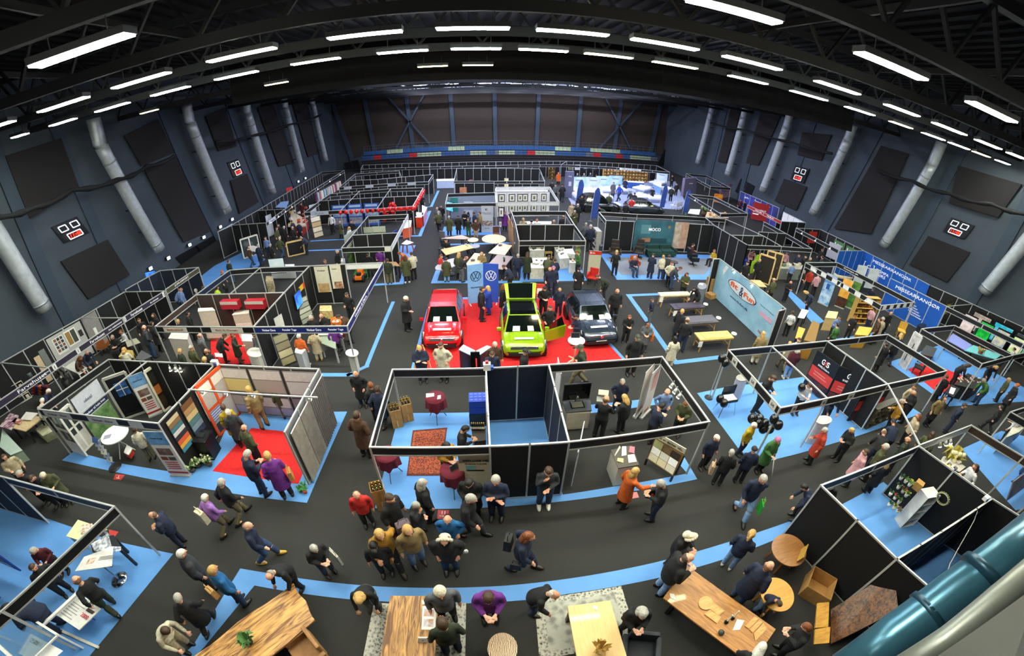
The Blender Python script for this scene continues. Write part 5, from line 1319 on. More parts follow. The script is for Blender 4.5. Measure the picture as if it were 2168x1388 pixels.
# ------------------------------------------------------------------ foreground wooden tables
p1,p2 = g(621,1234,.75),g(667,1312,.75);dv = g(409,1388,.75)-p1
TAB1 = poly_table('long live-edge table of pale cracked oak at the lower left',[p1,p2,p2+dv*1.12,p1+dv*1.12],.75,mat('dca45a',.4,kind='wood',col2='6e4420',scale=.9,coat=.2),.06,'u',DARK,leg_w=.1,wob=.05)
p1,p2 = g(826,1260,.75),g(930,1260,.75);q1,q2 = g(805,1392,.75),g(921,1392,.75)
poly_table('striped walnut and oak table beside the woman with curly hair',[p1,p2,q2+(q2-p2)*.2,q1+(q1-p1)*.2],.75,mat('c99552',.4,kind='wood',col2='6b431f',scale=1.1,coat=.2),.06,'u')
p1,p2 = g(1201,1282,.75),g(1292,1270,.75);q1,q2 = g(1221,1390,.75),g(1327,1388,.75)
poly_table('pale plain table at the bottom centre of the picture',[p1,p2,q2+(q2-p2)*.15,q1+(q1-p1)*.15],.75,mat('e3c184',.45,kind='wood',col2='dcb574',scale=1.0,coat=.15),.06,'u')
poly_table('long honey oak table with boards and candle holders at the lower right',[(1454,1196),(1643,1331),(1590,1405),(1404,1265)],.75,mat('bb8240',.4,kind='wood',col2='96632c',scale=1.2,coat=.15),.06,'u')
grug = mat('a9a79b',.95,kind='rug',col2='4d4f4c',scale=16);grug2 = mat('c0bdb0',.95,kind='rug',col2='7a7a74',scale=14)
rug('patterned grey rug under the striped table',[(792,1276),(987,1276),(985,1396),(768,1396)],grug,grug2,grug2)
rug('patterned grey rug with dark scrolls under the pale table',[(1131,1267),(1315,1240),(1349,1352),(1142,1396)],mat('b4b3a6',.95,kind='rug',col2='83837c',scale=5),mat('bdbba9',.95,kind='rug',col2='3c3f3c',scale=14),grug2)
round_table('round stool table with a brown and white ring pattern',(1064,1371),32,33,.5,mat('e6d2ae',.5,kind='wave',col2='7b4a22',scale=9),'block',mat('a87544',.6))
round_table('round yellow oak table right of the honey oak table',(1646,1257),35,35,.75,mat('dca139',.35,kind='wood',col2='c98c2c',scale=1,coat=.3),'4',mat('c98c2c',.5))
round_table('round brown table in front of the black booth wall',(1671,1163),36,33,.75,mat('9a6a3a',.4,kind='wood',col2='84562b',scale=1,coat=.2),'4',mat('7a4d26',.5))
sheet('wooden_board','round wooden serving board on the honey oak table','board',[px(8,1050+55*math.cos(a*PI/8),990+52*math.sin(a*PI/8)) for a in range(16)],.753,mat('dfae6c',.5,kind='wood',col2='cf9850',scale=3),.03)
for i,(q,l) in enumerate([([(1085,975),(1190,1050),(1150,1085),(1050,1015)],'square wooden board beside the round serving board'),([(1080,1040),(1165,1095),(1135,1145),(1040,1075)],'rectangular wooden board nearest the table edge'),([(1345,1165),(1420,1090),(1450,1110),(1375,1185)],'first plank of the wooden sample set'),([(1380,1190),(1455,1115),(1480,1135),(1405,1215)],'second plank of the wooden sample set'),([(1412,1220),(1485,1140),(1510,1190),(1425,1275)],'third plank of the wooden sample set'),([(780,915),(815,920),(830,970),(785,945)],'white price card at the near end of the honey oak table'),([(1255,1195),(1290,1110),(1345,1120),(1310,1190)],'white brochure beside the candle holders')]):
    card = 'card' in l or 'brochure' in l;sheet('price_card' if card else 'wooden_board',l,'card' if card else 'board',[px(8,*p) for p in q],.755,WHITE if card else mat('d8a963',.5,kind='wood',col2='bb8844',scale=3),.006 if card else .03)
for i,(x,y,l) in enumerate([(1205,1135,'black candle holder with a white candle, nearer of two'),(1253,1105,'black candle holder with a white candle, farther of two')]):
    p = g(*px(8,x,y),.75);t = thing('candle_holder',l,'candle holder',p);MB().lathe([(.05,0),(.055,.05),(.02,.06),(.02,.1)],n=16).obj('holder',mat('101010',.3),t,True);MB().tube([(0,0,.06),(.06,.05,.33)],.02,10).obj('candle',mat('efe9dc',.5),t)
p = g(*px(8,1165,1215),.75);t = thing('tea_light_lantern','small dark glass lantern on the honey oak table','lantern',p);MB().lathe([(.06,0),(.08,.06),(.06,.1)],n=8).obj('bowl',mat('3b4440',.2),t,True)
sheet('photo_sheet','white sheet with two table photos on the striped table','sheet',pq(7,((545,1188),(648,1190),(663,1012),(553,1010))),.755,WHITE,.004,[(.14,.86,.56,.88,ph('d98a3c',.5,'9ab4c8',9)),(.14,.86,.12,.44,ph('c08a62',.5,'c6cede',9))])
sheet('price_card','small white card at the far end of the striped table','card',pq(7,((553,1000),(588,990),(582,960),(548,968))),.755,WHITE)
t = thing('tent_card','folded white price tent on the striped table','card',g(*px(7,560,1265),.75));MB().slab([(-.13,-.06,.01),(.13,-.06,.01),(.09,0,.15),(-.09,0,.15)],.008).obj('front_face',WHITE,t);MB().slab([(.13,.06,.01),(-.13,.06,.01),(-.09,0,.15),(.09,0,.15)],.008).obj('back_face',WHITE,t);MB().box((0,-.045,.07),(.04,.004,.06)).obj('print_block',mat('333333',.6),t)
sheet('price_card','white card on the pale table','card',pq(8,((200,1030),(235,1038),(232,1012),(202,1003))),.755,WHITE)
plant('green plant in a dark pot on the live-edge table',g(*px(4,505,1290),.75),.75,.2,.36,'2a2b26','4f7d3a',26)
plant('dried brown flowers on the pale table',g(*px(8,250,1350),.75),.75,.2,.34,'c9a874','a67c30',18,name='dried_flowers')
chair('tan leather shell chair at the live-edge table',g(*px(4,905,1345),.6),2.4,'a97a48',arm=True,s=1.4)
chair('dark upholstered chair at the bottom edge by the pale table',g(*px(8,560,1345),.6),2.8,'2a2f38',arm=True,s=1.4)
carton('open cardboard box before the black booth wall',g(*px(11,290,900)),.75,.55,.65,0,True)
A = g(*px(11,240,790));
p1,p2,p3,p4 = (g(*px(11,*q),z) for q,z in (((430,1300),.15),((430,1040),.3),((905,735),1.75),((940,1040),1.6)))
t = thing('tabletop_slab','large dark walnut tabletop leaning at the black wall','tabletop',p1);e = MB().slab([p1,p4,p3,p2],.05).obj('slab',mat('7a4a1c',.35,kind='wood',col2='2c1807',scale=1.1,coat=.4),t);e.data.transform(world(t).inverted())
for l,q in (('small square oak sample board leaning beside the walnut top',[(325,985),(415,980),(408,1170),(308,1175)]),('lower oak sample box beside the walnut top',[(308,1185),(425,1165),(415,1290),(300,1300)])):block('sample_board',l,'board',[px(11,*p) for p in q],.7,.06,mat('c4922f',.5,kind='wood',col2='a87420',scale=2))
t = thing('woven_tray','yellow woven tray standing on the round brown table','tray',g(*px(11,185,625),.75));MB().slab([(-.2,-.15,0),(.2,.15,0),(.2,.1,.34),(-.2,-.2,.34)],.02).obj('weave',mat('d9b04a',.7,kind='wave',col2='7a5518',scale=14),t)
for i,(x,y) in enumerate([(805,1200),(868,1160),(960,1110)]):spot(('left','middle','right')[i]+' bare spotlight of the trio on the rail at the lower right',g(*px(11,x,y),2.3),(-.6,.3,-.4))
p = g(*px(11,980,1230),2.45);q = g(*px(11,1130,1135),2.45);t = thing('power_cable','white cable looping from the booth rail to the floor','cable',g(*px(11,1545,330),2.4));P = [g(*px(11,x,y),z) for x,y,z in ((1580,230,2.4),(1545,330,2.2),(1440,520,1.8),(1370,650,1.6),(1325,800,1.9),(1320,970,2.4))];MB().tube([v-P[1]+Vector((0,0,P[1].z-2.4)) for v in P],.012,6).obj('cord',WHITE,t,True)
t = thing('socket_box','blue and white socket box on the corner post of the plant booth','socket box',g(*px(11,1590,205),2.48));MB().box((0,0,.08),(.22,.12,.14)).obj('case',WHITE,t);MB().box((-.02,-.07,.08),(.1,.03,.1)).obj('socket',mat('2454a8',.4),t)
# plant shelf
cabinet_shelf('white shelf rack with small potted plants in the black booth',Z(11,905,350),Z(11,1000,330),1.6,WHITE,4,1,.4)
o = g(*px(11,905,350));
for i,(x,y,z) in enumerate([(950,50,1.62),(985,75,1.62),(1015,100,1.62),(930,120,1.22),(965,150,1.22),(990,180,1.22),(870,170,.82),(905,200,.82),(935,230,.82),(860,250,.42),(895,275,.42),(925,300,.42)]):
    plant('%s small potted plant from the top on the white rack' % ords[i],g(*px(11,x,y),z),z,.11,.24,'e6e2d8',random.choice(['3c7434','2f5a30','557f3c']),12,random.choice([None,'c03030',None,'d8c04a']))
carton('yellow box on top of the white plant rack',g(*px(11,1070,120),1.62),.26,.3,.3,1.62)
t = thing('wreath','round wreath on the black panel of the plant booth','wreath',g(*px(11,1270,200),1.7));bb = MB()
for k in range(18):a = 2*PI*k/18;bb.ball((.04,.2*math.cos(a),.2*math.sin(a)),.045,6)
bb.obj('leaves',mat('6f7d5a',.8),t);bb = MB().tube([(0,.2*math.cos(2*PI*k/20),.2*math.sin(2*PI*k/20)) for k in range(21)],.012,6).obj('hoop',mat('c8b890',.6),t)
plant('green plant on the floor behind the plant booth wall',g(*px(11,1240,440),.2),0,.2,.4)
# ------------------------------------------------------------------ lower left booth
HP = mat('1c3f98',.5)
for l,a,b_ in (('blue board with hearing aid pictures, farther of two',(2,20,700),(2,250,800)),('blue board with hearing aid pictures, nearer of two',(2,-120,900),(2,110,1000))):
    board('display_board',l,'display board',gr(*a),gr(*b_),.5,2.0,HP,[(.08+.3*(k % 3),.3+.3*(k % 3),.08+.3*(k//3),.28+.3*(k//3),ph('dfe3ea',.5,'b59a78',12)) for k in range(9)],.04,0)
poly_table('low table covered with a green printed cloth and papers',pq(2,((590,355),(815,430),(590,510),(500,480))),.85,mat('d6d9a8',.7),.03,'post',ALU,'display_table')
sheet('magazine','open magazine on the green covered table','magazine',pq(2,((610,400),(700,385),(690,450),(615,465))),.87,ph('e8e4da',.5,'a86a4a',12))
poly_table('black table with magazines and leaflets at the lower left stand',pq(2,((680,520),(860,470),(930,590),(700,600))),.9,mat('20242c',.4),.03,'post',DARK,'display_table')
sheet('magazine','glossy car magazine on the black leaflet table','magazine',pq(2,((690,540),(820,460),(850,570),(720,600))),.915,ph('d8dbe2',.4,'5a6068',8))
sheet('leaflet','leaflet with dark print on the black leaflet table','leaflet',pq(2,((860,560),(920,560),(915,590),(855,605))),.915,ph('c8ccd8',.5,'39406a',12))
th = sheet('photo_board','white panel with photos leaning on the chrome stand','display board',pq(2,((570,750),(850,710),(860,560),(640,640))),1.0,WHITE,.02,[(.2,.4,.4,.8,ph('b56a4a',.5,'e8d8c8',8)),(.5,.9,.55,.6,mat('8a8a90',.6)),(.5,.9,.65,.7,mat('8a8a90',.6)),(.5,.9,.75,.8,mat('8a8a90',.6))])
t = thing('chrome_stand','round chrome foot of the leaflet stand','stand',g(*px(2,905,810)));MB().lathe([(.28,.004),(.26,.03),(.05,.06)],n=28).obj('base',CHROME,t,True);MB().tube([(0,0,.05),(-.25,.05,.96)],.02,8).obj('pole',CHROME,t)
th = sheet('price_sign','white framed offer sign with red price at the lower left stand','sign',pq(2,((420,1070),(605,1195),(770,1035),(605,910))),.55,WHITE,.03,[('TILBUD',.42,.86,.13,mat('3a3a42',.5),.6)]+[(.12,.12+.5*random.uniform(.7,1),.12+.1*k,.15+.1*k,mat('9a9aa2',.5)) for k in range(6)]+[('2000',.8,.45,.14,mat('d02a3a',.5),.26),(.66,.92,.62,.74,mat('3a2a26',.5))])
for s in (0,1):MB().beam((.35*s-.2,0,-.5),(.35*s-.2,0,0),.03).obj('leg',mat('3d6fd0',.4),th)
p1,p2,p3 = g(*px(2,290,1170),1.0),g(*px(2,745,1310),0),g(*px(2,630,860),1.0)
t = thing('glass_counter','glass show counter with white edges at the left bottom corner','counter',g(*px(2,150,1290)));q = [g(*px(2,x,y),.95) for x,y in ((-150,1180),(170,1060),(440,1230),(180,1480))]
e = MB().slab(q,.02).obj('glass_top',mat('9fc4dc',.08,kind='glass',alpha=.45),t);e.data.transform(world(t).inverted())
for k in range(4):e = MB().beam(q[k],q[(k+1) % 4],.05).obj('edge',WHITE,t);e.data.transform(world(t).inverted());e = MB().beam(q[k],(q[k].x,q[k].y,0),.04).obj('leg',WHITE,t);e.data.transform(world(t).inverted())
sheet('price_card','white card with a number lying in the glass counter','card',pq(2,((145,1370),(340,1470),(480,1350),(235,1220))),.8,WHITE,.01,[('7500',.3,.75,.2,mat('30343c',.5),.3)])
MBl = block('barrier_beam','white low barrier beam on the blue floor','barrier',pq(2,((150,1040),(745,1310),(735,1330),(140,1060))),.06,.06,OFFW)
block('barrier_beam','white barrier beam under the offer sign','barrier',pq(2,((285,1165),(625,855),(640,868),(300,1180))),.75,.06,WHITE)
# ------------------------------------------------------------------ wine booth
rug('red patterned oriental rug on the blue wine floor',[(874,911),(947,905),(934,1007),(861,1007)],mat('9c4a2c',.95,kind='rug',col2='3a1c24',scale=17),mat('6e3428',.95,kind='rug',col2='2a1620',scale=24),mat('a8552f',.95,kind='rug',col2='54232a',scale=20))
cocktail('high table with burgundy cloth at the back of the wine booth',(921,840),'6a1128',1.08);cocktail('high table with burgundy cloth at the left corner of the wine booth',(818,960),'6a1128',1.08);cocktail('high table with burgundy cloth and a laptop at the front',(957,993),'6a1128',1.08)
sheet('leaflet','white leaflet on the back burgundy table','leaflet',pq(5,((625,390),(690,380),(690,355),(625,358))),1.09,WHITE);sheet('leaflet','scattered cards on the back burgundy table','leaflet',pq(5,((715,405),(745,400),(745,370),(720,375))),1.09,mat('e8dcd8',.5))
board('laptop','grey open laptop on the front burgundy table','laptop',g(*px(5,825,1000),1.1),g(*px(5,890,960),1.1),1.09,1.3,mat('6d7276',.4),[(.05,.95,.1,.92,mat('2a2e34',.3),'display')],.015,0,lean=.06)
for bi,(x,y,n2,l) in enumerate([(392,610,2,'by the left post of the wine booth'),(478,560,2,'right of the other wine boxes'),(275,1270,2,'at the front left post of the wine booth')]):
    p = g(*px(5,x,y));hh = .42 if bi < 2 else .5
    carton('lower wine carton %s' % l,p,.38,hh,.35,.005);carton('open upper wine carton %s' % l,p,.38,hh,.35,.01+hh,True)
    for r_ in range(3):
        for c_ in range(3):o = Vector(((c_-1)*.11,(r_-1)*.11,0));o.rotate(Matrix.Rotation(.35,3,'Z'));bottle(Vector((p.x+o.x,p.y+o.y,.04+hh+.22)),'wine bottle standing in the open carton %s' % l,'wine bottles in the carton %s' % l)
th = rollup('cream banner with black lettering at the front of the wine booth',Z(5,918,1160),Z(5,1172,1160),1.85,mat('cfc3a0',.6),[('DEN LIGE VEJ',.5,.80,.05,mat('1c1a16',.5),.74,.01),('FRA BONDE TIL KUNDE',.5,.73,.03,mat('4a4438',.5),.64),(.2,.5,.58,.68,ph('6fa09a',.5,'86b4b0',6)),(.22,.75,.55,.58,mat('241c18',.5))])
A,Bq = g(1037,943,HB),g(1029,778,HB)
wallboard('wall_poster','large pale grey poster on the side wall of the wine booth','poster',(1037,943),(1029,778),.42,.93,.7,2.35,ph('b4aea6',.6,'cfc8be',1.2))
block('bar_counter','dark wooden bar counter at the side wall of the wine booth','counter',pq(5,((995,640),(1110,640),(1110,735),(1015,750))),1.0,1.0,mat('3b2a1c',.5,kind='wood',col2='261a10',scale=3),mat('22180f',.4))
for i,(x,y,l) in enumerate([(1060,570,'lower blue bottle crate behind the bar'),(1060,500,'upper blue bottle crate behind the bar')]):
    t = thing('bottle_crate',l,'crate',g(*px(5,x,y),.8-.0),.0);t.location.z = .0 if i == 0 else .0;P = g(*px(5,1058,640));t.location = Vector((P.x,P.y+.35,.62 if i == 0 else .92));MB().box((0,0,.14),(.62,.5,.28)).obj('crate',mat('1f3fb0',.4),t);
    for a in range(4):
        for b2 in range(3):MB().box((-.22+.15*a,-.15+.15*b2,.285),(.1,.1,.012)).obj('bottle_cell',mat('3c5fe0',.4),t)
for n_ in range(7):p = g(*px(5,1000+16*n_,650),1.0);bottle(Vector((p.x,p.y,1.0)),'dark wine bottle lined up on the bar counter','wine bottles on the bar counter')
t = thing('bar_support','dark plinth carrying the blue crates','plinth',Vector((P.x,P.y+.35,0)));MB().box((0,0,.305),(.66,.52,.61)).obj('plinth',DARK,t)
# ------------------------------------------------------------------ kitchen booth
block('sink_cabinet','white sink cabinet with a dark worktop in the kitchen booth','cabinet',pq(6,((355,425),(575,412),(585,492),(385,508))),.92,.9,mat('d6cfba',.5),mat('34373a',.35),[(2,.03,.49,.1,.8,mat('ded7c2',.5),'cabinet_door'),(2,.51,.97,.1,.8,mat('ded7c2',.5),'cabinet_door')])
p = g(*px(6,470,450),.92);t = thing('sink','steel sink with tap set in the dark worktop','sink',p);MB().box((0,0,.012),(.5,.4,.02)).obj('rim',CHROME,t);MB().box((0,0,.025),(.4,.28,.008)).obj('basin',mat('8f8d80',.3,.8),t);MB().tube([(0,.17,0),(0,.17,.3),(0,.1,.36),(0,0,.3)],.018,8).obj('tap',CHROME,t,True)
tv('large black screen behind the sink cabinet',g(*px(6,355,445),.92),g(*px(6,572,425),.92),1.0,1.72,mat('0a0b0c',.08),off=-.15,stand=True)
for i,(x,y,z) in enumerate([(685,345,.75),(670,400,.5)]):block('stool' if i else 'folding_seat',('lower' if i else 'upper')+' cream seat of the folded chairs in the kitchen booth','chair',[px(6,x-38,y-22),px(6,x+45,y-14),px(6,x+40,y+28),px(6,x-42,y+18)],z,.06,mat('cfc49a' if not i else 'a9aca0',.5))
rollup('white banner with red print, left of the pair in the kitchen booth',Z(6,935,560),Z(6,1012,470),2.1,mat('dcd9d2',.6),[(.5,.8,.55,.9,mat('dcc4bc',.5)),(.2,.7,.06,.12,mat('b8503a',.5))],flip=False)
rollup('white banner with red print, right of the pair in the kitchen booth',Z(6,985,565),Z(6,1058,488),2.1,mat('e0dad4',.6),[(.3,.9,.55,.92,mat('d8a49a',.5)),(.2,.7,.06,.12,mat('b8503a',.5))])
block('display_counter','white counter with leaflets in the kitchen booth','counter',pq(6,((750,818),(915,782),(972,935),(808,962))),.95,.95,mat('c9c4b4',.5),mat('4a4436',.4))
for i,(q,l) in enumerate([([(780,870),(825,800),(815,785),(775,860)],'leaflet holder on the left of the white counter'),([(832,870),(872,862),(870,790),(835,792)],'white and red jug shaped leaflet stack on the counter'),([(890,840),(935,848),(940,795),(900,790)],'red brochure on the white counter'),([(890,925),(955,915),(935,855),(882,862)],'white sheet on the white counter'),([(795,910),(845,925),(848,890),(800,885)],'bowl of sweets on the white counter')]):sheet('leaflet',l,'leaflet',[px(6,*p) for p in q],.955,mat(['c7b8ae','dcd4d4','c06a78','f0efe8','c8b87c'][i],.5),.02)
p1,p2,p3,p4 = (g(*px(6,*q),z) for q,z in (((1040,888),.3),((1250,1028),.3),((1345,850),1.0),((1110,715),1.0)))
t = thing('tile_stand','slanting wooden stand with six pale worktop samples','display stand',(p1+p2)/2-UPV*.3);R,U = p2-p1,p4-p1;N = R.cross(U).normalized();e = MB().slab([p1,p2,p3,p4],.05,-N).obj('frame',mat('7d5a2c',.5,kind='wood',col2='64451f',scale=3),t);e.data.transform(world(t).inverted())
decor(t,p1,R,U,N,[(.03+.325*k,.335+.325*k,.04+.31*j,.33+.31*j,mat(['c9c2a6','cfc39f','d3cdb8','dcdcd6','c2c0b4','e6e8e6','8a8d5e','5c4a30','23201c'][j*3+k],.4),'sample') for j in range(3) for k in range(3)],.004)
for s in (p1,p2):e = MB().beam(s,(s.x,s.y,0),.06).obj('leg',DARK,t);e.data.transform(world(t).inverted())
for s,q in ((p4,p1),(p3,p2)):e = MB().beam(s-UPV*.05,(s.x,s.y,0),.06).obj('leg',DARK,t);e.data.transform(world(t).inverted())
board('sign_plate','cream sign plate on top of the worktop sample stand','sign',p4,p3,1.02,1.25,mat('d8d2b4',.5),[('Nu er du her VEL',.5,.5,.4,mat('33302a',.5),.85)],.03,.0)
for i,(x,y) in enumerate([(1258,272),(1285,318),(1318,358)]):spot(ords[i]+' small spotlight from the back on the kitchen booth fascia',g(*px(6,x,y),2.35),(-.5,-.1,-.8))
board('display_board','white panel leaning at the wall left of the sink','panel',gr(6,330,520),gr(6,305,380),.2,1.9,mat('d0cdd0',.6),[],.03,.1)
board('display_board','grey white panel leaning at the dark room wall near the front','panel',gr(6,415,1130),gr(6,470,880),.1,1.75,mat('b9bbc2',.6),[],.03,0)
for x,y,l in ((960,1190,'red floor sticker near the orange coat'),):sheet('floor_sticker',l,'floor sticker',[px(6,915,1165),px(6,958,1160),px(6,975,1205),px(6,915,1215)],.003,mat('c8787a',.7),.003)
sheet('floor_sticker','red floor sticker with number eleven at the wine booth front','floor sticker',[px(5,715,1380),px(5,812,1380),px(5,812,1308),px(5,722,1305)],.003,mat('9e3438',.7),.003,[('11',.5,.66,.34,WHITE),('Indgang',.5,.28,.16,WHITE,.6)])
sheet('floor_sticker','red floor sticker in the left aisle before the door booth','floor sticker',[px(1,978,1285),px(1,1045,1290),px(1,1080,1245),px(1,1000,1237)],.003,mat('b8322c',.7),.003,[(.3,.75,.25,.35,WHITE),(.5,.56,.45,.75,WHITE)])
sheet('floor_sticker','red floor sticker beside the low table at the lower left','floor sticker',[px(2,830,470),px(2,870,485),px(2,900,448),px(2,825,430)],.008,mat('b8322c',.7),.003)
# ------------------------------------------------------------------ lettering on booth fascias
def fascia_text(bk,ab,txt,f,hh,m,wf,dz=-.175,flip=False,plate=None,pf=0):
    t,P = B[bk];a,b = (P[x] for x in ab.split('-'));o,R,U,N = facing(a,b,HB+dz-.13,HB+dz+.13,flip);k = f if (o-a).length < .3 or abs((o-Vector((a.x,a.y,o.z))).length) < .3 else 1-f
    c = o+R*k+U*.5
    if plate:
        q = c+N*.016;r = R*pf/2;e = MB().slab([q-r-U*.5,q+r-U*.5,q+r+U*.5,q-r+U*.5],.006,N).obj('name_plate',plate,t);e.data.transform(world(t).inverted());c = c+N*.012
    if txt:text_on(txt,c,R,U,U.length*hh,m,t,width=R.length*wf,off=.022)
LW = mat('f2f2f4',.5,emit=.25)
fascia_text('paint','F0-F1','Farvehuset',.78,.62,LW,.34);fascia_text('paint','F1-F2','Farvehuset',.62,.55,LW,.2);fascia_text('paint','F2-F3','Farvehuset',.30,.55,LW,.26)
fascia_text('paint','F1-F2','Aut. malermester',.88,.34,LW,.2);fascia_text('paint','F0-F1','- inspireret til farver',.955,.3,LW,.08);fascia_text('paint','F2-F3','Aut. malermester',.72,.34,LW,.2)
for ab,f in (('F1-F2',.06),('F1-F2',.36),('F2-F3',.04),('F2-F3',.95)):fascia_text('paint',ab,'g',f,.5,mat('2a2238',.5),.012,plate=WHITE,pf=.045)
fascia_text('import','C-D','JUMI-IMPORT',.55,.55,LW,.42)
for f,tx in ((.17,'Vinduer Døre'),(.40,'Facader Tage'),(.66,'Vinduer Døre'),(.88,'Facader Tage')):fascia_text('bath','H-I',tx,f,.42,LW,.15)
fascia_text('bath','I-J','Vinduer & Døre',.3,.5,LW,.3)
for f,pf,tx in ((.22,.26,'BADEVÆRELSE'),(.75,.3,'Bad & Design')):fascia_text('bath','A-H',tx,f,.32,mat('b8502e',.5),pf*.7,plate=OFFW,pf=pf)
for f,pf in ((.17,.26),(.57,.24),(.83,.1)):fascia_text('door','A-B','Vinduer · Døre' if pf > .2 else '',f,.3,mat('2a3350',.5),pf*.7,plate=mat('c9cbd2',.5),pf=pf)
for ab,fs in (('F-A',(.1,.47,.84)),('E-F',(.7,.05)),('D-E',(.62,))):
    for f in fs:fascia_text('security',ab,'G4S',f,.45,mat('2a2a2e',.5),.05,plate=mat('cfcfc6',.5),pf=.1)
for f in (.12,.27,.42,.57,.72,.87):fascia_text('tree','A-D','',f,.3,WHITE,.05,plate=WHITE,pf=.07)
for f in (.1,.3,.5,.7,.9):fascia_text('tree','D-C','',f,.3,WHITE,.05,plate=WHITE,pf=.1)
fascia_text('tree','B-C','Compa.dk',.2,.5,LW,.2)
fascia_text('green','A-B','',.93,.3,WHITE,.1,plate=OFFW,pf=.12)
for f in (.22,.72):fascia_text('balloon','A-B','Energi',f,.45,mat('3a4a78',.5),.12,plate=mat('c7cbe0',.5),pf=.26)
fascia_text('back','E-F','DELIKATESSEN',.25,.5,mat('30343c',.5),.3,plate=WHITE,pf=.4)
fascia_text('farleft','G-F','Gusta',.18,.5,mat('30343c',.5),.12,plate=mat('c9cdd8',.5),pf=.22)
for f in (.1,.35,.6,.82):fascia_text('farleftc','A-B','',f,.3,WHITE,.1,plate=mat('c2c6d0',.5),pf=.09)
# ------------------------------------------------------------------ big blue organiser walls
def walltext(bk,ab,items,z0=.0,z1=2.44,nm='lettering'):
    t,P = B[bk];a,b = (P[x] for x in ab.split('-'));o,R,U,N = facing(a,b,z0,z1);decor(t,o+N*.03,R,U,N,items)
walltext('bluewall','B-C',[('MESSEARRANGØR',.47,.84,.1,LW,.58),('COMPA',.36,.60,.1,LW,.2),('FAIRS',.345,.47,.1,LW,.16),('C',.15,.56,.13,LW,.05),('[',.075,.56,.26,LW,.02),(']',.225,.56,.26,LW,.02),('>',.50,.50,.06,LW,.02)])
walltext('bluewall','D-E',[('MESSEARRANGØR',.52,.85,.1,LW,.78)]+[(s,.42+.04*k,.66-.07*k,.045,LW,.22) for k,s in enumerate(('Boligmesser','Erhvervsmesser','Temamesser','Konferencer','Firmafester','Aktiviteter'))])
# ------------------------------------------------------------------ banner beside the massage tables
A,Bq = B['massage'][1]['B'],B['massage'][1]['C'];SKY = ph('9cc4d8',.6,'7fadc6',.9)
t = wallboard('wall_banner','large pale blue wrinkled banner with an orange and white oval logo','banner',A,Bq,.02,.97,.04,2.44,SKY,[],off=.06)
o,R,U,N = facing(A.lerp(Bq,.02),A.lerp(Bq,.97),.04,2.44);o = o+N*.075;Mi = world(t).inverted()
def ovl(cu,cv,ru,rv,m,nm,k):
    b = MB();q = [o+R*(cu+ru*math.cos(2*PI*i/32))+U*(cv+rv*math.sin(2*PI*i/32))+N*.003*k for i in range(32)];b.slab(q,.002,N);e = b.obj(nm,m,t);e.data.transform(Mi)
ovl(.45,.66,.235,.165,mat('24305c',.6),'logo_edge',1);ovl(.45,.66,.222,.15,mat('dfe9ee',.6),'logo_field',2);OR = mat('e8602c',.6)
decor(t,o+N*.01,R,U,N,[('fit',.32,.67,.13,OR,.13,.03),('&',.45,.65,.24,mat('24305c',.6),.06,.01),('Fun',.575,.65,.13,OR,.17,.03),('www.fit-fun.dk',.45,.37,.05,mat('2a3c66',.6),.3),('Massage & Wellness',.84,.72,.03,mat('3a5a8a',.6),.2),(.76,.94,.5,.6,mat('d8a8c0',.6)),('f&F',.85,.15,.06,mat('c06a78',.6),.08)])
b = MB().slab([o+R*.11+U*.7+N*.003,o+R*.17+U*.98+N*.003,o+R*.125+U*.99+N*.003,o+R*.09+U*.82+N*.003],.003,N);e = b.obj('sail_shape',WHITE,t);e.data.transform(Mi)
for i,f in enumerate((.27,.55)):p = A.lerp(Bq,f);spot(('left','right')[i]+' spotlight clamped on the banner wall',Vector((p.x,p.y,2.5))+N*.25,-N*.6-UPV*.5,e=20)
# massage tables
def massage(label,quad,col,lab2):
    P = [g(*px(23,*q),.75) for q in quad];c = sum(P,Vector())/4;R = P[1]-P[0];a = math.atan2(R.y,R.x);th = thing('massage_table',label,'massage table',(c.x,c.y,0),a);l = R.length;w = (P[3]-P[0]).length*.9;wd = mat('c79a58',.5,kind='wood',col2='a87a3c',scale=3)
    MB().box((0,0,.70),(l,w,.09)).obj('cushion',mat(col,.45,kind='fabric',scale=5),th,bevel=.03);MB().box((0,0,.755),(l*.7,w*.8,.03)).obj('folded_cover',mat(col,.6,kind='fabric',scale=9,col2=col),th,bevel=.012);MB().box((0,0,.64),(l*.96,w*.94,.03)).obj('frame',wd,th)
    for sx in (-1,1):
        for sy in (-1,1):MB().beam((sx*l*.40,sy*w*.42,.63),(sx*l*.44,sy*w*.42,0),.05).obj('leg',wd,th)
        MB().beam((sx*l*.41,-w*.42,.3),(sx*l*.41,w*.42,.3),.04).obj('crossbar',wd,th);MB().beam((sx*l*.41,0,.28),(sx*l*.08,0,.63),.03).obj('brace',wd,th)
    MB().lathe([(.05,.70),(.15,.71),(.15,.78),(.06,.79)],(l/2+.2,0,0),20).obj('face_cradle',mat('e4e2da',.6),th,True);MB().box((-l*.47,-w*.5-.01,.5),(.22,.02,.3)).obj('hanging_cloth',WHITE,th)
massage('cream massage table, farthest of the four',[(490,330),(810,318),(785,268),(452,288)],'d9d2b0',0);massage('dark purple massage table, second from the back',[(640,470),(965,447),(890,388),(588,402)],'3b3440',0);massage('grey massage table, second from the front',[(700,625),(1090,598),(1012,528),(700,540)],'56535a',0);massage('tan yellow massage table nearest the camera',[(905,795),(1262,770),(1188,682),(850,705)],'d8b464',0)
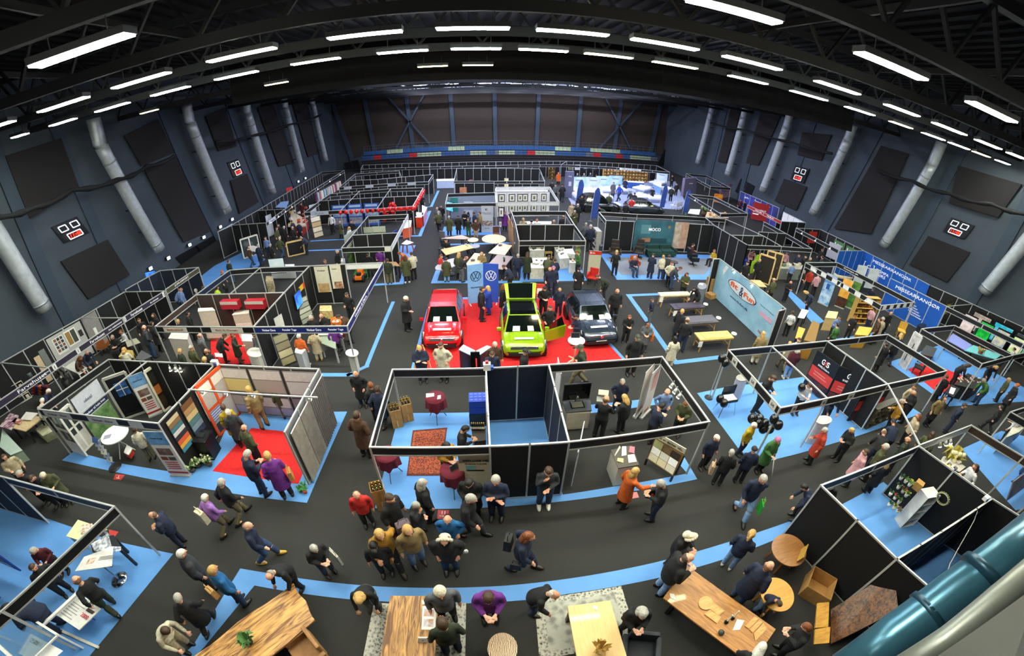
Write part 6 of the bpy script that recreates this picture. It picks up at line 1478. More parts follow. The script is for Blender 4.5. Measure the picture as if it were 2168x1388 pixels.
block('reception_counter','grey curved high counter beside the stacked cartons','counter',[px(23,925+48*math.cos(k*PI/6),222+34*math.sin(k*PI/6)) for k in range(12)],1.08,1.08,mat('6f7478',.6),mat('878c90',.4));sheet('leaflet','white leaflets on the grey curved counter','leaflet',pq(23,((885,205),(930,218),(940,200),(900,190))),1.1,WHITE)
p = g(*px(23,1010,345));carton('lowest carton of the stack at the black wall',p,.5,.3,.3);q = g(*px(23,1020,320));q.y += .35;carton('tall yellow carton stack behind the lowest carton',q,.48,1.1,.3)
# ------------------------------------------------------------------ sofa booth
P = B['sofa'][1]
t = wallboard('wall_poster','large teal poster of a sofa room on the black booth wall','poster',P['B'],P['C'],.02,.98,.35,2.6,ph('3d7484',.6,'2c5a6c',.8),[(.02,.98,.0,.24,mat('2f5f6f',.6)),(.1,.85,.18,.36,mat('1f4a5a',.6)),(.2,.42,.22,.36,mat('b07a5a',.6)),(.16,.4,.52,.84,mat('5f93a0',.6)),('MOCO',.5,.68,.11,LW,.3,.015),(.84,.9,.74,.82,mat('c8813c',.6))],off=.07)
wallboard('wall_poster','poster strip of a pale curtain and wood beside the teal poster','poster',P['C'],P['D'],.0,.34,.35,2.55,ph('c9bfae',.6,'a98e7a',2),[(.45,1,0,1,ph('b08a74',.6,'c7a08a',3))],off=.07)
def sofa(label,p,rz,col,w=1.9):
    th = thing('sofa',label,'sofa',(p.x,p.y,0),rz);m = mat(col,.8,kind='fabric',scale=6)
    MB().box((0,0,.24),(w,.9,.28)).obj('base',m,th,bevel=.04)
    for s in (-1,1):MB().box((s*w*.22,.03,.43),(w*.42,.7,.16)).obj('seat_cushion',m,th,bevel=.05);MB().box((s*w*.22,-.33,.62),(w*.42,.2,.4)).obj('back_cushion',m,th,bevel=.06);MB().box((s*w*.5,0,.42),(.16,.9,.36)).obj('armrest',m,th,bevel=.05)
    for sx in (-1,1):
        for sy in (-1,1):MB().beam((sx*w*.44,sy*.36,0),(sx*w*.44,sy*.36,.1),.05).obj('leg',DARK,th)
sofa('dark green velvet sofa under the teal poster',g(*px(20,910,560)),PI+.05,'123d36',2.5)
lounge('brown leather recliner at the left of the sofa booth',g(*px(20,465,590)),PI-.3,'3a3028',1.1);lounge('dark recliner in front of the teal poster',g(*px(20,700,580)),PI-.5,'35302c',1.1)
lounge('black recliner with a sitting visitor in the sofa booth',g(*px(20,1230,650)),-1.7,'14171b',1.1);lounge('dark grey recliner at the black side wall',g(*px(20,1520,600)),1.9,'22262e',1.0)
chair('orange upholstered chair with an old man on it',g(*px(20,655,700)),PI,'b5532a',arm=True);round_table('small round side table in the sofa booth',Z(20,1060,620),6,3,.5,DARK,'pedestal')
block('litter_bin','dark grey bin at the left post of the sofa booth','bin',[px(20,335+18*math.cos(k*PI/5),458+11*math.sin(k*PI/5)) for k in range(10)],1.0,1.0,mat('3a3d42',.5),mat('191b1e',.4))
cabinet_shelf('white rack of small goods at the left side of the sofa booth',Z(20,285,470),Z(20,325,520),1.6,mat('a9a49a',.6),4,1,.4,n_items=4,icols=('8a7a6a','c9c0b0','4a4440'),ilabel='small goods on the white rack beside the sofa booth')
# ------------------------------------------------------------------ alarm booth
P = B['security'][1];G4 = mat('d93b30',.5)
def g4s(label,a,b,h):
    o_,R_,U_,N_ = facing(a,b,.1,.1+h);t = board('display_wall',label,'display wall',a,b,.1,.1+h,mat('141416',.5),[(.03,.97,.32,.62,G4),(.2,.8,.42,.45,mat('e8857a',.5)),(.2,.7,.49,.52,mat('e8857a',.5)),('G',.40,.84,.14,LW,.13,.02),('4',.5,.83,.15,G4,.12,.02),('S',.60,.84,.14,LW,.12,.02),('SHIELDalarm',.5,.70,.05,LW,.5),(.02,.98,0,.3,ph('1a1326',.5,'5a2a1a',2))],.05,.0)
c0,c1 = P['C'],P['D'];g4s('black and red alarm display wall, left of three',g(1699,815),g(1742,850),1.9);g4s('black and red alarm display wall, middle of three',g(1742,850),g(1800,872),1.9);g4s('black and red alarm display wall, right of three',g(1790,893),g(1850,880),1.75)
def drum(label,c,wp,hp,h,m,top):return block('round_counter',label,'counter',[(c[0]+wp*math.cos(k*PI/10),c[1]+hp*math.sin(k*PI/10)) for k in range(20)],h,h,m,top)
drum('white round counter at the back left post of the alarm booth',px(9,430,380),12.5,7,1.1,mat('c6c8d8',.5),mat('a8a49a',.5));drum('white round counter in front of the alarm salesman',px(9,1095,725),17,9,1.1,mat('cfcfd8',.5),mat('b9b5aa',.5));drum('white round counter at the left of the bathroom sale',px(14,955,1150),17,10,1.0,mat('cfccc6',.5),mat('dcd9d0',.5))
t = thing('camera_case','open black case with alarm parts on a folding stand','case',g(*px(9,320,560),.7));MB().box((0,0,.05),(.62,.42,.1)).obj('tray',DARK,t);MB().box((0,0,.105),(.54,.34,.02)).obj('white_inlay',WHITE,t);MB().box((.12,.3,.25),(.62,.05,.42)).obj('lid',DARK,t)
for sx in (-1,1):
    for sy in (-1,1):MB().beam((sx*.25,sy*.15,0),(sx*.4,sy*.25,-.69),.03).obj('leg',CHROME,t)
def balloon(label,p,r,col,group=None):
    t = thing('balloon',label,'balloon',p,0,group);MB().ball((0,0,0),(r,r,r*1.15),16).obj('skin',mat(col,.25,coat=.5),t,True);MB().lathe([(.02,-r*1.22),(.008,-r*1.12)],n=6).obj('knot',mat(col,.4),t);return t
for i,(x,y,z) in enumerate([(265,225,2.2),(295,262,2.1),(690,720,1.9),(725,768,1.8),(510,715,1.5),(570,718,1.5),(560,755,1.4),(613,755,1.4),(655,800,1.3),(600,800,1.2),(250,555,.7),(282,590,.7),(915,462,1.45)]):balloon('black balloon with a small print at the alarm booth',g(*px(9,x,y),z),.17,'141416','black balloons at the alarm booth')
t = thing('balloon_pole','pole carrying black balloons at the back left of the alarm booth','pole',g(*px(9,155,545)));MB().tube([(0,0,0),(.05,0,2.2)],.02,8).obj('pole',ALU,t);MB().lathe([(.2,0),(.18,.03)],n=14).obj('base',DARK,t)
# shelf of boxes next to the alarm booth
o1,o2 = g(*px(9,1395,770)),g(*px(9,1560,690))
cabinet_shelf('slanting shelf of small boxed goods at the right of the alarm booth',Z(9,1400,770),Z(9,1590,690),1.1,mat('4a4438',.5),4,1,.3,n_items=7,item='box',icat='box',icols=('4a4a32','d8cfa8','6a6a58','8a7a5a'),ilabel='small boxed goods on the slanting shelf')
# ------------------------------------------------------------------ door and curtain booth
def frame_unit(label,a,b,h,fm,pan,n=1,name='show_door',cat='door',th_=.08,extra=()):
    a,b = g(*a),g(*b);o,R,U,N = facing(a,b,.03,h);t = thing(name,label,cat,o+R*.5-UPV*.03);Mi = world(t).inverted()
    def bar(p,q,w):e = MB().beam(p,q,w,th_,up=N);e.obj('frame',fm,t).data.transform(Mi)
    for k in range(n+1):bar(o+R*(k/n),o+R*(k/n)+U,.10)
    bar(o,o+R,.12);bar(o+U,o+R+U,.12);e = MB().slab([o,o+R,o+R+U,o+U],.02,-N).obj('infill',pan,t);e.data.transform(Mi);decor(t,o+N*.02,R,U,N,extra);return t
GL = mat('3a4142',.1,coat=1);WF = mat('e4e1d6',.4)
frame_unit('white glazed door frame at the left corner of the door booth',px(1,640,1040),px(1,755,1085),2.15,WF,GL,1,extra=[(.0,1,.0,.34,WF),(.0,1,.6,.68,WF)])
frame_unit('white window frame with dark panes next to the white door',px(1,725,1055),px(1,815,965),2.1,WF,GL,2,'show_window','window',extra=[(.0,1,.0,.42,mat('c8c6bc',.5)),(0,1,.56,.6,WF)])
rollup('white board with plain lettering over a green garden picture',px(1,850,960),px(1,1045,770),2.2,mat('d0d3dc',.5),[(0,1,0,.5,ph('7f9a6a',.6,'3f6a34',3)),(0,1,.52,.64,mat('26304e',.5)),('Vinduer til hele livet',.5,.58,.045,LW,.8),('ideal',.45,.82,.06,mat('5a6280',.5),.3)])
frame_unit('black panel door with a four pane window',px(1,1085,765),px(1,1265,700),2.2,mat('b6b4aa',.5),mat('101113',.35),1,extra=[(.3,.85,.52,.84,ph('3a6fb0',.15,'0c1016',2)),(.3,.85,.67,.69,WF),(.56,.59,.52,.84,WF),(.12,.88,.08,.1,mat('2a2b2e',.4)),(.88,.92,.44,.52,CHROME,'door_handle')])
SKYB = mat('6ea4d8',.5)
for l,a,b_,it in (('blue topped banner with house photos at the back of the door booth',(1,1290,748),(1,1410,700),0),('blue topped banner with red text facing the aisle of the door booth',(1,1480,1245),(1,1650,1252),1)):
    rollup(l,px(*a),px(*b_),2.1,WHITE,[(0,1,.72,1,ph('7fb2de',.5,'4f86c4',2)),('Facader & tage',.5,.86,.035,mat('24304e',.5),.6),(.15,.85,.48,.64,ph('6a4030',.5,'8a8078',5)),(.12,.45,.36,.44,mat('8a4a30',.5)),(.5,.85,.36,.44,mat('5a5048',.5))]+[(.18,.82,.3-.05*k,.32-.05*k,mat('c04a48',.5)) for k in range(4)]+[(0,1,.04,.08,mat('b03030',.5))])
frame_unit('tall cream sample door with dark and orange panes',px(1,1425,700),px(1,1495,645),2.15,mat('dad6c2',.5),mat('2a211a',.3),1,extra=[(.1,.9,.68,.9,mat('2b2b29',.3)),(.1,.9,.42,.62,mat('a8642c',.4)),(.1,.9,.1,.36,mat('3a2a1c',.4))])
rollup('pale pink banner behind the cream sample door',px(1,1530,640),px(1,1640,610),2.0,mat('dccdc4',.6),[('Altaner',.3,.85,.05,mat('c05a50',.5),.4),(.5,.75,.3,.5,mat('9a5a3a',.6))])
round_table('round white high table with white crossed legs in the door booth',px(1,990,890),25,18,1.0,WHITE,'x',WHITE);sheet('leaflet','dark leaflets lying on the round white table','leaflet',pq(1,((890,940),(950,925),(965,890),(905,905))),1.003,mat('8a8ca0',.5))
block('gift_box','red and white box on the foot of the round white table','box',pq(1,((1070,1050),(1110,1070),(1140,1015),(1095,985))),.42,.25,mat('d03a2c',.5),WHITE)
t = thing('brochure_stand','chrome brochure stand with leaflets before the door booth','stand',g(*px(1,995,1178)));MB().lathe([(.3,.002),(.28,.03),(.12,.04)],n=26).obj('base',mat('1f2022',.4),t,True);MB().tube([(0,0,.03),(-.12,.05,1.5)],.02,8).obj('pole',CHROME,t)
for k in range(6):MB().slab([(-.22-.01*k,-.02,.32+.2*k),(.12-.01*k,-.02,.32+.2*k),(.12-.01*k,.1,.5+.2*k),(-.22-.01*k,.1,.5+.2*k)],.012).obj('leaflet_tray',mat(['cfd3d8','8fa0b8','e0dcd0','b8bcc4','a0a8b8','4a6fae'][k],.4),t)
Pd = B['door'][1]
for i,(f0,f1,cols) in enumerate([(.06,.26,['d8c49a','8a6a44','3f7a86','d0d0cc','2c2f36','d85a34','e0a23c','3a8a9c']),(.30,.50,['7a4f2c','b08a5a','d0b880','4f7a7c','7f93a4','2f3a54']),(.56,.72,['dfe4ea','c2cdd8','aeb6c4','d8dce0','b8c4d4']),(.76,.95,['d8927a','d0584c','c88c9c','5a5f96','3f7a9a','d8d2b8'])]):
    n = len(cols);wallboard('swatch_board','%s colour swatch board from the front on the black booth wall' % ords[i],'swatch board',Pd['B'],Pd['C'],f0,f1,.85,2.3,BLK,[(.06,.94,1-(k+1)/n,1-k/n-.01,mat(c,.7),'swatch') for k,c in enumerate(cols)],flip=(facing(Pd['B'],Pd['C'],0,1)[3].x < 0),off=.05)
block('black_counter','low black counter with a laptop in the curtain booth','counter',pq(3,((0,790),(130,800),(195,695),(60,690))),.95,.95,mat('0f0f11',.4),mat('1d1d20',.2));sheet('laptop','flat dark laptop on the black counter','laptop',pq(3,((60,755),(120,760),(140,720),(85,715))),.955,mat('2a2b2e',.3),.02)
for i,(x,y,c) in enumerate([(150,985,'d8d0a8'),(90,1010,'cfd0a0'),(40,1050,'b8c890'),(185,1000,'e0d8b8')]):plant('%s cream flowering plant from the right before the black counter' % ords[i],g(*px(3,x,y)),0,.2,.4,'4a4436','5a7a44',18,c)
for i,(x,y,c) in enumerate([(965,1225,'2f9a4a'),(1000,1195,'3a9a4c'),(1010,1235,'c8402c')]):plant(['green potted plant, left of three on the blue floor','green potted plant, back one of three on the blue floor','red potted plant, right of three on the blue floor'][i],g(*px(3,x,y)),0,.13,.26,c,'3f8a3c',10)
ORF = mat('e0501c',.45)
frame_unit('tall orange framed awning window display in the curtain booth',px(3,268,745),px(3,447,552),2.4,ORF,mat('b9b5b0',.5),2,'show_window','window',extra=[(.04,.96,.80,.96,mat('e8e2d6',.5)),(.06,.48,.26,.46,mat('5a6cb0',.6,kind='slat',col2='c8ccd8',scale=3)),(.0,1,.48,.53,ORF),(.06,.48,.04,.22,mat('2a2a2e',.5)),(.53,.94,.06,.46,mat('c4c0bc',.6,kind='slat',col2='a8a4a4',scale=4))])
Wl = []
for k,(c1,c2,c3) in enumerate([('e8d98c','1c1a1c','b8b2ac'),('bdb2a6','262428','d8d4cc'),('e4e2dc','3a3840','8a848a')]):
    wallboard('blind_display','%s display field of blinds on the back wall of the curtain booth' % ('left','middle','right')[k],'blind display',Pd['C'],Pd['E'],.02+.325*k,.32+.325*k,.15,2.36,mat('9a9692',.6),[(.02,.98,.8,.98,mat('f4f1ea',.5)),(.03,.97,.52,.78,mat(c1,.6,kind='slat',col2=c1,scale=4)),(.03,.97,.42,.5,mat(c2,.6)),(.03,.48,.2,.4,mat(c3,.6)),(.52,.97,.2,.4,mat('d5d3cf',.6)),(.03,.97,.03,.17,mat('a8a4c0',.6))],off=.05)
def curtain(label,a,b,f0,f1,z0,z1,col,flip,off=.12,amp=.05,n=60):
    a,b = a.lerp(b,f0),a.lerp(b,f1);o,R,U,N = facing(a,b,z0,z1,flip);bm2 = MB();V = []
    for k in range(n+1):p = o+R*(k/n)+N*(off+amp*math.sin(k*2*PI/6));V.append((bm2.bm.verts.new(p),bm2.bm.verts.new(p+U)))
    for p,q in zip(V,V[1:]):bm2.bm.faces.new((p[0],q[0],q[1],p[1]))
    t = thing('curtain',label,'curtain',o+R*.5);e = bm2.obj('drape',mat(col,.8,kind='fabric',scale=4),t,True);e.data.transform(world(t).inverted());e = MB().beam(o+U+N*off,o+R+U+N*off,.03).obj('curtain_rail',WHITE,t);e.data.transform(world(t).inverted())
E_,F_ = Pd['E'],Pd['F'];fl = facing(E_,F_,0,1)[3].x < 0
curtain('dark grey show curtain at the back of the curtain booth outer wall',E_,F_,.03,.45,.05,2.3,'77716e',fl);curtain('pale grey show curtain in the middle of the outer wall',E_,F_,.46,.72,.05,2.3,'a8a29a',fl);curtain('cream grey show curtain at the front of the outer wall',E_,F_,.73,.97,.05,2.3,'bdb6aa',fl)
for i,f in enumerate((.1,.3,.52,.93)):p = Pd['P'].lerp(Pd['Q'],f);spot('%s black spotlight from the left on the rail of the curtain booth' % ords[i],p+Vector((0,0,-.12)),(0,.7,-.6),e=30)
for i,(x,y) in enumerate([(1465,310),(1512,312),(1555,316)]):spot('%s small white lamp from the left over the back of the door booth' % ords[i],g(*px(1,x,y),2.3),(0,-.2,-.9),e=30)
p = g(456,771,2.5);t = thing('socket_box','blue and white socket box on the post between door and curtain booth','socket box',p);MB().box((0,0,.08),(.3,.16,.2)).obj('case',WHITE,t);MB().box((.05,-.09,.06),(.12,.04,.12)).obj('socket',mat('2454a8',.4),t)
p = g(1031,780,2.5);t = thing('socket_box','blue and red socket box on the dark room post by the cars','socket box',p);MB().box((0,0,.1),(.24,.18,.24)).obj('case',WHITE,t);MB().box((.16,0,.04),(.1,.14,.12)).obj('socket',mat('2454c8',.4),t);MB().box((0,0,.26),(.1,.1,.1)).obj('plug',mat('c03030',.4),t)
block('high_stand','white round topped stand by the right post of the tile booth','stand',[(745+14*math.cos(k*PI/8),746+8*math.sin(k*PI/8)) for k in range(16)],1.05,.05,WHITE);t = bpy.data.objects[-1] if False else None
t = thing('stand_column','white square column under the round topped stand','stand',g(745,746,1.0));t.location.z = 0;MB().box((0,0,.49),(.3,.3,.98)).obj('column',mat('cfcbc0',.6),t)
# ------------------------------------------------------------------ paint shop booth
Pp = B['paint'][1]
wallboard('swatch_wall','white wall with dark and brown colour samples in the paint booth','display wall',Pp['K1'],Pp['K2'],.52,.97,.2,2.35,mat('b9b7b2',.6),[(.12,.42,.46,.92,WHITE),(.47,.8,.5,.94,WHITE),(.49,.62,.54,.9,mat('9a7a3e',.6)),(.64,.77,.54,.9,mat('3f453e',.6)),(.84,.95,.6,.78,mat('2a2624',.6))]+[(.15+.09*c,.22+.09*c,.52+.1*r_,.6+.1*r_,mat(['2e3034','3a3c40','56585c','8a5a3c'][(r_+c) % 4 if r_ else 3-c],.6),'swatch') for c in range(3) for r_ in range(4)])
wallboard('swatch_board','beige and grey colour boards in the paint booth','swatch board',Pp['K1'],Pp['K2'],.30,.46,.2,2.0,BLK,[(.05,.48,0,.9,mat('d8bd98',.6),'swatch'),(.52,.98,.1,1,mat('757a78',.6),'swatch')])
wallboard('display_board','plain grey display panel in the paint booth','panel',Pp['K2'],Pp['K3'],.0,.3,.2,2.4,mat('8a8682',.6),[(.4,.6,.4,.6,WHITE)])
cabinet_shelf('low white cube shelf at the front of the paint booth',Z(1,130,640),Z(1,270,560),1.1,mat('d8d4c0',.6),3,3,.3,n_items=3,icols=('b8a888','6a4a3a','d8d0b8'),ilabel='sample tin on the white cube shelf')
cabinet_shelf('shelf rack of white paint tins beside the far end of the paint booth',Z(13,1420,830),Z(13,1545,800),1.7,mat('3a3a3e',.5),4,6,.4,n_items=7,item='paint_tin',icat='tin',icols=('d8d4c8','c4beb0','cfc9bc'),ilabel='white paint tin on the dark shelf rack')
for i in range(14):
    c = ['8a1c2c','2a2c5a','c8622c','3a1a3c','6a2430'][i % 5];p = g(*px(1,300+(i % 5)*26,485+(i//5)*26),.6+.25*(2-i//5));t = thing('paint_card','dark coloured cushion in the stack left of the white haired customer','cushion',p,0,'coloured cushions in the paint booth');MB().box((0,0,0),(.26,.2,.2)).obj('cushion',mat(c,.8,kind='fabric',scale=8),t,bevel=.05);t.name = 'cushion'
for i,(x,y,c,l) in enumerate([(165,385,'8a2030','red paint tin'),(195,400,'d86a2c','orange paint tin'),(230,408,'e8d018','yellow paint box'),(265,395,'4a5458','grey paint tin'),(150,372,'c8a890','pale paint tin')]):p = g(*px(1,x,y),1.0);t = thing('paint_tin','%s in the group on the paint booth counter' % l,'tin',Vector((p.x,p.y,.95)));MB().lathe([(.13,0),(.13,.26),(.11,.27)],n=14).obj('tin',mat(c,.35),t,True);MB().lathe([(.12,.265),(.12,.275)],n=14).obj('lid',mat('b8b4a8',.3,.6),t)
poly_table('dark counter under the group of paint tins',pq(1,((60,470),(330,420),(300,380),(60,430))),.93,mat('5a5448',.5),.05,'post',DARK,'counter_table','table')
poly_table('pale wooden table with wallpaper books at the left picture edge',pq(1,((75,830),(215,865),(370,750),(250,715))),.8,mat('d8c09a',.5,kind='wood',col2='c4a878',scale=2),.06)
for i,(q,c,l) in enumerate([([(0,830),(100,860),(165,735),(90,715)],'7a2f5c','violet wallpaper book at the left picture edge'),([(100,790),(170,810),(200,770),(140,755)],'a04a3c','red wallpaper book on the pale table'),([(180,770),(270,775),(330,715),(230,705)],'e0d8d0','open white wallpaper book on the pale table')]):sheet('wallpaper_book',l,'book',[px(1,*p) for p in q],.83,mat(c,.6,kind='photo',col2='d8d0c8',scale=6),.04)
block('tile_sample','stack of pale green tiles on the floor under the pale table','tiles',pq(1,((300,850),(370,910),(470,860),(385,790))),.4,.4,ph('8a8a68',.7,'b0ae94',4))
block('tile_sample','pale green glass panels standing at the left picture edge','tiles',pq(1,((0,1000),(90,1070),(190,1030),(20,850))),.6,.6,ph('a8bca0',.3,'cad8c8',2),mat('b8cabc',.3))
poly_table('white sample desk in the middle of the paint booth',pq(13,((590,1290),(720,1350),(800,1290),(680,1230))),.8,mat('d8d4cc',.5),.04,'post',WHITE,'sample_desk');sheet('leaflet','white sheet on the sample desk','leaflet',pq(13,((690,1330),(730,1360),(790,1320),(740,1290))),.805,WHITE)
plant('bush of white cotton flowers in a black pot in the paint booth',g(*px(13,580,1385),.8),0,.38,1.5,'17171a','3a3630',30,'c9c6b8','potted_plant');chair('ginger fur armchair in the paint booth',g(*px(13,955,1105),.4),.6,'a8602c',arm=True);chair('turquoise metal chair in the paint booth',g(*px(13,1130,1060),.5),2.6,'2fa0a4');poly_table('desk with papers in the paint booth near the seated man',pq(13,((1170,1100),(1290,1060),(1250,1020),(1150,1050))),.75,mat('b8b09c',.5),.04)
block('coat_heap','yellow and beige coats heaped on a low table in the paint booth','clothes',pq(13,((1085,1190),(1230,1200),(1220,1130),(1130,1120))),.6,.6,mat('c4a83c',.9,kind='fabric',scale=6,col2='8a7a5a'),None,bevel=.06)
poly_table('grey sample table beside the yellow coats',pq(13,((1240,1210),(1310,1225),(1395,1185),(1300,1130))),.75,mat('55575a',.5),.04)
tv('blue glowing screen in the navy import booth',g(*px(13,1390,600)),g(*px(13,1490,580)),1.0,1.7,mat('4a90e8',.3,emit=.8,kind='photo',col2='2a5ab0',scale=3),off=0)
# ------------------------------------------------------------------ bathroom / tile booth
Pb = B['bath'][1]
mat_floor('red_carpet','red carpet of the bathroom booth',pq(14,((545,1020),(700,980),(960,980),(1090,1260),(560,1262))),.01,RED,'carpet')
CAB = mat('d5cab8',.5);CABT = mat('e6ded0',.4)
block('bath_cabinet','tall cream cabinet at the left of the bathroom booth back wall','cabinet',pq(14,((430,775),(585,765),(560,740),(435,745))),1.9,1.7,CAB,CABT);block('bath_cabinet','wide cream cabinet with small goods on top in the bathroom booth','cabinet',pq(14,((745,805),(895,790),(900,755),(790,758))),1.5,1.5,mat('cbc1b0',.5),CABT,[(0,.03,.48,.05,.92,CABT,'cabinet_door'),(0,.52,.97,.05,.92,CABT,'cabinet_door')])
block('bath_cabinet','cream washstand at the right of the bathroom booth','cabinet',pq(14,((925,790),(1040,780),(1045,745),(925,750))),1.3,1.3,mat('d8c4a4',.5),CABT);block('bath_cabinet','tall white cabinet near the front left of the bathroom booth','cabinet',pq(14,((160,1020),(330,1030),(340,970),(190,968))),1.9,1.6,mat('d6cdc0',.5),CABT)
block('bath_tub','white shower tray on the red carpet','shower tray',pq(14,((510,1010),(660,1020),(720,975),(560,968))),.2,.2,mat('d8c9b4',.4),mat('c9b8a0',.4))
for i,f in enumerate((.32,.6)):wallboard('wall_cabinet','%s red fronted wall cabinet of the bathroom booth' % ('left','right')[i],'cabinet',Pb['B'],Pb['G'],f,f+.2,1.75,2.2,mat('b01f30',.5),[(0,1,.62,1,mat('c8c0b4',.5))],off=.05,t=.35)
block('counter','white counter at the right of the red carpet','counter',pq(14,((835,1045),(965,1050),(945,990),(830,985))),.9,.9,mat('d8c9b8',.5),WHITE);board('price_board','small white picture board beside the shower tray','sign',gr(14,495,1180),gr(14,545,1180),.9,1.25,WHITE,[(.2,.8,.3,.85,mat('555a60',.6))],.02,0);poly_table('white and red folding table in front of the bathroom booth',pq(14,((590,1190),(660,1195),(650,1150),(580,1155))),.75,WHITE,.03,'post',mat('c83028',.5))
for i,f in enumerate((.06,.24,.42)):pass
wallboard('wall_poster','cream poster with dark script high on the tile booth wall, left of two','poster',Pb['E'],Pb['F'],.12,.5,.8,2.4,mat('cfcab4',.6),[('Vinduer',.5,.85,.07,mat('2a2824',.5),.6),(.1,.9,0,.35,ph('c0a078',.6,'a8844c',4))],flip=False);wallboard('wall_poster','cream poster high on the tile booth wall, right of two','poster',Pb['E'],Pb['F'],.56,.86,1.0,2.44,mat('d6d0bc',.6),[('Døre',.4,.85,.06,mat('2a2824',.5),.4),(.2,.95,.0,.3,ph('6a3a24',.6,'c8a27c',5))])
t = tv('blue screen on the dividing wall of the tile booth',Pb['G'].lerp(Pb['E'],.18),Pb['G'].lerp(Pb['E'],.42),1.1,2.0,mat('4a9ae8',.3,emit=.7,kind='photo',col2='2a50b8',scale=2),flip=facing(Pb['G'],Pb['E'],0,1)[3].x < 0);wallboard('wall_sign','yellow and red sign on the dividing wall of the tile booth','sign',Pb['G'],Pb['E'],.44,.66,1.7,2.0,mat('e0b81c',.5),[(.7,1,0,1,mat('d04428',.5))],flip=facing(Pb['G'],Pb['E'],0,1)[3].x < 0)
def tilerack(label,a,b,h,cols):
    board('tile_rack',label,'tile rack',gr(*a),gr(*b),.05,h,mat('4a4a44',.5),[(.04,.96,k/len(cols)+.02,(k+1)/len(cols)-.02,mat(c,.45,kind='photo',col2=c,scale=3),'tile') for k,c in enumerate(cols)],.06,0,lean=.35)
tilerack('slanting rack of grey and cream tiles at the front of the tile booth',(14,1210,1290),(14,1335,1235),1.5,['a89c78','bdb28e','8a8268','9d9778']);tilerack('slanting rack of striped tiles by the dividing wall',(14,1390,910),(14,1500,850),1.4,['8f9484','a8ab98','bcbfae','9a9f8e','b4b8a6']);tilerack('tall green grey tile panel under the blue screen',(14,1300,915),(14,1365,880),1.3,['8f9a86'])
rollup('white banner with script beside the dividing wall of the tile booth',px(14,1140,960),px(14,1200,925),2.0,mat('d4d0bc',.6),[('Kalk',.5,.7,.06,mat('2a2824',.5),.6)]);rollup('white banner behind the front tile rack',px(14,1230,1190),px(14,1295,1140),2.0,mat('d6d4cc',.6),[('Vinduer',.5,.5,.05,mat('2a2824',.5),.7)])
t = thing('orange_drum','orange drum with a white number on the tile booth counter','drum',g(*px(14,1705,850),.9));MB().lathe([(.32,-.88),(.36,-.3),(.34,.0),(.33,.02)],n=24).obj('barrel',mat('e0701a',.45),t,True);text_on('65',g(*px(14,1705,850),.93)-Vector((0,.2,0))+UPV*.01,(1,0,0),(0,1,.2),.2,WHITE,t,width=.36)
poly_table('green grey stone topped counter in the tile booth',pq(14,((1545,1060),(1700,1120),(1690,1010),(1560,985))),.85,ph('8c9a84',.4,'9caa94',2),.05,'post',ALU,'counter_table','table');poly_table('white counter with leaflets in the tile booth',pq(14,((1530,990),(1760,985),(1740,930),(1560,935))),.95,WHITE,.05,'post',ALU,'counter_table','table');block('brochure_box','stack of brochures beside the orange drum','box',pq(14,((1545,770),(1660,770),(1655,720),(1550,720))),.9,.5,ph('b8965a',.6,'d8c890',6));block('display_counter','white sample counter left of the orange clad salesman','counter',pq(14,((1320,1150),(1380,1165),(1420,1120),(1330,1100))),1.0,1.0,mat('b9bec6',.5),WHITE)
tv('white poster board standing at the back of the tile booth',gr(14,1130,540),gr(14,1270,530),.9,2.0,ph('cfe2ee',.5,'e2ecf2',2),off=0);block('carton_stack','low shelf of books at the back of the tile booth','shelf',pq(14,((1050,500),(1115,500),(1115,450),(1055,450))),.8,.8,ph('9a8a6a',.6,'c8bc98',8));block('white_counter','long white counter at the back edge of the tile booth','counter',pq(14,((1090,368),(1310,362),(1310,342),(1090,348))),.9,.9,mat('c8cad0',.5),WHITE)
# ------------------------------------------------------------------ toy tractor stand, green booth, balloons, posters
mat_floor('turf_mat','green turf with toy vehicles at the tractor stand',pq(16,((440,1340),(480,1225),(640,1230),(640,1340))),.012,mat('2f7a38',.9,kind='carpet',scale=40),'turf')
t = thing('toy_tractor','orange toy tractor on the green turf','toy vehicle',g(*px(16,530,1350)));om = mat('e0701a',.4)
MB().box((0,0,.3),(.5,.9,.25)).obj('chassis',om,t,bevel=.04);MB().box((0,.3,.5),(.4,.35,.3)).obj('bonnet',om,t,bevel=.04);MB().box((0,-.2,.5),(.3,.2,.25)).obj('seat',DARK,t,bevel=.03)
for sx in (-1,1):
    for y,r in ((-.3,.24),(.32,.16)):MB().lathe([(r*.6,-.06),(r,-.05),(r,.05),(r*.6,.06)],n=16,M=Matrix.Translation((sx*.32,y,r)) @ Matrix.Rotation(PI/2,4,'Y')).obj('wheel',DARK,t,True)
PT,PG = B['bath'][1],B['green'][1]
GRN = ph('6a8a4a',.6,'2f4a2a',3)
for i,(a,b_,l) in enumerate([((16,420,1250),(16,520,1160),'garden photo wall at the left of the toy tractor stand'),((16,390,1165),(16,520,1080),'pale photo wall inside the green display booth'),((16,570,1060),(16,690,1055),'green meadow photo wall in the green display booth'),((16,690,1052),(16,830,1048),'white and green photo wall at the right of the green booth')]):board('photo_wall',l,'display wall',gr(*a),gr(*b_),.3,2.1,GRN if i != 1 else ph('aab09a',.6,'5a6a4a',3),[(0,1,.75,1,mat('c8ccbc',.6))],.03,0)
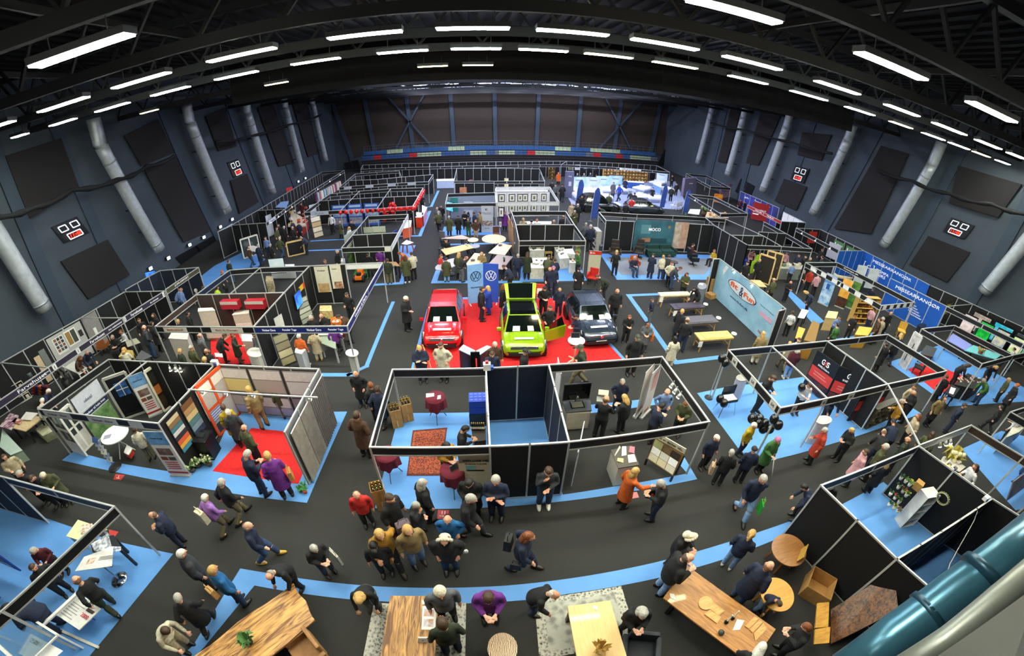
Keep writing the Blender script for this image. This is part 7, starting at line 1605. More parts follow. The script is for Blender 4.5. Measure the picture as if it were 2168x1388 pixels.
board('display_board','tall blue monitor board at the right end of the green booth','display board',gr(16,870,1120),gr(16,950,1060),.8,1.9,mat('1f3f9c',.3,emit=.3,kind='photo',col2='0f1f5c',scale=3),[],.04,0);poly_table('wooden table with leaflets by the orange jacket visitor',pq(16,((830,1185),(960,1195),(915,1150),(830,1150))),.9,OAK,.04);block('white_box','white appliance box beside the tile booth corner','box',pq(16,((290,1145),(355,1150),(360,1115),(300,1110))),.9,.4,WHITE);block('plinth','dark plinth under the white appliance box','plinth',pq(16,((292,1143),(353,1148),(358,1117),(302,1112))),.5,.5,DARK)
poly_table('small white folding table with red legs on the blue patch',pq(16,((975,955),(1035,965),(1110,940),(1030,912))),.7,OFFW,.03,'splay',mat('b8382c',.5))
RB = 'd61c1c';Pq = B['balloon'][1]
for k in range(14):p = Pq['H'].lerp(Pq['B'],.0).lerp(Pq['C'],k/13);balloon('red balloon in the row along the front fascia',Vector((p.x,p.y-.12,2.3)),.17,RB,'red balloons along the front fascia')
for k in range(9):p = Pq['C'].lerp(Pq['D'],k/9);balloon('red balloon in the row along the side fascia',Vector((p.x+.12,p.y,2.3)),.18,RB,'red balloons along the side fascia')
for k in range(16):p = g(*px(16,790+random.uniform(0,130),600),1.2);balloon('red balloon in the big bunch inside the booth',Vector((p.x+random.uniform(-.2,.2),p.y+random.uniform(-.4,.4),random.uniform(.4,2.0))),.2,RB,'red balloons bunched inside the booth')
block('red_counter','orange red counter at the corner of the balloon booth','counter',pq(16,((1130,665),(1195,665),(1220,620),(1140,610))),1.0,1.0,mat('e03c18',.5),WHITE);block('pink_counter','white and pink striped counter right of the red counter','counter',pq(16,((1200,640),(1215,650),(1255,560),(1200,535))),1.0,1.0,mat('b8489c',.5,kind='slat',col2='e0d0dc',scale=4),WHITE);block('red_counter','orange red striped counter behind the green booth fascia','counter',pq(16,((985,790),(1075,770),(1085,700),(1000,700))),.9,.9,mat('d8401c',.5,kind='slat',col2='e87a5a',scale=4),WHITE)
Pf,Pg = Pq['F'],Pq['G']
for i,f in enumerate((.2,.36,.52)):board('poster_board','%s blue energy poster from the left at the blue poster booth' % ords[i],'poster',Pf.lerp(Pg,f)+Vector((0,-1.6,0)),Pf.lerp(Pg,f+.14)+Vector((0,-1.6,0)),.2,2.3,mat('2f5cb8',.5),[(.05,.95,.45,.78,ph('b8c8e0',.5,'5a7ab8',5)),(.1,.9,.86,.96,mat('b8d0f0',.5)),(.05,.95,.1,.4,ph('c8b8a0',.5,'6a86c0',5))],.03,0)
tilerack('slanting rack of pale flooring boards in the blue poster booth',(16,30,900),(16,130,870),1.9,['c8b898','d8ccb0','b89a6a','ddd4c0']);rollup('white fascia shaped banner above the flooring rack',px(16,5,780),px(16,75,760),2.2,mat('d4d6e0',.6))
for i,(a,b_) in enumerate([((15,320,1090),(15,385,1050)),((15,395,1045),(15,455,1000))]):board('house_poster',('left','right')[i]+' tall poster with many house photos at the left end wall','poster',gr(*a),gr(*b_),.25,2.4,mat('cfd4dc',.5),[(.08,.92,.04+.19*k,.2+.19*k,mat(['a07a6a','7a8a9c','b0988a','8a6a60','5a7cc0'][k],.6,kind='photo',col2='c8ccd4',scale=6)) for k in range(5)],.03,-.3)
frame_unit('white window frame on show at the house poster wall',px(15,500,1120),px(15,680,1060),1.7,WF,GL,2,'show_window','window');poly_table('table crowded with white food samples at the house posters',pq(15,((530,1020),(640,1045),(660,990),(560,965))),.9,OFFW,.04);t = frame_unit('pale wooden picture frame leaning on a stand in the left aisle',px(15,985,1100),px(15,1160,1060),1.2,PALE,DARK,1,'garden_pergola','pergola')  # the last one is a plain picture frame of pale wood
for i in range(16):p = g(*px(15,990+random.uniform(0,190),560+random.uniform(0,200)),.9);t = thing('food_packet','red or yellow food packet on the far left stall','food packet',p,0,'food packets on the far left stall');MB().box((0,0,0),(.3,.25,.22)).obj('packet',mat(random.choice(['c8341c','d8b43c','c85a3c','e0d8c8']),.6),t,bevel=.03)
block('stall_counter','red fronted counter of the far left food stall','counter',pq(15,((1000,740),(1120,780),(1190,700),(1010,600))),.85,.85,mat('b02c24',.6),mat('d8c8a8',.6));rollup('white banner beside the black end wall on the far left',px(15,770,880),px(15,830,850),2.0,mat('c8ccd4',.6));sheet('parasol_cloth','pale blue cloth panels lying over the far left booth','cloth',pq(15,((835,560),(960,565),(985,490),(900,500))),1.9,mat('8fb4e0',.8));board('red_sign','red sign panel above the far left booth','sign',gr(15,985,560),gr(15,1050,540),1.6,2.5,mat('d83a34',.5),[],.03,0)
for i in range(22):
    c = random.choice(['d8a88a','c86a5a','8ab0a0','c8c0d0','5a7a9a','e0d8c8','7a4a6a','a84a5a','4a8a80']);x = 1290+i*12;p = g(*px(15,x,455-i*6.5),1.2);t = thing('hanging_garment','coloured garment on the clothes rail of the far left booths','garment',Vector((p.x,p.y,1.75)),0,'garments on the far left rail');MB().box((0,0,-.5),(.35,.5,1.0),taper=.6).obj('cloth',mat(c,.85,kind='fabric',scale=10),t,bevel=.03);MB().tube([(0,0,0),(0,0,.12)],.012,5).obj('hanger',CHROME,t)
t = thing('clothes_rail','long clothes rail of the far left booths','rail',Vector((0,0,0)));p0,p1 = g(*px(15,1280,460),1.2),g(*px(15,1555,312),1.2);t.location = (p0.x,p0.y,0);d = Vector((p1.x-p0.x,p1.y-p0.y,0));MB().tube([(0,0,1.88),d+Vector((0,0,1.88))],.02,6).obj('bar',CHROME,t)
for f in (0,.5,1):MB().tube([d*f,d*f+Vector((0,0,1.88))],.02,6).obj('upright',CHROME,t)
# ------------------------------------------------------------------ middle of the hall
P = B['grey'][1]
GY = mat('8b96ab',.6)
board('display_board','grey blue back wall of the small symbol booth','panel',P['D']+Vector((.1,-.1,0)),P['C']+Vector((-.1,-.1,0)),.1,2.2,GY,[(.03,.2,.3,.95,mat('2f8a80',.5)),],.03,0)
rollup('pale banner with a large dark knot symbol',Z(19,590,640),Z(19,695,640),2.3,mat('aeb8cc',.6),[('&',.5,.36,.5,mat('181c24',.5),.55,.03),('=',.5,.85,.06,mat('202830',.5),.2)])
rollup('white banner with a photo of brown dogs',Z(19,795,690),Z(19,935,690),2.2,mat('b8bdc8',.6),[('E',.42,.87,.07,mat('16201c',.5),.16,.02),('Erhverv & Turisme',.5,.74,.03,mat('3a4450',.5),.8),('bliv frivillig',.5,.69,.03,mat('3a4450',.5),.5),(.05,.95,.22,.42,ph('5a3226',.6,'c8b8b0',9)),(.3,.7,.1,.13,mat('7a8490',.5))])
tv('blue touch screen standing at the symbol booth',gr(19,380,560),gr(19,465,590),1.1,2.0,mat('4aa8f0',.3,emit=.9,kind='photo',col2='7ac4f8',scale=2),off=0,stand=True)
P = B['art'][1];a,b_ = P['E'],P['F']
for i,f in enumerate((.05,.24,.40,.49,.65,.84)):
    for j,z in enumerate((1.55,.55)):
        w_ = .1 if i in (2,3,5) else .12
        wallboard('framed_picture','%s bird picture from the left in the %s row on the white wall' % (ords[i],('upper','lower')[j]),'picture',a,b_,f,f+w_,z,z+.75,mat('1a1612',.5),[(.12,.88,.1,.9,mat('e8e4d8',.6)),(.35,.65,.3,.7,ph('7a8a4a',.6,'4a3a2a',5))],off=.04,t=.03)
P2 = B['art'][1]
for i,(x,y) in enumerate([(1005,500),(1000,385)]):pass
for i,(x0,x1,z) in enumerate([(1000,1065,1.5),(1005,1040,.6)]):board('framed_picture',('tall','small')[i]+' framed picture at the left end of the white picture wall','picture',gr(19,x0,690),gr(19,x1,690),z-.2,z+.7-.3*i,mat('1a1612',.5),[(.12,.88,.1,.9,mat('e4e2dc',.6)),(.4,.6,.3,.7,mat('3a3a32',.6))],.03,0)
poly_table('white cloth covered sales table in the white picture booth',pq(19,((1250,590),(1640,590),(1640,560),(1260,560))),.85,WHITE,.05)
for i,(x,y,c) in enumerate([(545,110,'c88a5a')]):wallboard('wall_picture','orange picture on the black wall behind the symbol booth','picture',B['blackc'][1]['G'],B['blackc'][1]['H'],.12,.3,1.4,2.0,ph('c88a64',.6,'b06a4a',4))
board('dress_form','pink patterned garment hanging at the black wall','garment',gr(19,655,240),gr(19,705,240),.3,1.9,ph('b06a7a',.8,'3a2a34',9),[],.06,.1)
rollup('yellow flower arrangement banner in the black booth',Z(19,1070,200),Z(19,1120,200),1.6,ph('d8c04a',.7,'f0ead8',5));poly_table('white counter at the back of the black booth',pq(19,((960,200),(1600,200),(1590,165),(960,165))),.9,mat('c8cad4',.5),.05)
# dining tables
DT = [('grey beige dining table at the back left',[(305,765),(590,775),(665,765),(560,725)],'b09a86','splay'),('honey coloured dining table with dark bottles',[(365,965),(695,880),(640,830),(305,900)],'d6a868','splay'),('pale dining table at the front with cups',[(600,1085),(745,1110),(840,955),(710,942)],'d8bd90','post'),('pale plank dining table with a dark box',[(878,940),(1080,968),(1165,850),(1015,820)],'dcc29a','splay'),('grey brown dining table behind the emblem banner',[(850,1105),(1050,1140),(1178,985),(985,962)],'9c8880','post')]
for l,q,c,lg in DT:poly_table(l,[px(19,*p) for p in q],.75,mat(c,.5,kind='wood',col2=c,scale=2),.05,lg)
ov = [px(19,395+165*math.cos(k*PI/12)*.95+55*math.sin(k*PI/12)*-.6,1075-78*math.cos(k*PI/12)*.75-55*math.sin(k*PI/12)*.8) for k in range(24)]
poly_table('large oval grey stone dining table',ov,.75,mat('a8a2a6',.4),.05,'none');pc = g(*px(19,395,1075),.75);t = thing('table_pedestal','dark pedestal under the oval grey table','table base',(pc.x,pc.y,0));MB().lathe([(.4,0),(.38,.05),(.12,.1),(.1,.69)],n=20).obj('pedestal',DARK,t,True)
round_table('large round pale dining table',Z(19,945,770),25.5,9.5,.75,mat('dcbf96',.5,kind='wood',col2='cfae82',scale=2),'star');round_table('small round pale table beside the large round one',Z(19,692,782),11.5,4.7,.72,mat('d4bc96',.5),'pedestal');round_table('small round grey table with a dark star foot',Z(19,715,857),10.5,4.4,.6,mat('8d8c94',.5),'star')
for i,(x,y) in enumerate([(610,850),(628,860)]):bottle(g(*px(19,x,y),.76),'dark bottle on the honey coloured dining table','dark bottles on the honey table',)
for i,(x,y,z,l) in enumerate([(690,1035,.76,'dark bowl on the pale front table'),(1020,855,.76,'dark box on the plank table')]):t = thing('bowl',l,'bowl',g(*px(19,x,y),z));MB().lathe([(.08,0),(.16,.06),(.15,.06)],n=14).obj('bowl',DARK,t,True)
plant('small green plant on the grey brown dining table',g(*px(19,1070,1045),.76),.76,.12,.3,'2a2c2a');chair('grey upholstered chair at the back left dining table',g(*px(19,345,740),.5),-.6,'6a6468');chair('dark chair at the oval grey table',g(*px(19,330,880),.5),2.8,'22252a');chair('brown chair behind the round pale table',g(*px(19,975,705),.5),PI,'6a4030')
for i,(a,b_) in enumerate([((19,1140,790),(19,1165,860)),((19,1180,880),(19,1200,960))]):board('tabletop_slab',('first','second')[i]+' wooden tabletop leaning at the left wall of the pottery booth','tabletop',gr(*a),gr(*b_),.05,2.1,mat('c09060',.5,kind='wood',col2='a87a4c',scale=2),[],.06,.05,lean=-.1)
# pottery booth
CL = fb('ddd9c9',.8,6)
def clothtable(label,q,z=.78):
    t = block('draped_table',label,'table',[px(19,*p) for p in q],z,z,CL,mat('e8e4d4',.8),topname='cloth_top');return t
clothtable('white draped table with bowls at the front of the pottery booth',[(1385,1120),(1570,1125),(1585,1000),(1380,1005)]);clothtable('white draped table at the back left of the pottery booth',[(1380,910),(1555,905),(1545,868),(1365,872)]);clothtable('long white draped table with dark bowls at the right',[(1745,1010),(1850,1000),(1785,865),(1675,870)]);clothtable('small white draped table at the right front post',[(1860,1060),(1935,1060),(1930,1005),(1855,1010)]);clothtable('pinkish draped table behind the right front post',[(1830,945),(1925,955),(1895,890),(1800,895)])
chair('pale wooden chair between the draped tables',g(*px(19,1600,920),.5),PI,'c8a870',PALE)
for i in range(30):
    bx = [(1400,1020,170,80),(1690,880,90,100),(1400,880,130,20),(1870,1020,50,25)][i % 4];p = g(*px(19,bx[0]+random.uniform(0,bx[2]),bx[1]+random.uniform(0,bx[3])),.8);t = thing('pottery_bowl','small pottery bowl on the white draped tables','bowl',Vector((p.x,p.y,.78)),0,'pottery bowls on the draped tables');r = random.uniform(.06,.12);MB().lathe([(r*.5,0),(r,r*.7),(r*.9,r*.7),(r*.4,.02)],n=12).obj('bowl',mat(random.choice(['8a8a84','4a4a48','c8c0b0','7a8a8c','30302e']),.4),t,True)
t = thing('parrot_figure','green and yellow plush bird shape hanging at the right post','decoration',g(*px(19,1960,930),1.5));MB().ball((0,0,0),(.2,.16,.3),12).obj('body',fb('7aa04a',.8,9),t,True);MB().ball((0,0,.35),.13,10).obj('head',mat('c8a86a',.8),t,True)
# ------------------------------------------------------------------ beds and far centre
def bed(label,p,rz,head,w=1.6,s=1.2):
    th = thing('box_bed',label,'bed',(p.x,p.y,0),rz);th.scale = (s,s,1);MB().box((0,0,.22),(w,2.0,.34)).obj('base',mat('8a94b0',.7),th,bevel=.03);MB().box((0,0,.5),(w,1.98,.24)).obj('mattress',mat('e8eaf2',.7),th,bevel=.06)
    for sx in (-1,1):MB().box((sx*w*.25,.75,.68),(w*.4,.4,.14)).obj('pillow',WHITE,th,bevel=.05)
    if head:MB().box((0,1.06,1.0),(w*1.0,.08,2.0)).obj('headboard',mat(head,.6,kind='photo',col2='dfe8f4',scale=1),th);MB().box((0,1.01,1.6),(w*.5,.02,.12)).obj('print_block',mat('7a8ab0',.5),th)
for i,(x,y,hd,rz) in enumerate([(445,520,'9cc4ee',0),(620,520,'b4c4e4',-.15),(775,500,'9ccaf0',0),(945,490,'8cc0ee',0),(470,590,None,PI/2),(720,590,None,PI/2),(1270,480,'',-.9),(1240,590,None,-.9),(1440,610,None,PI/2),(1570,480,None,PI/2),(1480,400,'b8d0f0',-.9)]):bed('%s show bed from the left in the bed display' % ords[[0,2,4,5,1,3,7,6,8,10,9][i]],g(*px(24,x,y)),rz,hd)
for i,(x,y,z) in enumerate([(275,540,2.4)]):board('pillar_banner','tall grey violet pillar at the left of the bed display','banner',gr(24,215,555),gr(24,320,555),.05,3.2,mat('5f5f7a',.6),[('Senge',.5,.82,.04,LW,.4),(.35,.7,.45,.62,mat('c8c0d0',.6))],.5,0)
board('pillar_banner','tall grey violet banner at the right of the bed display','banner',gr(24,1790,540),gr(24,1960,520),.05,2.6,mat('77718a',.6),[('Senge',.5,.7,.05,LW,.3)],.4,0)
for i,(x,y,h) in enumerate([(372,670,3.0),(570,885,3.4),(1500,725,3.0),(1810,795,3.0)]):flag('%s blue feather flag from the left near the far cars' % ords[i],g(*px(24,x,y)),h,'2f4f9c',.06,'VOLVO' if False else None)
cabinet_shelf('long wooden bread shelf at the back of the bed display',Z(24,730,330),Z(24,1320,350),2.0,mat('c09a58',.6),4,8,.5,n_items=14,item='bread_loaf',icat='bread',icols=('d8b070','c8985a','e0c48a'),ilabel='loaf on the long wooden bread shelf')
cabinet_shelf('shelf of dark jars at the back left of the bed display',Z(24,0,310),Z(24,85,312),2.0,mat('8a7248',.6),4,3,.4,n_items=4,icols=('6a4a2a','c8a060','3a3028'),ilabel='dark jar on the back left shelf')
block('blue_counter','long blue fronted counter before the bread shelf','counter',pq(24,((1060,350),(1290,365),(1300,345),(1070,335))),1.0,1.0,mat('2f5cb0',.6),mat('dcdcd8',.5));block('white_counter','white counter at the right end of the bread shelf','counter',pq(24,((1420,375),(1530,425),(1535,345),(1440,315))),1.0,1.0,mat('7fa8e0',.6),WHITE)
for i,x in enumerate((300,390,500,610)):board('wall_picture','%s small garment print on the black back wall from the left' % ords[i],'picture',gr(24,x-35,320),gr(24,x+30,320),1.5,2.3,mat(['7a8458','d8d4cc','2a2a2e','34302e'][i],.7),[(.2,.8,.3,.7,mat(['5a6a3a','b8b4ac','c8c8cc','b8b0a8'][i],.7))],.03,0)
for i,(x,y) in enumerate([(1690,680),(1730,690),(1770,680)]):chair('white plastic chair in the row right of the beds',g(*px(24,x,y),.3),.4,'e4e6ee',WHITE,group=None) if False else chair('%s white plastic chair from the left beside the beds' % ords[i],g(*px(24,x,y),.3),.4,'e4e6ee',WHITE)
round_table('small white round table in front of the beds',Z(24,935,645),6,3,.6,WHITE,'pedestal');round_table('glass high table at the end of the blue counter',Z(24,1130,455),6.5,3,1.0,mat('b8c0cc',.2),'x',CHROME)
block('white_counter','white counter with orange decoration at the end of the main aisle','counter',[(925,383),(962,382),(962,378),(925,379)],1.0,1.0,mat('c4d4f0',.6),WHITE)
board('display_board','panel with a dark purple picture in the last booth row','panel',g(858,378),g(892,377),.6,2.3,mat('c8c8dc',.6),[(.1,.7,.3,.8,ph('4a4484',.6,'20203c',5))],.03,0)
for i,(x,y,c,z) in enumerate([(784,358,'c02028',1.6)]):balloon('single red ball decoration in the last booth row',g(x,y,z),.5,c)
# ------------------------------------------------------------------ grandstand
YS = 72.5
def stand_pt(x,y,Y):return onY(x,y,Y)
a,b_ = onY(766,330,YS),onY(1393,330,YS);z_top = (onY(1080,311,YS)).z
def rowz(y):return onY(1080,y,YS).z
SEAT = MB();SEAT.box((0,0,.22),(.42,.08,.44)).box((0,-.2,.02),(.42,.4,.06));seat_me = SEAT.mesh('seat_shell',mat('OBJ',.5,kind='obj',scale=3),bevel=.02)
t = thing('grandstand','grandstand with two seat rows behind the last booths','grandstand',((a.x+b_.x)/2,YS,0));W_ = b_.x-a.x
z1,z2 = rowz(316.5),rowz(325.5)
for k,(z,y,m) in enumerate([(z1-.15,1.1,DARK),(z2-.15,0,DARK)]):MB().box((0,y,z/2),(W_,1.0,z)).obj('tier',mat('1d1c20',.8),t)
for k in range(6):MB().box((0,-.55-.05*k,.35+k*.42),(W_,.06,.1)).obj('bench_edge',mat('3a3034',.6),t)
zr = rowz(299)
for z in (zr,zr-.5):MB().beam((-W_/2,1.7,z),(W_/2,1.7,z),.05).obj('top_rail',mat('6a7280',.4,.6),t)
for k in range(46):x = -W_/2+W_*k/45;MB().beam((x,1.7,z1-.3),(x,1.7,zr),.045).obj('rail_post',mat('6a7280',.4,.6),t)
seqA = 'bbbbbbyyyybbbbbbbbbbbyyyybbbbbbbbbbbbbbbbbbbbbbyyyybbbbbyyyyyyyybbbbbbbbbb';seqB = 'bbbrrbbbbbbbrryyyyyybbbbbbbyyyybbgyyyybbbrryyyyybbbbbbbbggrrbbbbrrbbyyyyyygg'
SC = {'b':('2c5a8c','blue'),'y':('a9b794','pale green'),'r':('c8202a','red'),'g':('6a7078','grey')}
for rw,(seq,z,y) in enumerate(((seqA,z1,1.1),(seqB,z2,0))):
    n = len(seq)
    for k,ch in enumerate(seq):
        s = thing('stadium_seat','%s stadium seat in the %s row of the far grandstand' % (SC[ch][1],('upper','lower')[rw]),'seat',(a.x+W_*(k+.5)/n,YS+y+.1,z-.08),0,'%s grandstand seats, %s row' % (SC[ch][1],('upper','lower')[rw]));link('seat_shell',seat_me,s,SC[ch][0]);s.scale = (W_/n*.92/.42,1,1.5)
# ------------------------------------------------------------------ right side
frame_unit('pale wooden garden frame in the green chair booth',Z(21,540,800),Z(21,680,850),2.1,PALE,mat('2a2620',.5),1,'garden_pergola','pergola');frame_unit('pale wooden garden frame standing farther right',Z(21,615,760),Z(21,760,800),2.1,PALE,mat('3a3228',.5),2,'garden_pergola','pergola')  # two plain frames of pale wood
poly_table('low pale wooden crate frame behind the blue banner',pq(21,((590,860),(665,865),(600,800),(500,795))),.8,PALE,.05)
chair('lime green garden chair in the black booth',g(*px(21,600,610),.6),PI+.3,'a8d818',mat('a8d818',.5),arm=True,s=1.5);block('crate','blue crate in the black booth corner','crate',pq(21,((440,610),(480,615),(490,560),(450,555))),.7,.7,mat('2a3f9c',.5));board('green_strip','bright green garment hanging in the black booth','garment',gr(21,480,770),gr(21,520,760),.3,1.3,mat('a4d41c',.7),[],.05,0)
block('long_counter','long grey green counter full of boxed goods','counter',pq(21,((765,680),(1000,690),(1015,650),(775,635))),.95,.95,mat('767c74',.6),mat('c4c0b0',.6))
for i in range(14):p = g(*px(21,775+i*16,650+random.uniform(-8,14)),.97);t = thing('goods_box','small packed goods on the long grey green counter','goods',p,0,'packed goods on the grey green counter');MB().box((0,0,.09),(.24,.22,.18)).obj('packet',mat(random.choice(['c8c4b0','8a8a7a','d8d4cc','6a7a5a','b8a888']),.6),t,bevel=.02)
rollup('blue diving holiday poster board',Z(21,1160,1015),Z(21,1260,1060),2.2,ph('4a8fd0',.5,'d0e4f4',2),[(.3,.6,.5,.68,mat('2f5fae',.5))]);rollup('orange sunset holiday poster board',Z(21,1325,1050),Z(21,1415,1085),2.1,ph('e08a28',.5,'f4c85a',2),[(0,1,0,.35,ph('2a1a14',.6,'5a3018',3))]);rollup('green tree poster board',Z(21,1430,1060),Z(21,1500,1090),2.0,ph('5a8a3c',.6,'2f5a28',3))
WD = mat('c8933c',.5,kind='slat',col2='8a601c',scale=6)
block('slatted_counter','tall golden slatted counter in the deli row','counter',pq(22,((100,1060),(200,1085),(245,915),(180,880))),1.1,1.1,WD,mat('8a6a38',.5));block('deli_counter','yellow wooden deli counter at the front','counter',pq(22,((580,1010),(700,1020),(745,950),(620,935))),.9,.9,mat('cfa03c',.5,kind='wood',col2='b8862c',scale=3),mat('dcae4a',.5));block('deli_counter','pale deli counter with baskets at the back','counter',pq(22,((300,850),(400,860),(420,800),(330,790))),.9,.9,mat('d8b87c',.5),mat('e0c890',.5));chair('golden wooden folding chair at the blue wall',g(*px(22,1020,970),.5),2.2,'d8a83c',mat('d8a83c',.5));block('litter_bin','dark waste bin before the blue lettered wall','bin',[px(22,1210+42*math.cos(k*PI/5),925+20*math.sin(k*PI/5)) for k in range(10)],.9,.9,mat('2a2c30',.5),mat('0f1012',.4))
cabinet_shelf('golden shelf crowded with deli jars under the striped fascia',Z(22,500,880),Z(22,700,890),1.9,mat('c8a050',.6),5,6,.4,n_items=10,icols=('d8a83c','8a5a1c','e8c86a','5a3a14','c87a2c'),ilabel='golden deli jar on the crowded shelf')
block('glass_case','dark heated glass case beside the slatted counter','display case',pq(22,((20,1040),(70,1050),(110,960),(50,940))),1.3,1.3,mat('15110e',.2),mat('c8843c',.3,emit=1.2));poly_table('white leaflet table with two cards near the banner wall end',pq(22,((40,850),(100,860),(145,785),(80,770))),.9,WHITE,.03)
t = thing('curved_seat','cream curved bench at the blue organiser stand','bench',g(*px(22,480,470),.5));MB().tube([(-.9,.5,.0),(-1.0,.1,.0),(-.6,-.1,.0),(.5,-.5,.0),(1.3,-.9,.0)],.16,10).obj('cushion',fb('d0bf98',.7,5),t,True);MB().tube([(-.9,.5,-.45),(1.3,-.9,-.45)],.12,6).obj('plinth',mat('2a4a8a',.6),t)
for i,(a_,b2) in enumerate([((22,530,590),(22,620,600)),((22,640,620),(22,730,635))]):board('display_board',('left','right')[i]+' pale panel with text behind the deli booth','panel',gr(*a_),gr(*b2),.5,2.2,ph('d0d4d8',.6,'b8c0c8',2),[],.03,0)
Ps = B['screens'][1]
cols_ = [('8a7a70','c8b8a8','misty grey rose'),('1f9ab8','7fd0d8','turquoise sea'),('3a3440','6ab0a0','dark green fantasy'),('c87a4a','2a2018','orange face')]
for i,(c,c2,nm) in enumerate(cols_):
    f = .06+.3*i;A_,B_ = Ps['B'],Ps['D'];wallboard('framed_screen','large %s picture on the black right wall' % nm,'picture',A_,B_,f*.9,f*.9+.24,.5,2.2,mat('0c0c0e',.4),[(.06,.94,.1,.9,mat(c,.4,kind='photo',col2=c2,scale=2.5,emit=.35))],off=.05)
row2 = [('b8a0a0','d8c8c4','pink grey'),('18c83c','0f8a2c','bright green'),('7a8aa8','c8c09a','blue portrait'),('6ad020','e8d0c0','lime face')]
e0,e1 = Ps['E'],Ps['F']
for i,(c,c2,nm) in enumerate(row2):
    q0,q1 = (px(22,1560+i*150,925+i*72),px(22,1680+i*150,985+i*72));board('framed_screen','framed %s picture in the nearer picture row' % nm,'picture',g(*q0,1.0),g(*q1,1.0),.75,2.1,mat('0c0c0e',.4),[(.06,.94,.08,.92,mat(c,.4,kind='photo',col2=c2,scale=2.5,emit=.35))],.05,0)
board('poster_rack','rack of dark and yellow posters at the blue wall end','display board',gr(22,1340,930),gr(22,1480,900),.5,2.2,mat('3a3428',.6),[(.05,.3,.3,.8,mat('c8b81c',.6)),(.36,.66,.2,.9,ph('b8a8a0',.6,'3a302a',6)),(.7,.95,.2,.9,ph('8a7a6a',.6,'2a2420',6))],.04,0)
poly_table('long lavender covered table in the picture booths',pq(22,((1440,1060),(1620,1160),(1680,1110),(1500,1000))),.8,mat('8f9ade',.7),.05);poly_table('turquoise covered table with a large flower print',pq(22,((1610,1160),(1900,1244),(1960,1200),(1690,1110))),.8,mat('7cd0d4',.7),.05);plant('orange flower arrangement on the turquoise table',g(*px(22,1750,1190),.8),.8,.3,.4,'c8603c','5a8a4a',16,'e0703c');plant('reddish fruit basket on the turquoise table',g(*px(22,1850,1160),.8),.8,.25,.3,'8a4a2c','6a3a24',12,'a8482c');board('green_box','small green box panel at the turquoise table','panel',gr(22,1640,1090),gr(22,1710,1120),.8,1.3,mat('1f7a58',.6),[],.05,0)
frame_unit('tall white sculpted panel at the treatment booth',px(10,445,570),px(10,505,625),2.2,mat('d8d6d6',.5),ph('cfcccc',.6,'a8a4a4',3),1,'display_board','panel',extra=[(.3,.4,.2,.4,mat('2a2a2c',.5)),(.5,.6,.6,.75,mat('2a2a2c',.5))])
poly_table('grey massage bed with a dark figure cover',[px(10,*q) for q in ((640,470),(760,500),(800,420),(700,390)) ],.6,mat('3f4246',.6),.1);chair('dark chair on the red carpet of the treatment booth',g(*px(10,630,600),.4),.5,'14161a')
t = block('candle_table','black dotted table full of small candles and pebbles','table',pq(10,((960,750),(1130,790),(1230,720),(1080,650))),.85,.85,ph('15161a',.7,'2a2b30',14),mat('20201f',.6))
for i in range(24):p = g(*px(10,985+random.uniform(0,210),680+random.uniform(-5,60)),.88);t = thing('tea_candle','small pinkish candle on the black dotted table','candle',Vector((p.x,p.y,.85)),0,'candles on the black dotted table');MB().lathe([(.05,0),(.06,.07),(.03,.08)],n=8).obj('wax',mat(random.choice(['e0b8a8','d8d0c4','c88a7a','5a3a34']),.5),t,True)
sheet('leaflet','white sheet on the black table front of the candle stall','leaflet',pq(10,((905,830),(945,845),(970,790),(925,775))),.86,WHITE);poly_table('black side table with the white sheet',pq(10,((860,820),(950,870),(1010,790),(930,750))),.84,mat('15161a',.7),.05)
plant('large cream flower arrangement at the right edge booth',g(*px(12,920,470),1.0),0,.45,1.4,'d8d0c0','c8b84a',26,'efe6b0');poly_table('white table of small gifts at the right edge booth',pq(12,((830,560),(980,640),(1040,590),(900,500))),.9,OFFW,.04)
for i in range(10):p = g(*px(12,780+random.uniform(0,230),500+random.uniform(0,120)),.95);t = thing('gift_item','small wrapped gift on the white table','gift',p,0,'gifts on the white table at the right edge');MB().box((0,0,.03),(.16,.14,.1)).obj('parcel',mat(random.choice(['e8e0d8','c87a5a','d8c04a','6a6a6c']),.6),t,bevel=.02)
board('photo_board','blue and brown landscape photo board at the right picture edge','display board',gr(12,1400,950),gr(12,1600,800),.2,1.0,ph('4a5a8a',.6,'8a7a74',3),[],.04,0,lean=.3)
for i,(x,y) in enumerate([(785,350),(845,335),(890,318)]):spot('%s bright spotlight from the left on the pale fascia at the right edge' % ords[i],g(*px(12,x,y),2.3),(.2,-.5,-.8),e=24)
block('white_counter','white counter with a round blue emblem at the right edge','counter',pq(12,((1440,300),(1560,250),(1620,200),(1500,200))),1.05,1.05,mat('b8b4a8',.5),mat('d8d2c2',.5));t = thing('round_sign','round blue emblem on the white counter at the right edge','sign',g(*px(12,1530,305),.8));MB().lathe([(.2,-.01),(.2,.01)],n=24,M=Matrix.Rotation(PI/2,4,'X')).obj('disc',mat('2060b0',.5),t)
Pr = B['rightrow'][1]
for i,f in enumerate((.38,.66)):wallboard('wall_sign',('left','right')[i]+' green sign on the black right wall row','sign',Pr['B'],Pr['C'],f,f+.24,1.5,2.2,mat('4f7a4a',.6),[(.1,.2,.3,.7,WHITE),('FRISKO',.58,.5,.2,LW,.5)])
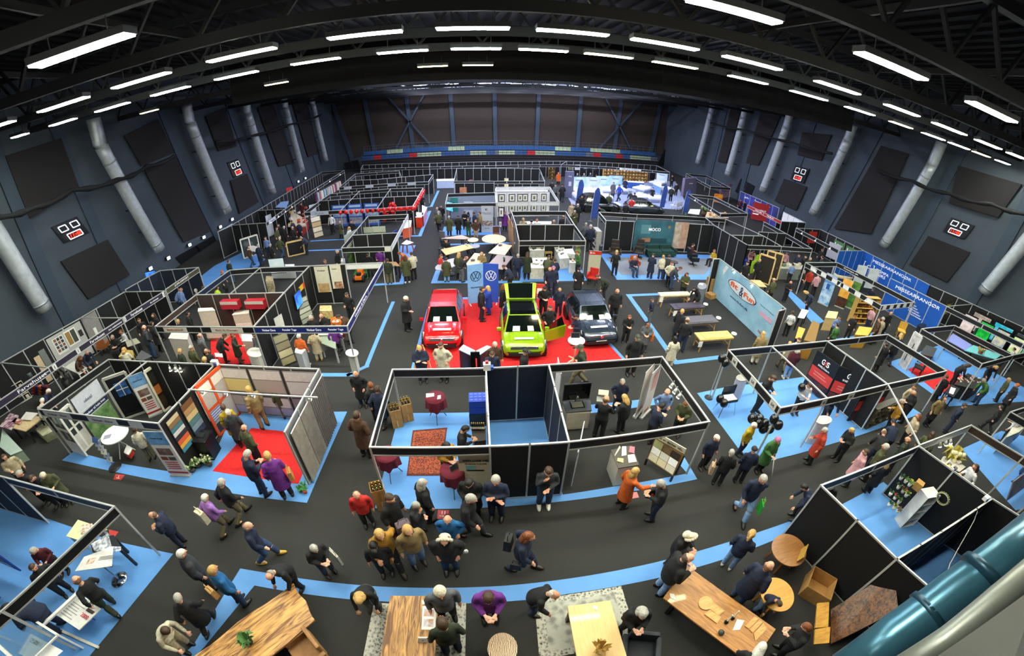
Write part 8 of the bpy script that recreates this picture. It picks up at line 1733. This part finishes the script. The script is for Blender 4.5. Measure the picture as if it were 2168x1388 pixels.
tv('blue glowing picture in the right wall row',gr(21,1080,480),gr(21,1200,520),.9,2.1,mat('3a6ae0',.4,emit=.5,kind='photo',col2='a8c8f8',scale=3),off=0);wallboard('wall_sign','red panel in the corner of the right wall row','sign',Pr['A'],Pr['B'],.55,.9,1.0,2.2,mat('b8302c',.5));board('display_board','grey metal railing sample in the right wall row','railing',gr(21,1230,600),gr(21,1340,650),.4,1.9,mat('9a98a4',.5,kind='slat',col2='c8c6d0',scale=5),[],.03,0)
Pu = B['purple'][1]
walltext('purple','A-B',[('gulv',.2,.8,.12,LW,.12),('Tapeter og gulve',.6,.85,.06,LW,.4)]);board('red_wall','large red display wall with white lettering at the far right','display wall',gr(21,500,210),gr(21,720,260),.2,2.3,mat('a8181c',.6),[('rulleborde',.45,.6,.09,LW,.3),('og terrasser',.55,.42,.09,LW,.35),(.05,.3,.3,.36,LW),(.05,.3,.45,.51,LW)],.04,0)
for ab,tx in (('F-E','MALER'),):fascia_text('purple',ab,tx,.35,.5,LW,.2);fascia_text('purple',ab,'TILBUD',.7,.5,LW,.2)
board('portrait_poster','blue portrait poster at the far right booth frame','poster',gr(26,1700,880),gr(26,1790,870),.3,2.4,ph('5a5a9c',.6,'d8a8a0',2),[],.03,0);poly_table('white covered table with dark goods at the far right',pq(24,((1890,770),(2040,790),(2060,720),(1920,715))),.8,WHITE,.05);plant('yellow and red flower display at the far right stall',g(*px(21,60,110),.8),0,.6,1.3,'6a4a2c','4a7a34',30,'e0c01c');board('yellow_board','yellow and orange picture board at the far right stall','display board',gr(21,130,90),gr(21,210,100),.8,1.9,ph('e8a81c',.6,'d8501c',3),[],.03,0);poly_table('long stall table of baked goods at the far right',pq(21,((60,180),(290,190),(270,140),(80,130))),.8,ph('c8a070',.7,'e0d0b0',5),.06)
for i in range(18):p = g(*px(21,80+random.uniform(0,190),140+random.uniform(0,40)),.85);t = thing('baked_goods','brown baked goods on the far right stall table','bread',p,0,'baked goods on the far right stall');MB().ball((0,0,.06),(.17,.13,.09),8).obj('loaf',mat(random.choice(['c8985a','a87040','e0c490','d8b04a']),.7),t,True)
plant('small green tree at the purple wall',g(*px(24,1910,320)),0,.4,1.4,'2a2c2a','2f6a34',20)
# ------------------------------------------------------------------ carried things
def carry(name,label,r,x,y,z,col,rz=0.0,**k):
    q = px(r,x,y);pos = g(*q,z);best = min(FOLKS,key=lambda o:math.hypot(*(u-v for u,v in zip(pj(world(o) @ Vector((0,0,z))),q))));M = world(best);off = {'backpack':[(0,-.27,1.0)],'shoulder_bag':[(.3,-.05,.72),(-.3,-.05,.72)]}.get(name,[(.32,.1,.42),(-.32,.1,.42)])
    P = min((M @ Vector(o) for o in off),key=lambda p:math.hypot(*(u-v for u,v in zip(pj(p),q))));return bag(label,P,P.z,col,best.rotation_euler.z+(PI/2 if name != 'backpack' else 0),name,**k)
carry('backpack','cream backpack on the lilac jacket',4,300,345,1.15,'c9bfa2',.3,w=.38,h=.46,d=.2);carry('backpack','small tan backpack on the teal blue jacket',4,408,850,1.1,'c89a5c',.4,w=.3,h=.34,d=.16);carry('shoulder_bag','tan leather bag on the purple coat in the curtain booth',3,810,1030,1.15,'c8924c',.2,w=.34,h=.36,d=.16);carry('tote_bag','white tote bag beside the phone user',4,1095,680,.7,'d8d2c0',.3,w=.42,h=.45,d=.08);carry('tote_bag','navy tote bag with an orange letter',6,1005,1265,.55,'1a1c44',.2,w=.44,h=.46,d=.06)
tt = bpy.data.objects['tote_bag.001'];text_on('N',tt.location+Vector((-.02,-.05,.24)),Vector((1,.1,0)),UPV,.26,mat('e0562c',.6),tt,width=.22,bold=.04)
carry('tote_bag','bright green bag in the hand of the scarf wearer',8,1410,320,.35,'2fc83c',.8,w=.36,h=.42,d=.06);carry('tote_bag','yellow bag at the side of the scarf wearer',8,1515,195,.7,'e0b81c',.2,w=.25,h=.35,d=.06);carry('backpack','black backpack on the ginger haired walker',7,1205,520,1.05,'17181b',1.8,w=.34,h=.46,d=.2);carry('shoulder_bag','black bag at the hip of the ginger haired walker',7,1160,640,.7,'141416',1.2,w=.3,h=.26,d=.12);carry('shoulder_bag','orange leather bag of the grey coat wearer near the blue car',18,1665,1010,.6,'c0601c',.2,w=.34,h=.3,d=.14);carry('shopping_bag','beige and red shopping bag beside the grey haired man',9,165,1150,.35,'c8a888',.3,w=.32,h=.38,d=.14);carry('backpack','purple grey backpack carried in the crowd before the wine booth',7,590,560,.8,'5a4a54',.5,w=.42,h=.46,d=.24);carry('shoulder_bag','orange bag at the side of the dark grey padded jacket',4,95,750,.7,'d8782c',.5,w=.24,h=.3,d=.1)
t = thing('white_cane','white cane of the green coat wearer','cane',g(*px(9,668,1215)));d = g(*px(9,690,1030),.95)-g(*px(9,668,1215));MB().tube([(0,0,0),d],.016,8).obj('shaft',WHITE,t,True);MB().tube([d,d*1.06],.024,8).obj('grip',DARK,t)
t = thing('work_gloves','pair of white gloves hanging from the parka wearer','gloves',g(*px(7,870,600),.9));MB().ball((0,0,0),(.06,.04,.1),10).obj('glove',WHITE,t,True);MB().ball((.05,.02,-.02),(.05,.04,.1),10).obj('glove',WHITE,t,True)
p = g(*px(14,1395,1060),1.25);t = bpy.data.objects.get('person')
for i,(x,y) in enumerate([(500,45),(640,115)]):pass
t = thing('wooden_easel','light wooden easel beside the crossed arms visitor','easel',g(*px(5,600,180)));
for s in (-1,1):MB().beam((s*.4,0,0),(s*.1,.15,1.3),.04).obj('leg',PALE,t)
MB().beam((-.35,.05,.6),(.35,.05,.6),.05).obj('crossbar',PALE,t)
# ------------------------------------------------------------------ booth lamps that really light the stands
k = 0
for bk,ab,n in (('farleft','G-F',4),('farleft','F-E',4),('balloon','E-I',2),('back','B-C',3),('blackc','B-C',2),('tree','A-D',3),('rightrow','A-D',3),('farright2','A-D',2),('art','D-C',2)):
    t0,PP = B[bk];a_,b2 = (PP[x] for x in ab.split('-'))
    for i in range(n):p = a_.lerp(b2,(i+.5)/n);spot('small warm spotlight on the fascias of the far booths',Vector((p.x,p.y,2.38)),(0,.3,-.9),e=45)['group'] = 'warm spotlights on the far booths'
# ------------------------------------------------------------------ make every person label point to one person
from collections import defaultdict
D_ = defaultdict(list)
for o_ in list(S.objects):
    if o_.parent is None and o_.get('label') and not (o_.get('group') and o_.get('category') != 'person'):D_[o_['label']].append(o_)
for lab,ls in D_.items():
    if len(ls) > 1:
        ls.sort(key=lambda o_:pj((o_.location.x,o_.location.y,max(.5,o_.location.z)))[0])
        for i,o_ in enumerate(ls):
            w_ = ('left' if i == 0 else 'right') if len(ls) == 2 else ('leftmost' if i == 0 else 'rightmost' if i == len(ls)-1 else '%s from left' % ords[i])
            o_['label'] = '%s %s' % (w_,lab) if len(ls) > 2 else '%s %s' % ('left hand' if i == 0 else 'right hand',lab)
for o_ in S.objects:
    if o_.get('category') == 'person':
        l = o_['label'].split()
        while len(l) > 16:
            for wd in ('standing','looking','down','visitors','wide','something','the','up'):
                if wd in l:l.remove(wd);break
            else:l = l[:16]
        o_['label'] = ' '.join(l)
        if 'group' in o_:del o_['group']
